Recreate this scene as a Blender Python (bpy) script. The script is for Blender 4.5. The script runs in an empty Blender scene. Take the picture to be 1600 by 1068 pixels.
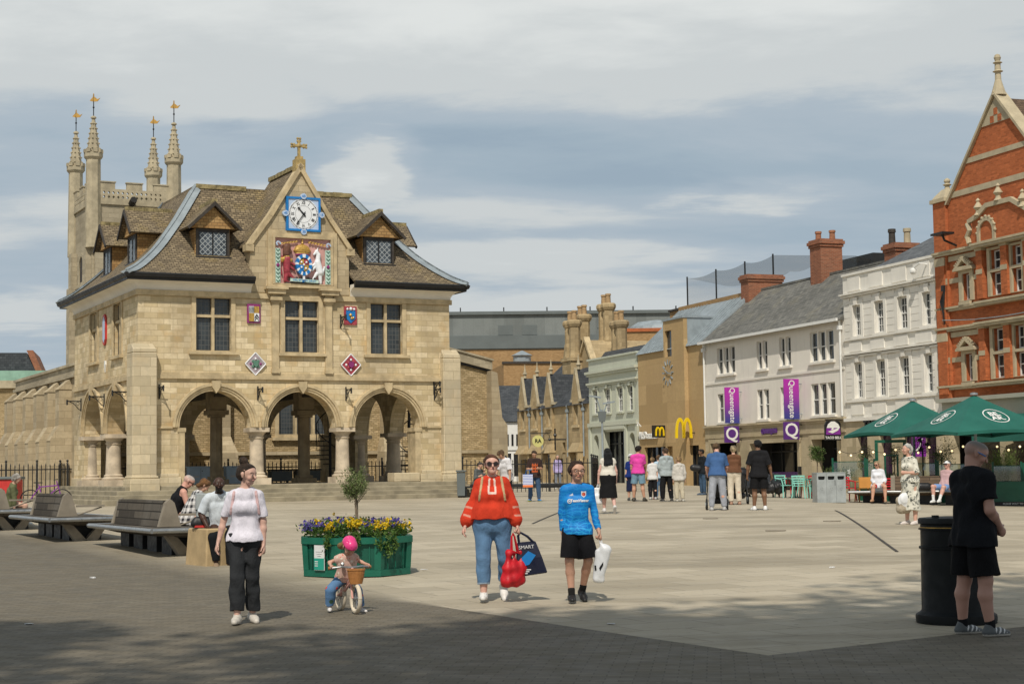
import bpy,bmesh,math,random
import numpy as np
from mathutils import Vector,Matrix
from mathutils.bvhtree import BVHTree
from mathutils.geometry import tessellate_polygon

random.seed(7)
rng = np.random.default_rng(7)
S = bpy.context.scene
COL = S.collection
R = math.radians
PI = math.pi

# ------------------------------------------------------------------ camera
FPX,PITCH,ROLL,CAMZ = 2612.95,0.0767,0.0146,1.6
cam = bpy.data.cameras.new("camera")
cam_ob = bpy.data.objects.new("camera",cam)
COL.objects.link(cam_ob)
cam.sensor_fit = 'HORIZONTAL'
cam.sensor_width = 36.0
cam.lens = FPX / 1600.0 * 36.0
cam.clip_start = 0.1
cam.clip_end = 3000.0
_c,_s = math.cos(ROLL),math.sin(ROLL)
_fw = Vector((0,math.cos(PITCH),math.sin(PITCH)))
_uh = Vector((0,-math.sin(PITCH),math.cos(PITCH)))
_xh = Vector((1,0,0))
_rt = _c * _xh - _s * _uh
_up = _s * _xh + _c * _uh
M = Matrix.Identity(4)
for i in range(3):
 M[i][0] = _rt[i]; M[i][1] = _up[i]; M[i][2] = -_fw[i]
M[2][3] = CAMZ
cam_ob.matrix_world = M
S.camera = cam_ob

# ------------------------------------------------------------------ light
SUN_EL,SUN_AZ = R(51.0),R(-172.0)     # azimuth of the sun measured from +Y towards +X
sd = Vector((math.sin(SUN_AZ) * math.cos(SUN_EL),math.cos(SUN_AZ) * math.cos(SUN_EL),math.sin(SUN_EL)))
sun = bpy.data.lights.new("sun",'SUN')
sun.energy = 4.7
sun.angle = R(0.6)
sun.color = (1.0,0.93,0.82)
sun_ob = bpy.data.objects.new("sun",sun)
COL.objects.link(sun_ob)
sun_ob.location = (-20,-40,60)
sun_ob.rotation_euler = (-sd).to_track_quat('-Z','Y').to_euler()

S.view_settings.view_transform = 'Standard'
S.view_settings.look = 'None'
S.view_settings.exposure = -0.40
S.view_settings.gamma = 1.0
S.render.engine = 'CYCLES'
S.cycles.max_bounces = 5
S.cycles.diffuse_bounces = 3
S.cycles.transparent_max_bounces = 6

world = bpy.data.worlds.new("World")
S.world = world
world.use_nodes = True

def build_sky():
 nt = world.node_tree
 N,L = nt.nodes,nt.links
 N.clear()

 def n(t,**kw):
  x = N.new(t)
  for k,v in kw.items():
   setattr(x,k,v)
  return x

 def math_(op,a,b=None,c=None,clamp=False):
  x = n('ShaderNodeMath',operation=op,use_clamp=clamp)
  for i,v in enumerate((a,b,c)):
   if v is None:
    continue
   if isinstance(v,(int,float)):
    x.inputs[i].default_value = v
   else:
    L.new(v,x.inputs[i])
  return x.outputs[0]

 def mapr(v,a,b,c=0.0,d=1.0):
  x = n('ShaderNodeMapRange',interpolation_type='SMOOTHSTEP')
  L.new(v,x.inputs[0])
  for i,q in enumerate((a,b,c,d)):
   x.inputs[i + 1].default_value = q
  return x.outputs[0]

 def mix(f,a,b):
  x = n('ShaderNodeMix',data_type='RGBA')
  if isinstance(f,(int,float)):
   x.inputs[0].default_value = f
  else:
   L.new(f,x.inputs[0])
  for i,v in ((6,a),(7,b)):
   if isinstance(v,tuple):
    x.inputs[i].default_value = v + (1,)
   else:
    L.new(v,x.inputs[i])
  return x.outputs[2]

 out = n('ShaderNodeOutputWorld')
 bg = n('ShaderNodeBackground')
 L.new(bg.outputs[0],out.inputs[0])
 sky = n('ShaderNodeTexSky',sky_type='NISHITA')
 sky.sun_disc = False
 sky.sun_elevation = SUN_EL
 sky.sun_rotation = SUN_AZ
 sky.dust_density = 2.0
 tc = n('ShaderNodeTexCoord')
 sep = n('ShaderNodeSeparateXYZ')
 L.new(tc.outputs['Generated'],sep.inputs[0])
 X,Y,Z = sep.outputs
 zc = math_('MAXIMUM',Z,0.0)
 # the cloud sheet: directions projected on a flat layer high above
 den = math_('ADD',zc,0.10)
 px = math_('DIVIDE',X,den)
 py = math_('DIVIDE',Y,den)

 def cloud(sx,sy,ox,oy,detail,rough,scale=1.0,dist=0.0):
  cmb = n('ShaderNodeCombineXYZ')
  L.new(math_('MULTIPLY_ADD',px,sx,ox),cmb.inputs[0])
  L.new(math_('MULTIPLY_ADD',py,sy,oy),cmb.inputs[1])
  t = n('ShaderNodeTexNoise')
  t.inputs['Scale'].default_value = scale
  t.inputs['Detail'].default_value = detail
  t.inputs['Roughness'].default_value = rough
  t.inputs['Distortion'].default_value = dist
  L.new(cmb.outputs[0],t.inputs['Vector'])
  return t.outputs['Fac']

 big = cloud(0.36,0.72,3.1,7.3,7,0.52,1.0,0.25)
 mid = cloud(0.95,1.5,11.4,2.7,8,0.58,1.0,0.35)
 fine = cloud(3.6,4.6,1.4,9.2,7,0.6,1.0,0.4)
 f = math_('ADD',math_('MULTIPLY',big,0.62),math_('MULTIPLY',mid,0.27))
 f = math_('ADD',f,math_('MULTIPLY',fine,0.11))
 K = 11.8   # cloud radiance before the 0.1 background strength
 blue = (0.40 * K,0.50 * K,0.585 * K)
 grey = (0.46 * K,0.545 * K,0.62 * K)
 pale = (0.66 * K,0.70 * K,0.71 * K)
 white = (0.82 * K,0.85 * K,0.84 * K)
 # single bright heaps: (bearing x, height z, width, height)
 heap = None
 for hx,hz,wx,wz,am in ((-0.085,0.187,0.026,0.019,0.20),(0.148,0.163,0.060,0.010,0.13),(0.02,0.130,0.085,0.008,0.12),(-0.18,0.218,0.05,0.020,0.10),(-0.30,0.105,0.06,0.016,0.12),(0.03,0.158,0.09,0.012,0.08)):
  dx = math_('MULTIPLY',math_('SUBTRACT',math_('DIVIDE',X,Y),hx),1 / wx)
  dz = math_('MULTIPLY',math_('SUBTRACT',math_('DIVIDE',Z,Y),hz),1 / wz)
  rr = math_('ADD',math_('ADD',math_('MULTIPLY',dx,dx),math_('MULTIPLY',dz,dz)),math_('MULTIPLY_ADD',fine,5.0,-2.4))
  q = math_('MULTIPLY',math_('MULTIPLY',math_('GREATER_THAN',Y,0.0),mapr(rr,-0.3,2.6,1.0,0.0)),am * 0.8)
  heap = q if heap is None else math_('ADD',heap,q)
 f0 = f
 f = math_('ADD',f,math_('MULTIPLY',heap,math_('MULTIPLY_ADD',mid,1.6,0.2)))
 low = math_('MULTIPLY',mapr(Z,0.06,0.11),mapr(Z,0.23,0.15))
 f = math_('SUBTRACT',f,math_('MULTIPLY',low,0.006))
 f = math_('ADD',f,mapr(Z,0.16,0.30,0.0,0.10))
 c = mix(mapr(f,0.415,0.49),blue,grey)
 c = mix(mapr(f,0.485,0.56),c,pale)
 c = mix(mapr(f,0.585,0.68),c,white)
 # unseen sky above the frame, darkened to cut the fill light and deepen shadows
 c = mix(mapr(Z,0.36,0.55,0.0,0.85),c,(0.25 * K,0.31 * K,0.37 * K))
 # breaks of open sky
 c = mix(mapr(f0,0.36,0.42,0.75,1.0),sky.outputs[0],c)
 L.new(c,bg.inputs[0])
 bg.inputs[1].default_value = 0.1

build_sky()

# ------------------------------------------------------------------ ground height and picture helpers
_GY = [-60,10,16,20,27,35,43,52,60,66,75,95,140,400,900]
_GZ = [0,0,0.01,0.04,0.18,0.36,0.47,0.51,0.55,0.58,0.61,0.68,0.78,1.0,1.2]

def gz(x,y):
 v = sum(np.interp(y + d,_GY,_GZ) for d in (-3,-1.5,0,1.5,3)) / 5.0
 t = np.clip((y - 15) / 30.0,0,1)
 return v - 0.04 * np.maximum(0,np.minimum(x,22) - 8) * t

def ray(px,py):
 d = _fw * FPX + _rt * (px - 800.0) - _up * (py - 534.0)
 return d / d.y

def gp(px,py):
 """the point of the ground seen at a place of the 1600 x 1068 photograph"""
 d = ray(px,py)
 y = 6.0
 while y < 250:
  if CAMZ + d.z * y < gz(d.x * y,y):
   break
  y += 0.05
 return Vector((d.x * y,y,float(gz(d.x * y,y))))

def atY(px,py,y):
 d = ray(px,py)
 return Vector((d.x * y,y,CAMZ + d.z * y))

def onground(x,y,dz=0.0):
 return Vector((x,y,float(gz(x,y)) + dz))
# ------------------------------------------------------------------ materials
MATS = {}

class NT:
 def __init__(s,name):
  s.m = bpy.data.materials.new(name)
  s.m.use_nodes = True
  s.t = s.m.node_tree
  s.N,s.L = s.t.nodes,s.t.links
  s.b = s.N['Principled BSDF']
  s.tc = s.N.new('ShaderNodeTexCoord')

 def n(s,t,**kw):
  x = s.N.new(t)
  for k,v in kw.items():
   setattr(x,k,v)
  return x

 def put(s,sock,v):
  if isinstance(v,(int,float)):
   sock.default_value = v
  elif isinstance(v,tuple):
   sock.default_value = v + (1,) if len(v) == 3 and sock.type == 'RGBA' else v
  else:
   s.L.new(v,sock)

 def math(s,op,a,b=None,c=None,clamp=False):
  x = s.n('ShaderNodeMath',operation=op,use_clamp=clamp)
  for i,v in enumerate((a,b,c)):
   if v is not None:
    s.put(x.inputs[i],v)
  return x.outputs[0]

 def mapr(s,v,a,b,c=0.0,d=1.0):
  x = s.n('ShaderNodeMapRange',interpolation_type='SMOOTHSTEP')
  s.put(x.inputs[0],v)
  for i,q in enumerate((a,b,c,d)):
   x.inputs[i + 1].default_value = q
  return x.outputs[0]

 def mix(s,f,a,b,blend='MIX'):
  x = s.n('ShaderNodeMix',data_type='RGBA',blend_type=blend)
  s.put(x.inputs[0],f)
  s.put(x.inputs[6],a)
  s.put(x.inputs[7],b)
  return x.outputs[2]

 def noise(s,scale,detail=4,rough=0.55,vec=None,dist=0.0):
  x = s.n('ShaderNodeTexNoise')
  x.inputs['Scale'].default_value = scale
  x.inputs['Detail'].default_value = detail
  x.inputs['Roughness'].default_value = rough
  x.inputs['Distortion'].default_value = dist
  s.L.new(vec if vec is not None else s.tc.outputs['Object'],x.inputs['Vector'])
  return x.outputs['Fac']

 def vec(s,src=None,scale=(1,1,1),rot=(0,0,0),loc=(0,0,0)):
  x = s.n('ShaderNodeMapping')
  s.L.new(src if src is not None else s.tc.outputs['Object'],x.inputs['Vector'])
  x.inputs['Scale'].default_value = scale
  x.inputs['Rotation'].default_value = rot
  x.inputs['Location'].default_value = loc
  return x.outputs[0]

 def bump(s,h,strength=0.3,dist=0.02):
  x = s.n('ShaderNodeBump')
  x.inputs['Strength'].default_value = strength
  x.inputs['Distance'].default_value = dist
  s.L.new(h,x.inputs['Height'])
  s.L.new(x.outputs[0],s.b.inputs['Normal'])

 def done(s,color=None,rough=None,metal=None,spec=None):
  if color is not None:
   s.put(s.b.inputs['Base Color'],color)
  if rough is not None:
   s.put(s.b.inputs['Roughness'],rough)
  if metal is not None:
   s.put(s.b.inputs['Metallic'],metal)
  if spec is not None:
   s.b.inputs['Specular IOR Level'].default_value = spec
  MATS[s.m.name] = s.m
  return s.m

def sc(c,f):
 return tuple(min(1.0,x * f) for x in c)

def plain(name,c,rough=0.6,var=0.18,scale=3.0,bump=0.15,metal=0.0,spec=0.4,streak=0.0,fine=40.0):
 t = NT(name)
 f = t.mapr(t.noise(scale,5,0.6),0.3,0.7)
 col = t.mix(f,sc(c,1 - var),sc(c,1 + var * 0.6))
 if streak:
  f2 = t.mapr(t.noise(1.0,4,0.6,t.vec(scale=(3.0,3.0,0.35))),0.5,0.75)
  col = t.mix(t.math('MULTIPLY',f2,streak),col,sc(c,0.45))
 if bump:
  t.bump(t.noise(fine,3),bump,0.01)
 r = t.mapr(t.noise(scale * 2.3,3),0.3,0.7,max(0.02,rough - 0.1),min(1,rough + 0.1))
 return t.done(col,r,metal,spec)

def bricks(name,c1,c2,mortar,w,h,ms=0.012,stain=0.35,stain_c=None,rough=0.85,bump=0.5,warp=0.0,tint=None,tint_amt=0.0,big=0.35,outl=0.3):
 """coursed masonry or tiling laid on the UV map (metres)"""
 t = NT(name)
 uv = t.tc.outputs['UV']
 if warp:
  nz = t.n('ShaderNodeTexNoise')
  nz.inputs['Scale'].default_value = 2.2
  t.L.new(uv,nz.inputs['Vector'])
  mx = t.n('ShaderNodeMix',data_type='VECTOR')
  mx.inputs[0].default_value = warp
  t.L.new(uv,mx.inputs[4])
  ad = t.n('ShaderNodeVectorMath',operation='ADD')
  t.L.new(uv,ad.inputs[0])
  t.L.new(nz.outputs['Color'],ad.inputs[1])
  t.L.new(ad.outputs[0],mx.inputs[5])
  uv = mx.outputs[1]
 b = t.n('ShaderNodeTexBrick')
 t.L.new(uv,b.inputs['Vector'])
 b.inputs['Color1'].default_value = (0,0,0,1)
 b.inputs['Color2'].default_value = (1,1,1,1)
 b.inputs['Mortar'].default_value = (0.5,0.5,0.5,1)
 b.inputs['Scale'].default_value = 1.0
 b.inputs['Mortar Size'].default_value = ms
 b.inputs['Mortar Smooth'].default_value = 0.4
 b.inputs['Brick Width'].default_value = w
 b.inputs['Row Height'].default_value = h
 col = t.mix(b.outputs['Color'],c1,c2)
 if outl:
  col = t.mix(t.math('MULTIPLY',t.math('GREATER_THAN',b.outputs['Color'],0.84),outl),col,sc(c2,1.2))
  col = t.mix(t.math('MULTIPLY',t.math('LESS_THAN',b.outputs['Color'],0.17),outl),col,sc(c1,0.66))
 if tint:
  f = t.mapr(t.noise(0.9,4,0.6),0.52,0.68)
  col = t.mix(t.math('MULTIPLY',f,tint_amt),col,tint)
 f = t.mapr(t.noise(6.0,4,0.65),0.35,0.7)
 col = t.mix(t.math('MULTIPLY',f,0.35),col,sc(c1,0.75))
 f = t.mapr(t.noise(big,5,0.6),0.42,0.68)
 col = t.mix(t.math('MULTIPLY',f,stain),col,stain_c or sc(c1,0.5))
 f = t.mapr(t.noise(1.0,4,0.6,t.vec(scale=(2.5,2.5,0.25))),0.52,0.75)
 col = t.mix(t.math('MULTIPLY',f,stain * 0.8),col,stain_c or sc(c1,0.45))
 col = t.mix(t.math('MULTIPLY',b.outputs['Fac'],0.8),col,mortar)
 h_ = t.math('MULTIPLY_ADD',t.noise(25,4,0.6),0.4,t.math('MULTIPLY',b.outputs['Fac'],-1.0))
 t.bump(h_,bump,0.015)
 return t.done(col,rough,0,0.25)

STONE = (0.53,0.40,0.22)
m_ashlar = bricks("ashlar_stone",(0.60,0.475,0.27),(0.78,0.655,0.44),(0.40,0.315,0.19),0.50,0.215,0.009,
    stain=0.5,stain_c=(0.25,0.20,0.135),tint=(0.60,0.38,0.15),tint_amt=0.55,warp=0.035)
m_pier = bricks("pale_ashlar",(0.56,0.47,0.31),(0.64,0.54,0.37),(0.34,0.28,0.18),0.75,0.36,0.009,
    stain=0.40,stain_c=(0.34,0.31,0.25),tint=(0.60,0.44,0.24),tint_amt=0.4,warp=0.02)
m_rubble = bricks("rubble_stone",(0.40,0.30,0.155),(0.60,0.46,0.27),(0.27,0.20,0.11),0.25,0.10,0.014,
    stain=0.35,warp=0.17,bump=0.9)
m_trim = plain("dressed_stone",(0.54,0.43,0.26),0.8,0.25,2.5,0.35,streak=0.35)
m_step = plain("worn_step_stone",(0.30,0.26,0.18),0.8,0.3,1.6,0.4)
m_towers = bricks("tower_ashlar",(0.385,0.33,0.23),(0.485,0.42,0.30),(0.28,0.235,0.16),0.7,0.30,0.008,
    stain=0.45,stain_c=(0.21,0.18,0.13),big=0.2)
m_tower_trim = plain("tower_trim_stone",(0.425,0.365,0.25),0.85,0.25,1.5,0.3)
m_aisle = bricks("aisle_ashlar",(0.42,0.34,0.215),(0.52,0.43,0.285),(0.28,0.22,0.14),0.8,0.30,0.008,
    stain=0.45,stain_c=(0.26,0.22,0.16),big=0.3)
m_tile = bricks("stone_roof_tiles",(0.165,0.128,0.082),(0.32,0.25,0.155),(0.07,0.054,0.036),0.20,0.115,0.017,
    stain=0.5,stain_c=(0.13,0.105,0.075),tint=(0.34,0.25,0.09),tint_amt=0.45,bump=1.0,warp=0.03)
m_lichen = plain("lichened_ridge_stone",(0.29,0.235,0.115),0.9,0.5,5.0,0.4)
m_shingle = bricks("orange_shingles",(0.36,0.20,0.075),(0.52,0.34,0.15),(0.16,0.10,0.05),0.22,0.12,0.012,stain=0.3)
m_lead = plain("lead_sheet",(0.30,0.345,0.37),0.5,0.18,2.0,0.1,metal=0.15)
m_plaster = plain("white_plaster",(0.84,0.80,0.71),0.8,0.08,0.8,0.06)
m_gutter = plain("black_gutter_paint",(0.018,0.018,0.019),0.45,0.2,3,0.05)
m_iron = plain("black_iron",(0.016,0.017,0.018),0.5,0.2,5,0.1)
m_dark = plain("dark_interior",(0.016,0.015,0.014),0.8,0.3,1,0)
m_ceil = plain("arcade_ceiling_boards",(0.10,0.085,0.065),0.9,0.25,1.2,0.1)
m_gold = plain("gilded_metal",(0.62,0.36,0.09),0.4,0.15,4,0.05,metal=0.4)
m_white = plain("white_paint",(0.76,0.76,0.73),0.5,0.05,3,0.04)
m_timber_dark = plain("dark_timber",(0.05,0.042,0.035),0.7,0.3,6,0.2)

def glass(name,c=(0.020,0.024,0.027),rough=0.08,lattice=None,lead=(0.16,0.17,0.17),ms=0.016):
 t = NT(name)
 col = t.mix(t.mapr(t.noise(1.3,3),0.35,0.7),c,sc(c,2.2))
 r = rough
 if lattice:
  b = t.n('ShaderNodeTexBrick',offset=0.0)
  v = t.vec(t.tc.outputs['UV'],rot=(0,0,R(lattice[2])))
  if lattice[2]:
   v = t.vec(v,scale=(1.0,1.0,1.0))
  t.L.new(v,b.inputs['Vector'])
  b.inputs['Color1'].default_value = (0,0,0,1)
  b.inputs['Color2'].default_value = (1,1,1,1)
  b.inputs['Scale'].default_value = 1.0
  b.inputs['Mortar Size'].default_value = ms
  b.inputs['Brick Width'].default_value = lattice[0]
  b.inputs['Row Height'].default_value = lattice[1]
  col = t.mix(t.math('MULTIPLY',b.outputs['Color'],0.9),col,sc(c,2.6))
  col = t.mix(b.outputs['Fac'],col,lead)
  r = t.math('MULTIPLY_ADD',b.outputs['Fac'],0.5,t.math('MULTIPLY_ADD',b.outputs['Color'],0.10,rough))
  t.bump(t.math('ADD',t.noise(5,2),b.outputs['Color']),0.12,0.02)
 else:
  t.bump(t.noise(1.6,2),0.04,0.05)
 return t.done(col,r,0,0.6)

m_glass = glass("window_glass")
m_leaded = glass("leaded_glass",(0.020,0.024,0.026),0.14,(0.145,0.185,0),(0.085,0.088,0.085),0.011)
m_diamond = glass("diamond_leaded_glass",(0.035,0.043,0.052),0.16,(0.15,0.15,45),(0.36,0.39,0.40),0.013)
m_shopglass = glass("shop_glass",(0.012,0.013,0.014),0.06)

def attr_mat(name,rough=0.75,spec=0.25,weave=0.12,var=0.10,fold=False):
 t = NT(name)
 a = t.n('ShaderNodeAttribute',attribute_name='Col')
 v = t.mapr(t.noise(7,4),0.3,0.7,1 - var,1 + var * 0.6)
 hs = t.n('ShaderNodeHueSaturation')
 t.L.new(a.outputs['Color'],hs.inputs['Color'])
 t.L.new(v,hs.inputs['Value'])
 hgt = t.math('ADD',t.noise(16,4),t.math('MULTIPLY',t.noise(220,2),0.35))
 if fold:
  hgt = t.math('ADD',hgt,t.math('MULTIPLY',t.noise(1.0,3,0.55,t.vec(rot=(0.3,0.5,0.2),scale=(70,70,14) if fold == "hair" else (16,16,6)),1.4),1.8))
 t.bump(hgt,weave,0.014)
 return t.done(hs.outputs[0],rough,0,spec)

m_cloth = attr_mat("woven_cloth",0.85,0.15,0.5,0.12,True)
m_skin = attr_mat("skin",0.5,0.35,0.05,0.05)
m_hair = attr_mat("hair",0.6,0.3,1.0,0.65,"hair")
m_leather = attr_mat("shoe_leather",0.5,0.4,0.1,0.08)
# ------------------------------------------------------------------ mesh helpers
def prop(o,label=None,cat=None,group=None,kind=None):
 if label: o['label'] = label
 if cat: o['category'] = cat
 if group: o['group'] = group
 if kind: o['kind'] = kind
 return o

def empty(name,label,cat,loc=(0,0,0),rz=0.0,group=None):
 o = bpy.data.objects.new(name,None)
 COL.objects.link(o)
 o.empty_display_size = 0.2
 o.location = loc
 o.rotation_euler = (0,0,rz)
 return prop(o,label,cat,group)

def uv_box(me,custom=None):
 nl = len(me.loops)
 if nl == 0:
  return
 co = np.empty(len(me.vertices) * 3,np.float32); me.vertices.foreach_get('co',co); co = co.reshape(-1,3)
 li = np.empty(nl,np.int32); me.loops.foreach_get('vertex_index',li)
 npoly = len(me.polygons)
 nrm = np.empty(npoly * 3,np.float32); me.polygons.foreach_get('normal',nrm); nrm = nrm.reshape(-1,3)
 tot = np.empty(npoly,np.int32); me.polygons.foreach_get('loop_total',tot)
 nn = np.repeat(nrm,tot,axis=0)
 p = co[li]
 h = np.hypot(nn[:,0],nn[:,1])
 flat = h < 0.2
 ux = np.where(flat,1.0,-nn[:,1] / np.maximum(h,1e-6))
 uy = np.where(flat,0.0,nn[:,0] / np.maximum(h,1e-6))
 snap = (~flat) & (np.abs(nn[:,1]) > 0.97 * h)
 ux = np.where(snap,1.0,ux); uy = np.where(snap,0.0,uy)
 snap = (~flat) & (np.abs(nn[:,0]) > 0.97 * h)
 ux = np.where(snap,0.0,ux); uy = np.where(snap,1.0,uy)
 u = p[:,0] * ux + p[:,1] * uy
 v = np.where(flat,p[:,1],p[:,2] / np.maximum(h,0.3))
 l = me.uv_layers.new(name="UVMap")
 l.data.foreach_set('uv',np.stack([u,v],1).astype(np.float32).ravel())

class MB:
 def __init__(s):
  s.v,s.f,s.m = [],[],[]
  s.mi = 0

 def add(s,vs,fs,tf=None):
  o = len(s.v)
  if tf:
   vs = [tf(*p) for p in vs]
  s.v.extend([tuple(p) for p in vs])
  for f in fs:
   s.f.append(tuple(i + o for i in f))
   s.m.append(s.mi)
  return s

 def box(s,x0,x1,y0,y1,z0,z1,tf=None):
  vs = [(x0,y0,z0),(x1,y0,z0),(x1,y1,z0),(x0,y1,z0),(x0,y0,z1),(x1,y0,z1),(x1,y1,z1),(x0,y1,z1)]
  return s.add(vs,[(0,3,2,1),(4,5,6,7),(0,1,5,4),(1,2,6,5),(2,3,7,6),(3,0,4,7)],tf)

 def cbox(s,c,sz,rz=0.0,tf=None):
  a,b = math.cos(rz),math.sin(rz)
  hx,hy,hz = sz[0] / 2,sz[1] / 2,sz[2] / 2

  def q(x,y,z):
   r = (c[0] + a * x - b * y,c[1] + b * x + a * y,c[2] + z)
   return tf(*r) if tf else r
  return s.box(-hx,hx,-hy,hy,-hz,hz,q)

 def loft(s,rings,cap=True,closed=True,tf=None):
  n = len(rings[0])
  vs = [p for r in rings for p in r]
  fs = []
  for i in range(len(rings) - 1):
   for j in range(n if closed else n - 1):
    k = (j + 1) % n
    fs.append((i * n + j,i * n + k,(i + 1) * n + k,(i + 1) * n + j))
  if cap:
   fs.append(tuple(range(n - 1,-1,-1)))
   fs.append(tuple((len(rings) - 1) * n + j for j in range(n)))
  return s.add(vs,fs,tf)

 def lathe(s,prof,n=16,c=(0,0,0),tf=None,ph=0.0,sx=1.0,sy=1.0):
  rings = [[(c[0] + sx * r * math.cos(2 * PI * k / n + ph),c[1] + sy * r * math.sin(2 * PI * k / n + ph),c[2] + z) for k in range(n)] for r,z in prof]
  return s.loft(rings,True,True,tf)

 def tube(s,pts,r,n=8,tf=None,r1=None):
  pts = [Vector(p) for p in pts]
  rings = []
  up = Vector((0.12,0.31,1)).normalized()
  for i,p in enumerate(pts):
   d = (pts[min(i + 1,len(pts) - 1)] - pts[max(i - 1,0)]).normalized()
   a = d.cross(up)
   if a.length < 1e-3:
    a = d.cross(Vector((1,0,0)))
   a.normalize(); b = d.cross(a)
   rr = r if r1 is None else r + (r1 - r) * i / (len(pts) - 1)
   rings.append([tuple(p + (a * math.cos(2 * PI * k / n) + b * math.sin(2 * PI * k / n)) * rr) for k in range(n)])
  return s.loft(rings,True,True,tf)

 def prism(s,poly,y0,y1,holes=(),tf=None):
  """polygon in (x, z) with holes, from depth y0 to y1"""
  loops = [list(poly)] + [list(h) for h in holes]
  pts = [p for l in loops for p in l]
  n = len(pts)
  if len(loops) == 1 and n <= 4:
   tris = [tuple(range(n))]
  else:
   tris = tessellate_polygon([[Vector((p[0],p[1],0)) for p in l] for l in loops])
  vs = [(p[0],y0,p[1]) for p in pts] + [(p[0],y1,p[1]) for p in pts]
  fs = [tuple(t) for t in tris] + [tuple(i + n for i in reversed(t)) for t in tris]
  o = 0
  for l in loops:
   k = len(l)
   for i in range(k):
    j = (i + 1) % k
    fs.append((o + i,o + j,o + j + n,o + i + n))
   o += k
  return s.add(vs,fs,tf)

 def sphere(s,c,r,n=10,sz=(1,1,1),tf=None):
  m = max(4,n // 2)
  prof = [(max(0.02,math.sin(PI * i / m)) * r,-math.cos(PI * i / m) * r) for i in range(m + 1)]
  rings = [[(c[0] + sz[0] * q * math.cos(2 * PI * k / n),c[1] + sz[1] * q * math.sin(2 * PI * k / n),c[2] + sz[2] * z) for k in range(n)] for q,z in prof]
  return s.loft(rings,True,True,tf)

 def build(s,name,mats,parent=None,smooth=False,loc=None,rz=0.0,recalc=True,bevel=0.0,label=None):
  me = bpy.data.meshes.new(name)
  me.from_pydata(s.v,[],s.f)
  if not isinstance(mats,(list,tuple)):
   mats = [mats]
  for m in mats:
   me.materials.append(m)
  if len(mats) > 1:
   me.polygons.foreach_set('material_index',s.m)
  if recalc or bevel:
   bm = bmesh.new(); bm.from_mesh(me)
   if recalc:
    bmesh.ops.recalc_face_normals(bm,faces=bm.faces)
   if bevel:
    ed = [e for e in bm.edges if e.is_manifold and e.calc_face_angle(0) > 0.6]
    bmesh.ops.bevel(bm,geom=ed,offset=bevel,segments=1,affect='EDGES',clamp_overlap=True)
   bm.to_mesh(me); bm.free()
  me.update()
  uv_box(me)
  if smooth:
   me.polygons.foreach_set('use_smooth',[True] * len(me.polygons))
   if smooth != 'all':
    try:
     me.set_sharp_from_angle(angle=R(40))
    except Exception:
     pass
  o = bpy.data.objects.new(name,me)
  COL.objects.link(o)
  if parent:
   o.parent = parent
  if loc is not None:
   o.location = loc
  if rz:
   o.rotation_euler = (0,0,rz)
  if label:
   o['label'] = label
  return o

def sideways(a,d,z):        # a wall drawn along x laid along y instead: depth becomes x
 return (d,a,z)

def arch(cx,r,zb,zs,n=18,pz=1.0):
 p = [(cx - r,zb),(cx + r,zb)]
 for i in range(n + 1):
  a = PI * i / n
  p.append((cx + r * math.cos(a),zs + pz * r * math.sin(a)))
 return p

def rect(x0,x1,z0,z1):
 return [(x0,z0),(x1,z0),(x1,z1),(x0,z1)]

def copy_tree(o,parent=None):
 c = o.copy()
 COL.objects.link(c)
 if parent:
  c.parent = parent
 for ch in o.children:
  copy_tree(ch,c)
 return c

def text_poly(s,size,ext=0.01,align='CENTER',bold=0.0,shear=0.0,spacing=1.0):
 """lettering standing in the x-z plane, facing -y; returns vertices and faces"""
 cu = bpy.data.curves.new("lettering",'FONT')
 cu.body = s
 cu.size = size
 cu.extrude = ext
 cu.offset = bold
 cu.shear = shear
 cu.space_character = spacing
 cu.resolution_u = 3
 cu.align_x = align
 cu.align_y = 'CENTER'
 ob = bpy.data.objects.new("lettering",cu)
 COL.objects.link(ob)
 dg = bpy.context.evaluated_depsgraph_get()
 me = bpy.data.meshes.new_from_object(ob.evaluated_get(dg))
 vs = [(v.co.x,-v.co.z,v.co.y) for v in me.vertices]
 fs = [tuple(p.vertices) for p in me.polygons]
 bpy.data.objects.remove(ob)
 bpy.data.curves.remove(cu)
 bpy.data.meshes.remove(me)
 return vs,fs

def letters(name,s,size,mat,parent,at,rz=0.0,ext=0.01,tilt=0.0,sx=1.0,**kw):
 vs,fs = text_poly(s,size,ext,**kw)
 ct,st = math.cos(tilt),math.sin(tilt)
 cr,sr = math.cos(rz),math.sin(rz)

 def q(x,y,z):
  x *= sx
  x,z = ct * x - st * z,st * x + ct * z
  return (at[0] + cr * x - sr * y,at[1] + sr * x + cr * y,at[2] + z)
 return MB().add([q(*v) for v in vs],fs).build(name,mat,parent,recalc=False)
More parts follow.
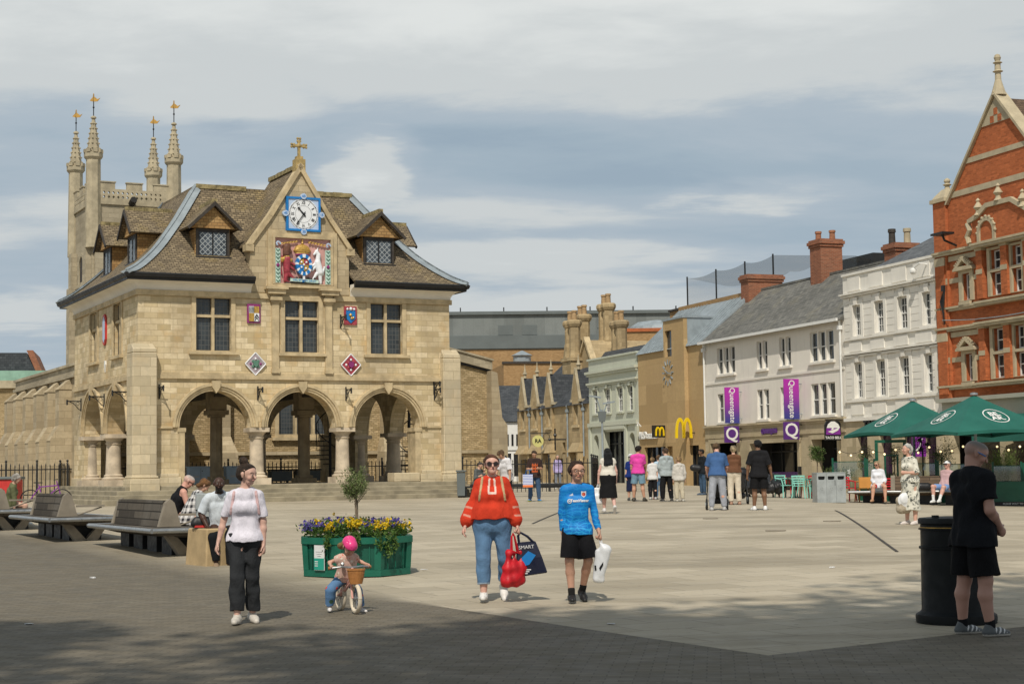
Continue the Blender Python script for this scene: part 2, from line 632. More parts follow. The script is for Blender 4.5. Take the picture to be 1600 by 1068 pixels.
# ------------------------------------------------------------------ smooth surfaces from blended limbs (surface nets)
class SDF:
 def __init__(s,vox=0.012,wrinkle=0.0,seed=0):
  s.vox,s.wr,s.seed,s.ops = vox,wrinkle,seed,[]

 def flat(s,a,b,ra,rb,k=0.02):
  """a tapered sleeve with a square-cut end at b"""
  return s.cap(a,b,ra,rb,k,None,1.0,'f')

 def cap(s,a,b,ra,rb=None,k=0.02,n=None,sq=1.0,op='u'):
  s.ops.append((op,np.array(a,float),np.array(b,float),float(ra),float(ra if rb is None else rb),k,None if n is None else np.array(n,float) / np.linalg.norm(n),sq))
  return s

 def ball(s,c,r,k=0.02,n=None,sq=1.0,op='u'):
  return s.cap(c,c,r,r,k,n,sq,op)

 def clip(s,p,n):
  """keep the side the normal points away from"""
  s.ops.append(('c',np.array(p,float),np.array(n,float) / np.linalg.norm(n)))
  return s

 def mesh(s):
  v = s.vox
  us = [o for o in s.ops if o[0] in 'uf']
  lo = np.min([np.minimum(o[1],o[2]) - max(o[3],o[4]) * max(1,o[7]) for o in us],0) - 3 * v
  hi = np.max([np.maximum(o[1],o[2]) + max(o[3],o[4]) * max(1,o[7]) for o in us],0) + 3 * v
  dim = np.ceil((hi - lo) / v).astype(int) + 1
  ax = [(lo[i] + v * np.arange(dim[i])).astype(np.float32) for i in range(3)]
  D_ = np.full(dim,1.0,np.float32)
  for o in s.ops:
   if o[0] == 'c':
    p,n = o[1],o[2]
    d = ((ax[0] - p[0]) * n[0])[:,None,None] + ((ax[1] - p[1]) * n[1])[None,:,None] + ((ax[2] - p[2]) * n[2])[None,None,:]
    np.maximum(D_,d.astype(np.float32),out=D_)
    continue
   op,a,b,ra,rb,k,n,sq = o
   m = max(ra,rb) * max(1,sq) + k + 2.5 * v
   i0 = np.maximum(((np.minimum(a,b) - m - lo) / v).astype(int),0)
   i1 = np.minimum(((np.maximum(a,b) + m - lo) / v).astype(int) + 2,dim)
   sl = tuple(slice(i0[i],i1[i]) for i in range(3))
   x = ax[0][sl[0]][:,None,None] - np.float32(a[0]); y = ax[1][sl[1]][None,:,None] - np.float32(a[1]); z = ax[2][sl[2]][None,None,:] - np.float32(a[2])
   ba = b - a
   if n is not None:
    q = (x * n[0] + y * n[1] + z * n[2]) * np.float32(1 / sq - 1)
    x,y,z = x + q * n[0],y + q * n[1],z + q * n[2]
    ba = ba + n * (ba @ n) * (1 / sq - 1)
   bb = ba @ ba
   if bb > 1e-9:
    hh = (x * ba[0] + y * ba[1] + z * ba[2]) / np.float32(bb)
    h = np.clip(hh,0,1.4 if op == 'f' else 1).astype(np.float32)
    d = np.sqrt((x - h * ba[0]) ** 2 + (y - h * ba[1]) ** 2 + (z - h * ba[2]) ** 2) - (ra + (rb - ra) * h)
    if op == 'f':
     d = np.maximum(d,(hh - 1) * math.sqrt(bb))
   else:
    d = np.sqrt(x * x + y * y + z * z) - ra
   d = d.astype(np.float32)
   E_ = D_[sl]
   if op in 'uf':
    h = np.clip(0.5 + 0.5 * (E_ - d) / k,0,1)
    D_[sl] = E_ + (d - E_) * h - k * h * (1 - h)
   else:
    h = np.clip(0.5 - 0.5 * (E_ + d) / k,0,1)
    D_[sl] = E_ + (-d - E_) * h + k * h * (1 - h)
  if s.wr:
   g = np.random.default_rng(s.seed)
   for q in range(5):
    f = g.normal(size=3) * np.array([1,1,0.55]); f *= (22 + 12 * q) / np.linalg.norm(f)
    ph = g.uniform(0,6.28)
    w = np.sin((ax[0] * f[0])[:,None,None] + (ax[1] * f[1])[None,:,None] + (ax[2] * f[2])[None,None,:] + ph)
    D_ += (s.wr / (1 + 0.5 * q) * w).astype(np.float32)
  D_[0],D_[-1],D_[:,0],D_[:,-1],D_[:,:,0],D_[:,:,-1] = 1,1,1,1,1,1
  ins = D_ < 0
  c = [(i,j,k) for i in (0,1) for j in (0,1) for k in (0,1)]
  sh = tuple(x - 1 for x in dim)

  def view(A,o):
   return A[o[0]:o[0] + sh[0],o[1]:o[1] + sh[1],o[2]:o[2] + sh[2]]
  cnt = sum(view(ins,o).astype(np.int8) for o in c)
  idx = np.argwhere((cnt > 0) & (cnt < 8))
  ids = np.full(sh,-1,np.int64)
  ids[tuple(idx.T)] = np.arange(len(idx))
  val = {o: D_[idx[:,0] + o[0],idx[:,1] + o[1],idx[:,2] + o[2]] for o in c}
  pos = np.zeros((len(idx),3)); num = np.zeros(len(idx))
  for o in c:
   for i in range(3):
    if o[i] == 0:
     p = list(o); p[i] = 1; p = tuple(p)
     da,db = val[o],val[p]
     cr = (da < 0) != (db < 0)
     t = np.where(cr,da / np.where(cr,da - db,1),0)
     e = np.array(o,float)[None,:].repeat(len(idx),0); e[:,i] += t
     pos += e * cr[:,None]; num += cr
  vert = lo + (idx + pos / num[:,None]) * v
  faces = []
  for axis in range(3):
   A = np.moveaxis(ins,axis,0)
   lo_,up = A[:-1],A[1:]
   e = np.argwhere(lo_ != up)
   flip = ~lo_[tuple(e.T)]
   oth = [i for i in range(3) if i != axis]
   full = np.zeros_like(e)
   full[:,axis] = e[:,0]; full[:,oth[0]] = e[:,1]; full[:,oth[1]] = e[:,2]
   b1,b2 = (axis + 1) % 3,(axis + 2) % 3

   def cell(d1,d2):
    q = full.copy(); q[:,b1] -= d1; q[:,b2] -= d2
    return ids[tuple(q.T)]
   quad = np.stack([cell(1,1),cell(0,1),cell(0,0),cell(1,0)],1)
   quad[flip] = quad[flip][:,::-1]
   faces.append(quad)
  return vert,np.concatenate(faces)

 def obj(s,name,mat,parent=None,color=None,paint=None):
  v,f = s.mesh()
  me = bpy.data.meshes.new(name)
  me.vertices.add(len(v)); me.vertices.foreach_set('co',v.astype(np.float32).ravel())
  me.loops.add(f.size); me.loops.foreach_set('vertex_index',f.astype(np.int32).ravel())
  me.polygons.add(len(f))
  me.polygons.foreach_set('loop_start',(np.arange(len(f)) * 4).astype(np.int32))
  me.polygons.foreach_set('use_smooth',np.ones(len(f),bool))
  me.update(calc_edges=True)
  me.materials.append(mat)
  if color is not None:
   c = np.empty((len(v),4),np.float32); c[:] = (*color,1)
   if paint:
    paint(v,c)
   a = me.attributes.new('Col','FLOAT_COLOR','POINT')
   a.data.foreach_set('color',c.ravel())
  o = bpy.data.objects.new(name,me)
  COL.objects.link(o)
  if parent:
   o.parent = parent
  return o

def spot(v,c,p,r,col,soft=0.35):
 d = np.linalg.norm(v - np.asarray(p),axis=1)
 w = np.clip((r - d) / (r * soft),0,1)[:,None]
 c[:,:3] = c[:,:3] * (1 - w) + np.array(col) * w

# ------------------------------------------------------------------ people
SKIN_L = (0.60,0.36,0.26)
SKIN_P = (0.64,0.36,0.27)
SKIN_T = (0.50,0.28,0.185)
SKIN_D = (0.060,0.028,0.018)
SKIN_M = (0.20,0.105,0.06)

def unit(v):
 v = np.array(v,float)
 return v / np.linalg.norm(v)

def person(label,at,H,rz,sex='m',w=1.0,lean=(0,0),look=(0,0),legs=None,feet=None,arms=None,seat=None,skin=SKIN_L,hair=None,
  top=None,bottom=None,shoe=(0.7,0.7,0.68),vox=0.012,hs=1.0,hand=('relax','relax'),beard=None,extra=None,group=None,sock=None,sole=None,turn=0.0):
 """directions are given as (picture right, away, up); limbs in the order picture left, picture right"""
 cr,sr = math.cos(rz),math.sin(rz)

 def loc(d):
  return np.array([cr * d[0] + sr * d[1],-sr * d[0] + cr * d[1],d[2]],float)
 flip = math.cos(rz) < -0.01
 legs = legs or [((-0.03,0,-1),(0,0,-1)),((0.03,0,-1),(0,0,-1))]
 arms = arms or [((-0.18,0,-1),(-0.02,-0.1,-1)),((0.18,0,-1),(0.02,-0.1,-1))]
 feet = feet or [(-0.15,0),(0.15,0)]
 hand = list(hand)
 if flip:
  legs,arms,feet,hand = legs[::-1],arms[::-1],feet[::-1],hand[::-1]
 kid = sex == 'c'
 fem = sex == 'f'
 X = np.array([1.0,0,0]); FW = np.array([0,-1.0,0]); UPV = np.array([0,0,1.0])
 lt,ls = (0.245 * H,0.246 * H) if not kid else (0.225 * H,0.225 * H)
 ah = 0.042 * H
 hipx = (0.050 if not fem else 0.054) * H * (0.7 + 0.3 * w)
 J = {}
 # legs relative to the pelvis
 tl = []
 for i in (0,1):
  s = -1 if i == 0 else 1
  hp = X * s * hipx
  kn = hp + unit(loc(legs[i][0])) * lt
  an = kn + unit(loc(legs[i][1])) * ls
  fy,fp = feet[i]
  ff = np.array([math.sin(fy) * math.cos(fp),-math.cos(fy) * math.cos(fp),math.sin(fp)])
  fu = unit(np.cross(np.cross(ff,UPV),ff)) if abs(ff[2]) < 0.99 else np.array([0,-1.0,0])
  low = min((an - fu * ah - ff * 0.03 * H)[2],(an - fu * ah + ff * 0.10 * H)[2])
  tl.append([hp,kn,an,ff,fu,low])
 hz = -min(q[5] for q in tl) if seat is None else seat + 0.062 * H * w
 P_ = np.array([0,0,hz])
 for q in tl:
  for i in (0,1,2):
   q[i] = q[i] + P_
 t = unit(loc((lean[0],lean[1],1.0)))
 tx = X * math.cos(turn) + FW * math.sin(turn)
 tx = unit(tx - t * (tx @ t))
 ty = np.cross(t,tx)                     # backwards
 fwd = -ty
 sh_h = (0.29 if not kid else 0.275) * H
 Cs = P_ + t * sh_h
 shw = ((0.083 if fem else 0.096) if not kid else 0.088) * H * (0.75 + 0.25 * w)
 al,fl,hl = 0.165 * H,0.145 * H,0.10 * H
 J.update(P=P_,t=t,Cs=Cs,fwd=fwd,tx=tx,H=H,legs=tl,hz=hz)

 def torso(e,s,hem=None,hipx_=0.0,box=0.0):
  k = 0.05 * H
  wr = 0.6 + 0.4 * w
  rh = (0.062 if fem else 0.057) * H * w
  s.cap(P_ - X * 0.042 * H * wr,P_ + X * 0.042 * H * wr,rh + e,None,k)
  if hem is not None:
   s.cap(P_ - X * 0.042 * H * wr + t * min(hem,0.0),P_ + X * 0.042 * H * wr + t * min(hem,0.0),rh + e + hipx_,None,k)
   s.cap(P_ - X * 0.040 * H * wr + t * (hem + 0.04 * H),P_ + X * 0.040 * H * wr + t * (hem + 0.04 * H),rh * 0.97 + e + hipx_,None,k)
  ra = (0.047 if fem else 0.052) * H * w
  bl = max(0,w - 1.05) * 0.10 * H
  s.cap(P_ + t * 0.10 * H - tx * 0.030 * H * wr + fwd * bl,P_ + t * 0.10 * H + tx * 0.030 * H * wr + fwd * bl,ra + e + box,None,k)
  rc = (0.051 if fem else 0.056) * H * (0.4 + 0.6 * w)
  s.cap(P_ + t * 0.195 * H - tx * 0.044 * H * wr,P_ + t * 0.195 * H + tx * 0.044 * H * wr,rc + e,None,k)
  if fem:
   for q in (-1,1):
    s.ball(P_ + t * 0.195 * H + tx * q * 0.038 * H * wr + fwd * 0.042 * H * w,0.032 * H * w + e,0.03 * H)
  s.cap(Cs - tx * shw * 0.82 - t * 0.012 * H,Cs + tx * shw * 0.82 - t * 0.012 * H,0.033 * H + e * 0.8,None,0.03 * H)
  s.cap(Cs - tx * 0.02 * H - t * 0.0 * H,Cs + tx * 0.02 * H,0.040 * H + e * 0.6,None,0.03 * H)

 A = []
 for i in (0,1):
  s = -1 if i == 0 else 1
  sp = Cs + tx * s * shw - t * 0.016 * H
  if isinstance(arms[i],dict):           # reach for a point given in the person's own coordinates
   tg = np.array(arms[i]['to'],float) - sp
   r1,r2 = al,fl + hl * 0.55
   dd = min(np.linalg.norm(tg),(r1 + r2) * 0.98); td = unit(tg)
   ca = (r1 * r1 + dd * dd - r2 * r2) / (2 * r1 * dd)
   bd = np.array(arms[i]['bend'],float); bd = unit(bd - td * (bd @ td))
   u = td * ca + bd * math.sqrt(max(0,1 - ca * ca))
   f = unit(td * dd - u * r1)
  else:
   u = unit(loc(arms[i][0])); f = unit(loc(arms[i][1]))
  el = sp + u * al
  wr_ = el + f * fl
  A.append((sp,el,wr_,u,f))
 J['arms'] = A
 aw = (0.85 if fem else 1.0) * (0.55 + 0.45 * w) * (0.85 if kid else 1)
 ra_,re_,rw_ = 0.030 * H * aw,0.0245 * H * aw,0.0165 * H * aw
 lw = 0.6 + 0.4 * w
 rt_,rk_,rc_,rn_ = 0.054 * H * lw,0.034 * H * lw,0.034 * H * lw,0.021 * H * (0.8 + 0.2 * w)
 # head
 q = 0.132 * H * hs
 yaw,pit = look
 hf = unit(fwd * math.cos(yaw) * math.cos(pit) + tx * math.sin(yaw) * math.cos(pit) + UPV * math.sin(pit) * 1.0)
 hr = unit(np.cross(hf,UPV)); hu = np.cross(hr,hf)
 hc = Cs + t * (0.118 * H + (hs - 1) * 0.06 * H) + fwd * 0.012 * H + hf * 0.015 * H

 def h(a,b,c):
  return hc + hr * a * q + hf * b * q + hu * c * q
 J.update(hc=hc,q=q,h=h,hf=hf,hr=hr,hu=hu)
 s = SDF(vox)
 torso(0.0,s)
 for (sp,el,wr_,u,f) in A:
  s.cap(sp,el,ra_,re_,0.02 * H); s.cap(el,el + f * fl * 0.35,re_,re_ * 1.02,0.012 * H); s.cap(el + f * fl * 0.35,wr_,re_ * 1.02,rw_,0.012 * H)
 for (hp,kn,an,ff,fu,low) in tl:
  s.cap(hp,kn,rt_,rk_,0.025 * H)
  mid = kn + (an - kn) * 0.32 - np.array([ff[0],ff[1],0]) * 0.012 * H
  s.cap(kn,mid,rk_,rc_,0.015 * H); s.cap(mid,an,rc_,rn_,0.015 * H)
  s.cap(an - fu * 0.018 * H - ff * 0.012 * H,an + ff * 0.09 * H - fu * 0.03 * H,0.017 * H,0.010 * H,0.01 * H)
 # neck and head
 s.cap(Cs - t * 0.01 * H,h(0,-0.10,-0.22),(0.029 if fem or kid else 0.035) * H * (0.8 + 0.2 * w),(0.027 if fem or kid else 0.033) * H,0.02 * H)
 s.cap(h(0,-0.13,0.12),h(0,0.08,0.13),0.365 * q,0.36 * q,0.05 * q)
 s.cap(h(0,0.10,-0.08),h(0,0.22,-0.36),0.29 * q * (0.93 + 0.07 * w),0.13 * q * w,0.10 * q)
 s.cap(h(-0.10,0.20,-0.30),h(0.10,0.20,-0.30),0.13 * q,None,0.08 * q)
 for sg in (-1,1):
  s.ball(h(sg * 0.155,0.455,0.025),0.075 * q,0.06 * q,op='s')
  s.ball(h(sg * 0.155,0.345,0.025),0.075 * q,0.015 * q)
  s.cap(h(sg * 0.06,0.385,0.125),h(sg * 0.24,0.34,0.13),0.04 * q,None,0.05 * q)
  s.ball(h(sg * 0.19,0.28,-0.12),0.12 * q,0.08 * q)
  s.cap(h(sg * 0.385,-0.03,0.06),h(sg * 0.365,-0.01,-0.08),0.10 * q,0.07 * q,0.03 * q,hr,0.45)
 s.cap(h(0,0.40,0.04),h(0,0.49,-0.115),0.04 * q,0.062 * q,0.05 * q)
 s.cap(h(-0.085,0.365,-0.235),h(0.085,0.365,-0.235),0.040 * q,None,0.03 * q)
 # hands
 for i,(sp,el,wr_,u,f) in enumerate(A):
  sgn = -1 if i == 0 else 1
  inw = -tx * sgn
  nrm = unit(inw - f * (inw @ f))           # palm looks at the body
  side = unit(np.cross(f,nrm));
  if side @ fwd < 0:
   side = -side                          # thumb side: forwards
  mode = hand[i]
  hl_ = hl * (0.9 if fem else 1.0)
  pk = wr_ + f * hl_ * 0.48
  s.cap(wr_ - f * 0.01 * H,pk,0.019 * H,0.024 * H,0.012 * H,nrm,0.55)
  rf = max(0.0050 * H,0.55 * vox)
  cur = {'relax': (0.25,0.35,0.3),'grip': (0.95,1.35,0.9),'flat': (0.08,0.1,0.1),'point': (0.6,1.2,0.8)}[mode]
  for j in range(4):
   o = side * (0.0185 - 0.0123 * j) * H
   L_ = hl_ * (0.50,0.56,0.52,0.42)[j]
   p0 = pk + o - f * 0.004 * H
   ang = 0.0
   cc = cur if not (mode == 'point' and j == 0) else (0.05,0.05,0.05)
   for sg_,fr_ in zip(range(3),(0.44,0.31,0.25)):
    ang += cc[sg_] + 0.05 * j
    d = f * math.cos(ang) + nrm * math.sin(ang)
    p1 = p0 + d * L_ * fr_
    s.cap(p0,p1,rf,rf * 0.92,0.006 * H if sg_ == 0 else 0.003 * H)
    p0 = p1
  b0 = wr_ + f * hl_ * 0.12 + side * 0.016 * H
  d1 = unit(f * 0.75 + side * 0.62 + nrm * 0.30); d2 = unit(f * 0.95 + side * 0.15 + nrm * (0.35 if mode != 'grip' else 0.8))
  b1 = b0 + d1 * hl_ * 0.27; b2 = b1 + d2 * hl_ * 0.27
  s.cap(b0,b1,rf * 1.25,rf * 1.1,0.006 * H); s.cap(b1,b2,rf * 1.1,rf * 0.9,0.003 * H)
 J['wrist'] = [a[2] for a in A]
 J['grip'] = [a[2] + a[4] * hl * 0.62 for a in A]

 def paint(v,c):
  dark = tuple(x * 0.62 for x in skin)
  lip = (min(1,skin[0] * 0.85 + 0.02),skin[1] * 0.55,skin[2] * 0.6)
  spot(v,c,h(0,0.42,-0.235),0.055 * q,lip)
  spot(v,c,h(-0.075,0.40,-0.235),0.05 * q,lip); spot(v,c,h(0.075,0.40,-0.235),0.05 * q,lip)
  hc_ = tuple(x * 0.8 for x in (hair[1] if hair and hair[1] else (0.1,0.08,0.06)))
  for sg in (-1,1):
   spot(v,c,h(sg * 0.155,0.405,0.025),0.050 * q,tuple(0.3 + 0.35 * x for x in skin),0.3)
   spot(v,c,h(sg * 0.155,0.425,0.022),0.036 * q,(0.05,0.04,0.035),0.3)
   for aa in (0.08,0.14,0.20,0.25):
    spot(v,c,h(sg * aa,0.415 - 0.12 * aa,0.14 - 0.04 * abs(aa - 0.15)),0.042 * q,hc_,0.5)
   spot(v,c,h(sg * 0.25,0.30,-0.12),0.12 * q,(skin[0] * 1.02,skin[1] * 0.86,skin[2] * 0.84),1.0)
  if beard:
   d = (v - hc) @ hu; e = (v - hc) @ hf
   m = (d < -0.16 * q) & (e > -0.02 * q + (d + 0.16 * q) * 0.3) & (d > -0.62 * q) & (np.abs((v - hc) @ hr) < 0.42 * q)
   m &= ~((np.abs(d + 0.235 * q) < 0.045 * q) & (np.abs((v - hc) @ hr) < 0.12 * q))
   c[m,:3] = beard
  if hair and hair[0] == 'fade':
   n_ = (v - hc) @ (hu * 0.78 - hf * 0.62)
   rr = np.linalg.norm(v - hc,axis=1)
   m = np.clip((n_ - 0.0 * q) / (0.12 * q),0,1) * (rr < 0.9 * q)
   up_ = np.clip(((v - hc) @ hu - 0.05 * q) / (0.3 * q),0.45,1)
   m = (m * up_)[:,None]
   c[:,:3] = c[:,:3] * (1 - m) + np.array(hair[1]) * m
  if extra and 'skin' in extra:
   extra['skin'](v,c,J)
 body = s.obj("person",m_skin,None,skin,paint)
 pos = at if isinstance(at,Vector) else gp(*at)
 body.location = pos
 body.rotation_euler = (0,0,rz)
 prop(body,label,'person',group)
 # ---- hair
 if hair and hair[0] not in ('bald','fade'):
  style,hcol = hair
  g = SDF(vox * 0.9,0.022 * q,3)
  th = 0.06
  g.cap(h(0,-0.14,0.13),h(0,0.06,0.15),(0.37 + th) * q,(0.355 + th) * q,0.05 * q)
  off = {'short': -0.045,'long': -0.07,'bun': -0.04,'curly': -0.06,'bob': -0.09,'thin': 0.06,'tail': -0.07,'fringe': -0.09}.get(style,-0.05)
  n_ = (hu * 0.65 - hf * 0.76) if style in ('short','fringe','thin') else (hu * 0.62 - hf * 0.785)
  if style in ('short','thin','fringe'):
   g.cap(h(0,-0.30,-0.02),h(0,-0.30,-0.16),0.23 * q,0.17 * q,0.05 * q)
  g.clip(hc + n_ * off * q,-n_)
  if style in ('short','fringe','thin'):
   for a in (-0.22,-0.07,0.08,0.22):
    g.cap(h(a,-0.02,0.47),h(a * 1.1,0.27,0.40),0.10 * q,0.075 * q,0.06 * q)
   for sg in (-1,1):
    g.cap(h(sg * 0.345,0.07,0.16),h(sg * 0.355,0.04,0.0),0.055 * q,0.03 * q,0.03 * q)
  if style == 'fringe':
   for a in (-0.2,-0.07,0.07,0.2):
    g.cap(h(a,0.30,0.36),h(a * 1.1,0.42,0.24),0.09 * q,0.05 * q,0.04 * q)
  if style == 'bun':
   g.ball(h(0.0,-0.26,0.66),0.215 * q,0.04 * q)
   g.cap(h(0,-0.28,0.05),h(0,-0.30,-0.15),0.26 * q,0.14 * q,0.06 * q)
   for sg in (-1,1):
    g.cap(h(sg * 0.33,0.08,0.12),h(sg * 0.35,0.05,-0.12),0.06 * q,0.02 * q,0.04 * q)
  if style == 'tail':
   g.cap(h(0,-0.28,0.0),h(0,-0.30,-0.18),0.26 * q,0.14 * q,0.06 * q)
  if style == 'curly':
   gr = np.random.default_rng(5)
   for _ in range(70):
    d = unit(gr.normal(size=3))
    if d @ n_ < 0.02:
     continue
    g.ball(hc + hu * 0.12 * q - hf * 0.05 * q + d * 0.42 * q,gr.uniform(0.07,0.13) * q,0.03 * q)
   for sg in (-1,1):
    g.cap(h(sg * 0.34,-0.08,0.1),h(sg * 0.33,-0.15,-0.25),0.12 * q,0.09 * q,0.05 * q)
   g.cap(h(0,-0.3,0.0),h(0,-0.3,-0.28),0.26 * q,0.16 * q,0.06 * q)
  if style in ('long','bob'):
   L_ = 1.5 if style == 'long' else 0.42
   for a in (-0.27,-0.1,0.1,0.27):
    b_ = h(a,-0.20,0.0)
    g.cap(b_,h(a * 1.2,-0.36,-0.30),0.20 * q,0.19 * q,0.07 * q)
    if style == 'long':
     g.cap(h(a * 1.2,-0.36,-0.30),h(a * 1.55,-0.50,-L_ + 0.15 * abs(a)),0.20 * q,0.17 * q,0.07 * q)
  g.obj("hair",m_hair,body,hcol)
 # ---- upper garment
 if top:
  e = top.get('e',0.011)
  hem = top.get('hem',-0.06) * H
  g = SDF(vox,top.get('wr',0.0035),top.get('seed',1))
  torso(e + 0.006,g,hem - 0.02 * H,top.get('hipe',0.010) if not top.get('tuck') else 0.0,top.get('box',0.018 if fem else 0.010))
  g.cap(Cs - t * 0.02 * H,Cs + t * 0.03 * H,0.041 * H + e * 0.5,0.036 * H + e * 0.5,0.02 * H)
  fl_ = top.get('flare',0.0) * H
  if fl_:
   g.cap(P_ + t * 0.08 * H,P_ + t * (hem - 0.02 * H),0.06 * H * w + e,0.075 * H * w + e + fl_,0.05 * H,ty,0.75)
  if top.get('blouse'):
   g.cap(P_ + t * 0.07 * H - tx * 0.045 * H,P_ + t * 0.07 * H + tx * 0.045 * H,0.057 * H * w + e,None,0.05 * H)
  g.clip(P_ + t * hem,-t)
  sl = top.get('sleeve',0.75)
  if top.get('cutneck',True):
   g.clip(Cs + t * 0.036 * H + fwd * 0.02 * H,t + fwd * 0.25)
  for i,(sp,el,wr_,u,f) in enumerate(A):
   if sl <= 0:
    continue
   es = top.get('es',0.012)
   if sl <= 1.0:
    g.flat(sp,sp + u * (al * sl + 0.012),ra_ + e,re_ + e + es,0.02 * H)
    g.cap(sp,sp + u * 0.03 * H,ra_ + e,None,0.03 * H)
   else:
    g.cap(sp,el,ra_ + e,re_ + e + es * 0.5,0.02 * H)
    end = el + f * fl * (sl - 1.0)
    if top.get('blouse'):
     g.cap(el,el + f * fl * 0.72,re_ + e + es,re_ + e + es * 2.2,0.02 * H)
     g.cap(el + f * fl * 0.72,end,re_ + e + es * 2.0,rw_ + e,0.012 * H)
    else:
     g.flat(el,end,re_ + e + es * 0.6,rw_ + e + es * 0.5,0.015 * H)
  if top.get('hood'):
   g.cap(Cs + ty * 0.035 * H - tx * 0.03 * H + t * 0.012 * H,Cs + ty * 0.035 * H + tx * 0.03 * H + t * 0.012 * H,0.036 * H,None,0.02 * H)
   g.cap(Cs + ty * 0.06 * H - t * 0.05 * H,Cs + ty * 0.05 * H,0.022 * H,0.03 * H,0.02 * H)
  if top.get('tank'):
   for sg in (-1,1):
    g.ball(Cs + tx * sg * (shw + 0.012 * H) - t * 0.005 * H,0.062 * H,0.01,op='s')
  pt = top.get('paint')
  J['shirt'] = g.obj(top.get('name',"shirt"),top.get('mat',m_cloth),body,top['col'],(lambda v,c: pt(v,c,J)) if pt else None)
 # ---- lower garment
 if bottom:
  e = bottom.get('e',0.013)
  ln = bottom.get('len',1.93)
  g = SDF(vox,bottom.get('wr',0.003),bottom.get('seed',2))
  kind = bottom.get('kind','trousers')
  wr = 0.6 + 0.4 * w
  rh = (0.062 if fem else 0.057) * H * w
  eh = e if (top and top.get('tuck')) or kind == 'skirt' else e * 0.7
  g.cap(P_ - X * 0.042 * H * wr,P_ + X * 0.042 * H * wr,rh + eh,None,0.05 * H)
  g.cap(P_ + t * 0.07 * H - X * 0.034 * H * wr,P_ + t * 0.07 * H + X * 0.034 * H * wr,(0.050 if fem else 0.051) * H * w + eh,None,0.05 * H)
  if kind == 'skirt':
   z1 = bottom['z']
   r1 = bottom.get('r1',0.11) * H
   cdir = np.array([0,0,-1.0])
   g.cap(P_,P_ + cdir * (hz - z1 + 0.02),rh * 1.45 + e,r1,0.06 * H,np.array([0,1.0,0]),bottom.get('flat',0.75))
   g.clip((0,0,z1),(0,0,-1))
  else:
   for (hp,kn,an,ff,fu,low) in tl:
    rk2 = rk_ + e + bottom.get('loose',0.010)
    if ln <= 1.0 and seat is None:
     g.flat(hp,hp + (kn - hp) * ln,rt_ + e,rk2 + (rt_ - rk_) * (1 - ln) + bottom.get('flare',0.012),0.010 * H)
    elif ln <= 1.0:
     g.flat(hp,hp + (kn - hp) * ln,rt_ + e,rk2 + 0.008,0.03 * H)
    else:
     g.cap(hp,kn,rt_ + e,rk2,0.03 * H)
     end = kn + (an - kn) * (ln - 1.0)
     mid = kn + (an - kn) * 0.35
     rl = rn_ + e + bottom.get('flare',0.012)
     rm = max(rc_ + e,rk2 + (rl - rk2) * 0.35)
     g.cap(kn,mid,rk2,rm,0.006 * H); g.flat(mid,end,rm,rl,0.006 * H)
  wst = bottom.get('waist',0.085)
  if top and not top.get('tuck') and kind != 'skirt':
   wst = min(wst,top.get('hem',-0.06) + 0.05)
  g.clip(P_ + t * wst * H,t)
  pt = bottom.get('paint')
  J['trousers'] = g.obj(bottom.get('name','trousers'),bottom.get('mat',m_cloth),body,bottom['col'],(lambda v,c: pt(v,c,J)) if pt else None)
 # ---- shoes
 if shoe:
  for (hp,kn,an,ff,fu,low) in tl:
   g = SDF(min(vox,0.011))
   sd_ = np.cross(ff,fu)
   g.cap(an - ff * 0.020 * H - fu * 0.020 * H,an + ff * 0.055 * H - fu * 0.026 * H,0.028 * H,0.027 * H,0.012 * H)
   g.cap(an + ff * 0.055 * H - fu * 0.026 * H,an + ff * 0.096 * H - fu * 0.031 * H,0.027 * H,0.019 * H,0.012 * H)
   g.cap(an - ff * 0.006 * H + fu * 0.008 * H,an - ff * 0.005 * H - fu * 0.02 * H,0.0255 * H,0.027 * H,0.012 * H)
   g.clip(an - fu * ah,-fu)

   def pshoe(v,c,an=an,fu=fu,ff=ff):
    d = (v - an) @ fu
    if sole:
     c[d < -0.030 * H,:3] = sole
    if extra and 'shoe' in extra:
     extra['shoe'](v,c,an,ff,fu,H)
   g.obj("shoe",m_leather,body,shoe,pshoe)
   if sock:
    k = SDF(min(vox,0.010))
    k.cap(an - fu * 0.01 * H,an + (kn - an) * sock[1],rn_ + 0.005,rn_ * 1.12 + 0.006,0.01)
    k.obj("sock",m_cloth,body,sock[0])
 body['_'] = 0
 del body['_']
 J['body'] = body
 J['pos'] = pos

 def wpt(p):
  return Vector((pos.x + cr * p[0] - sr * p[1],pos.y + sr * p[0] + cr * p[1],pos.z + p[2]))
 J['w'] = wpt
 return J
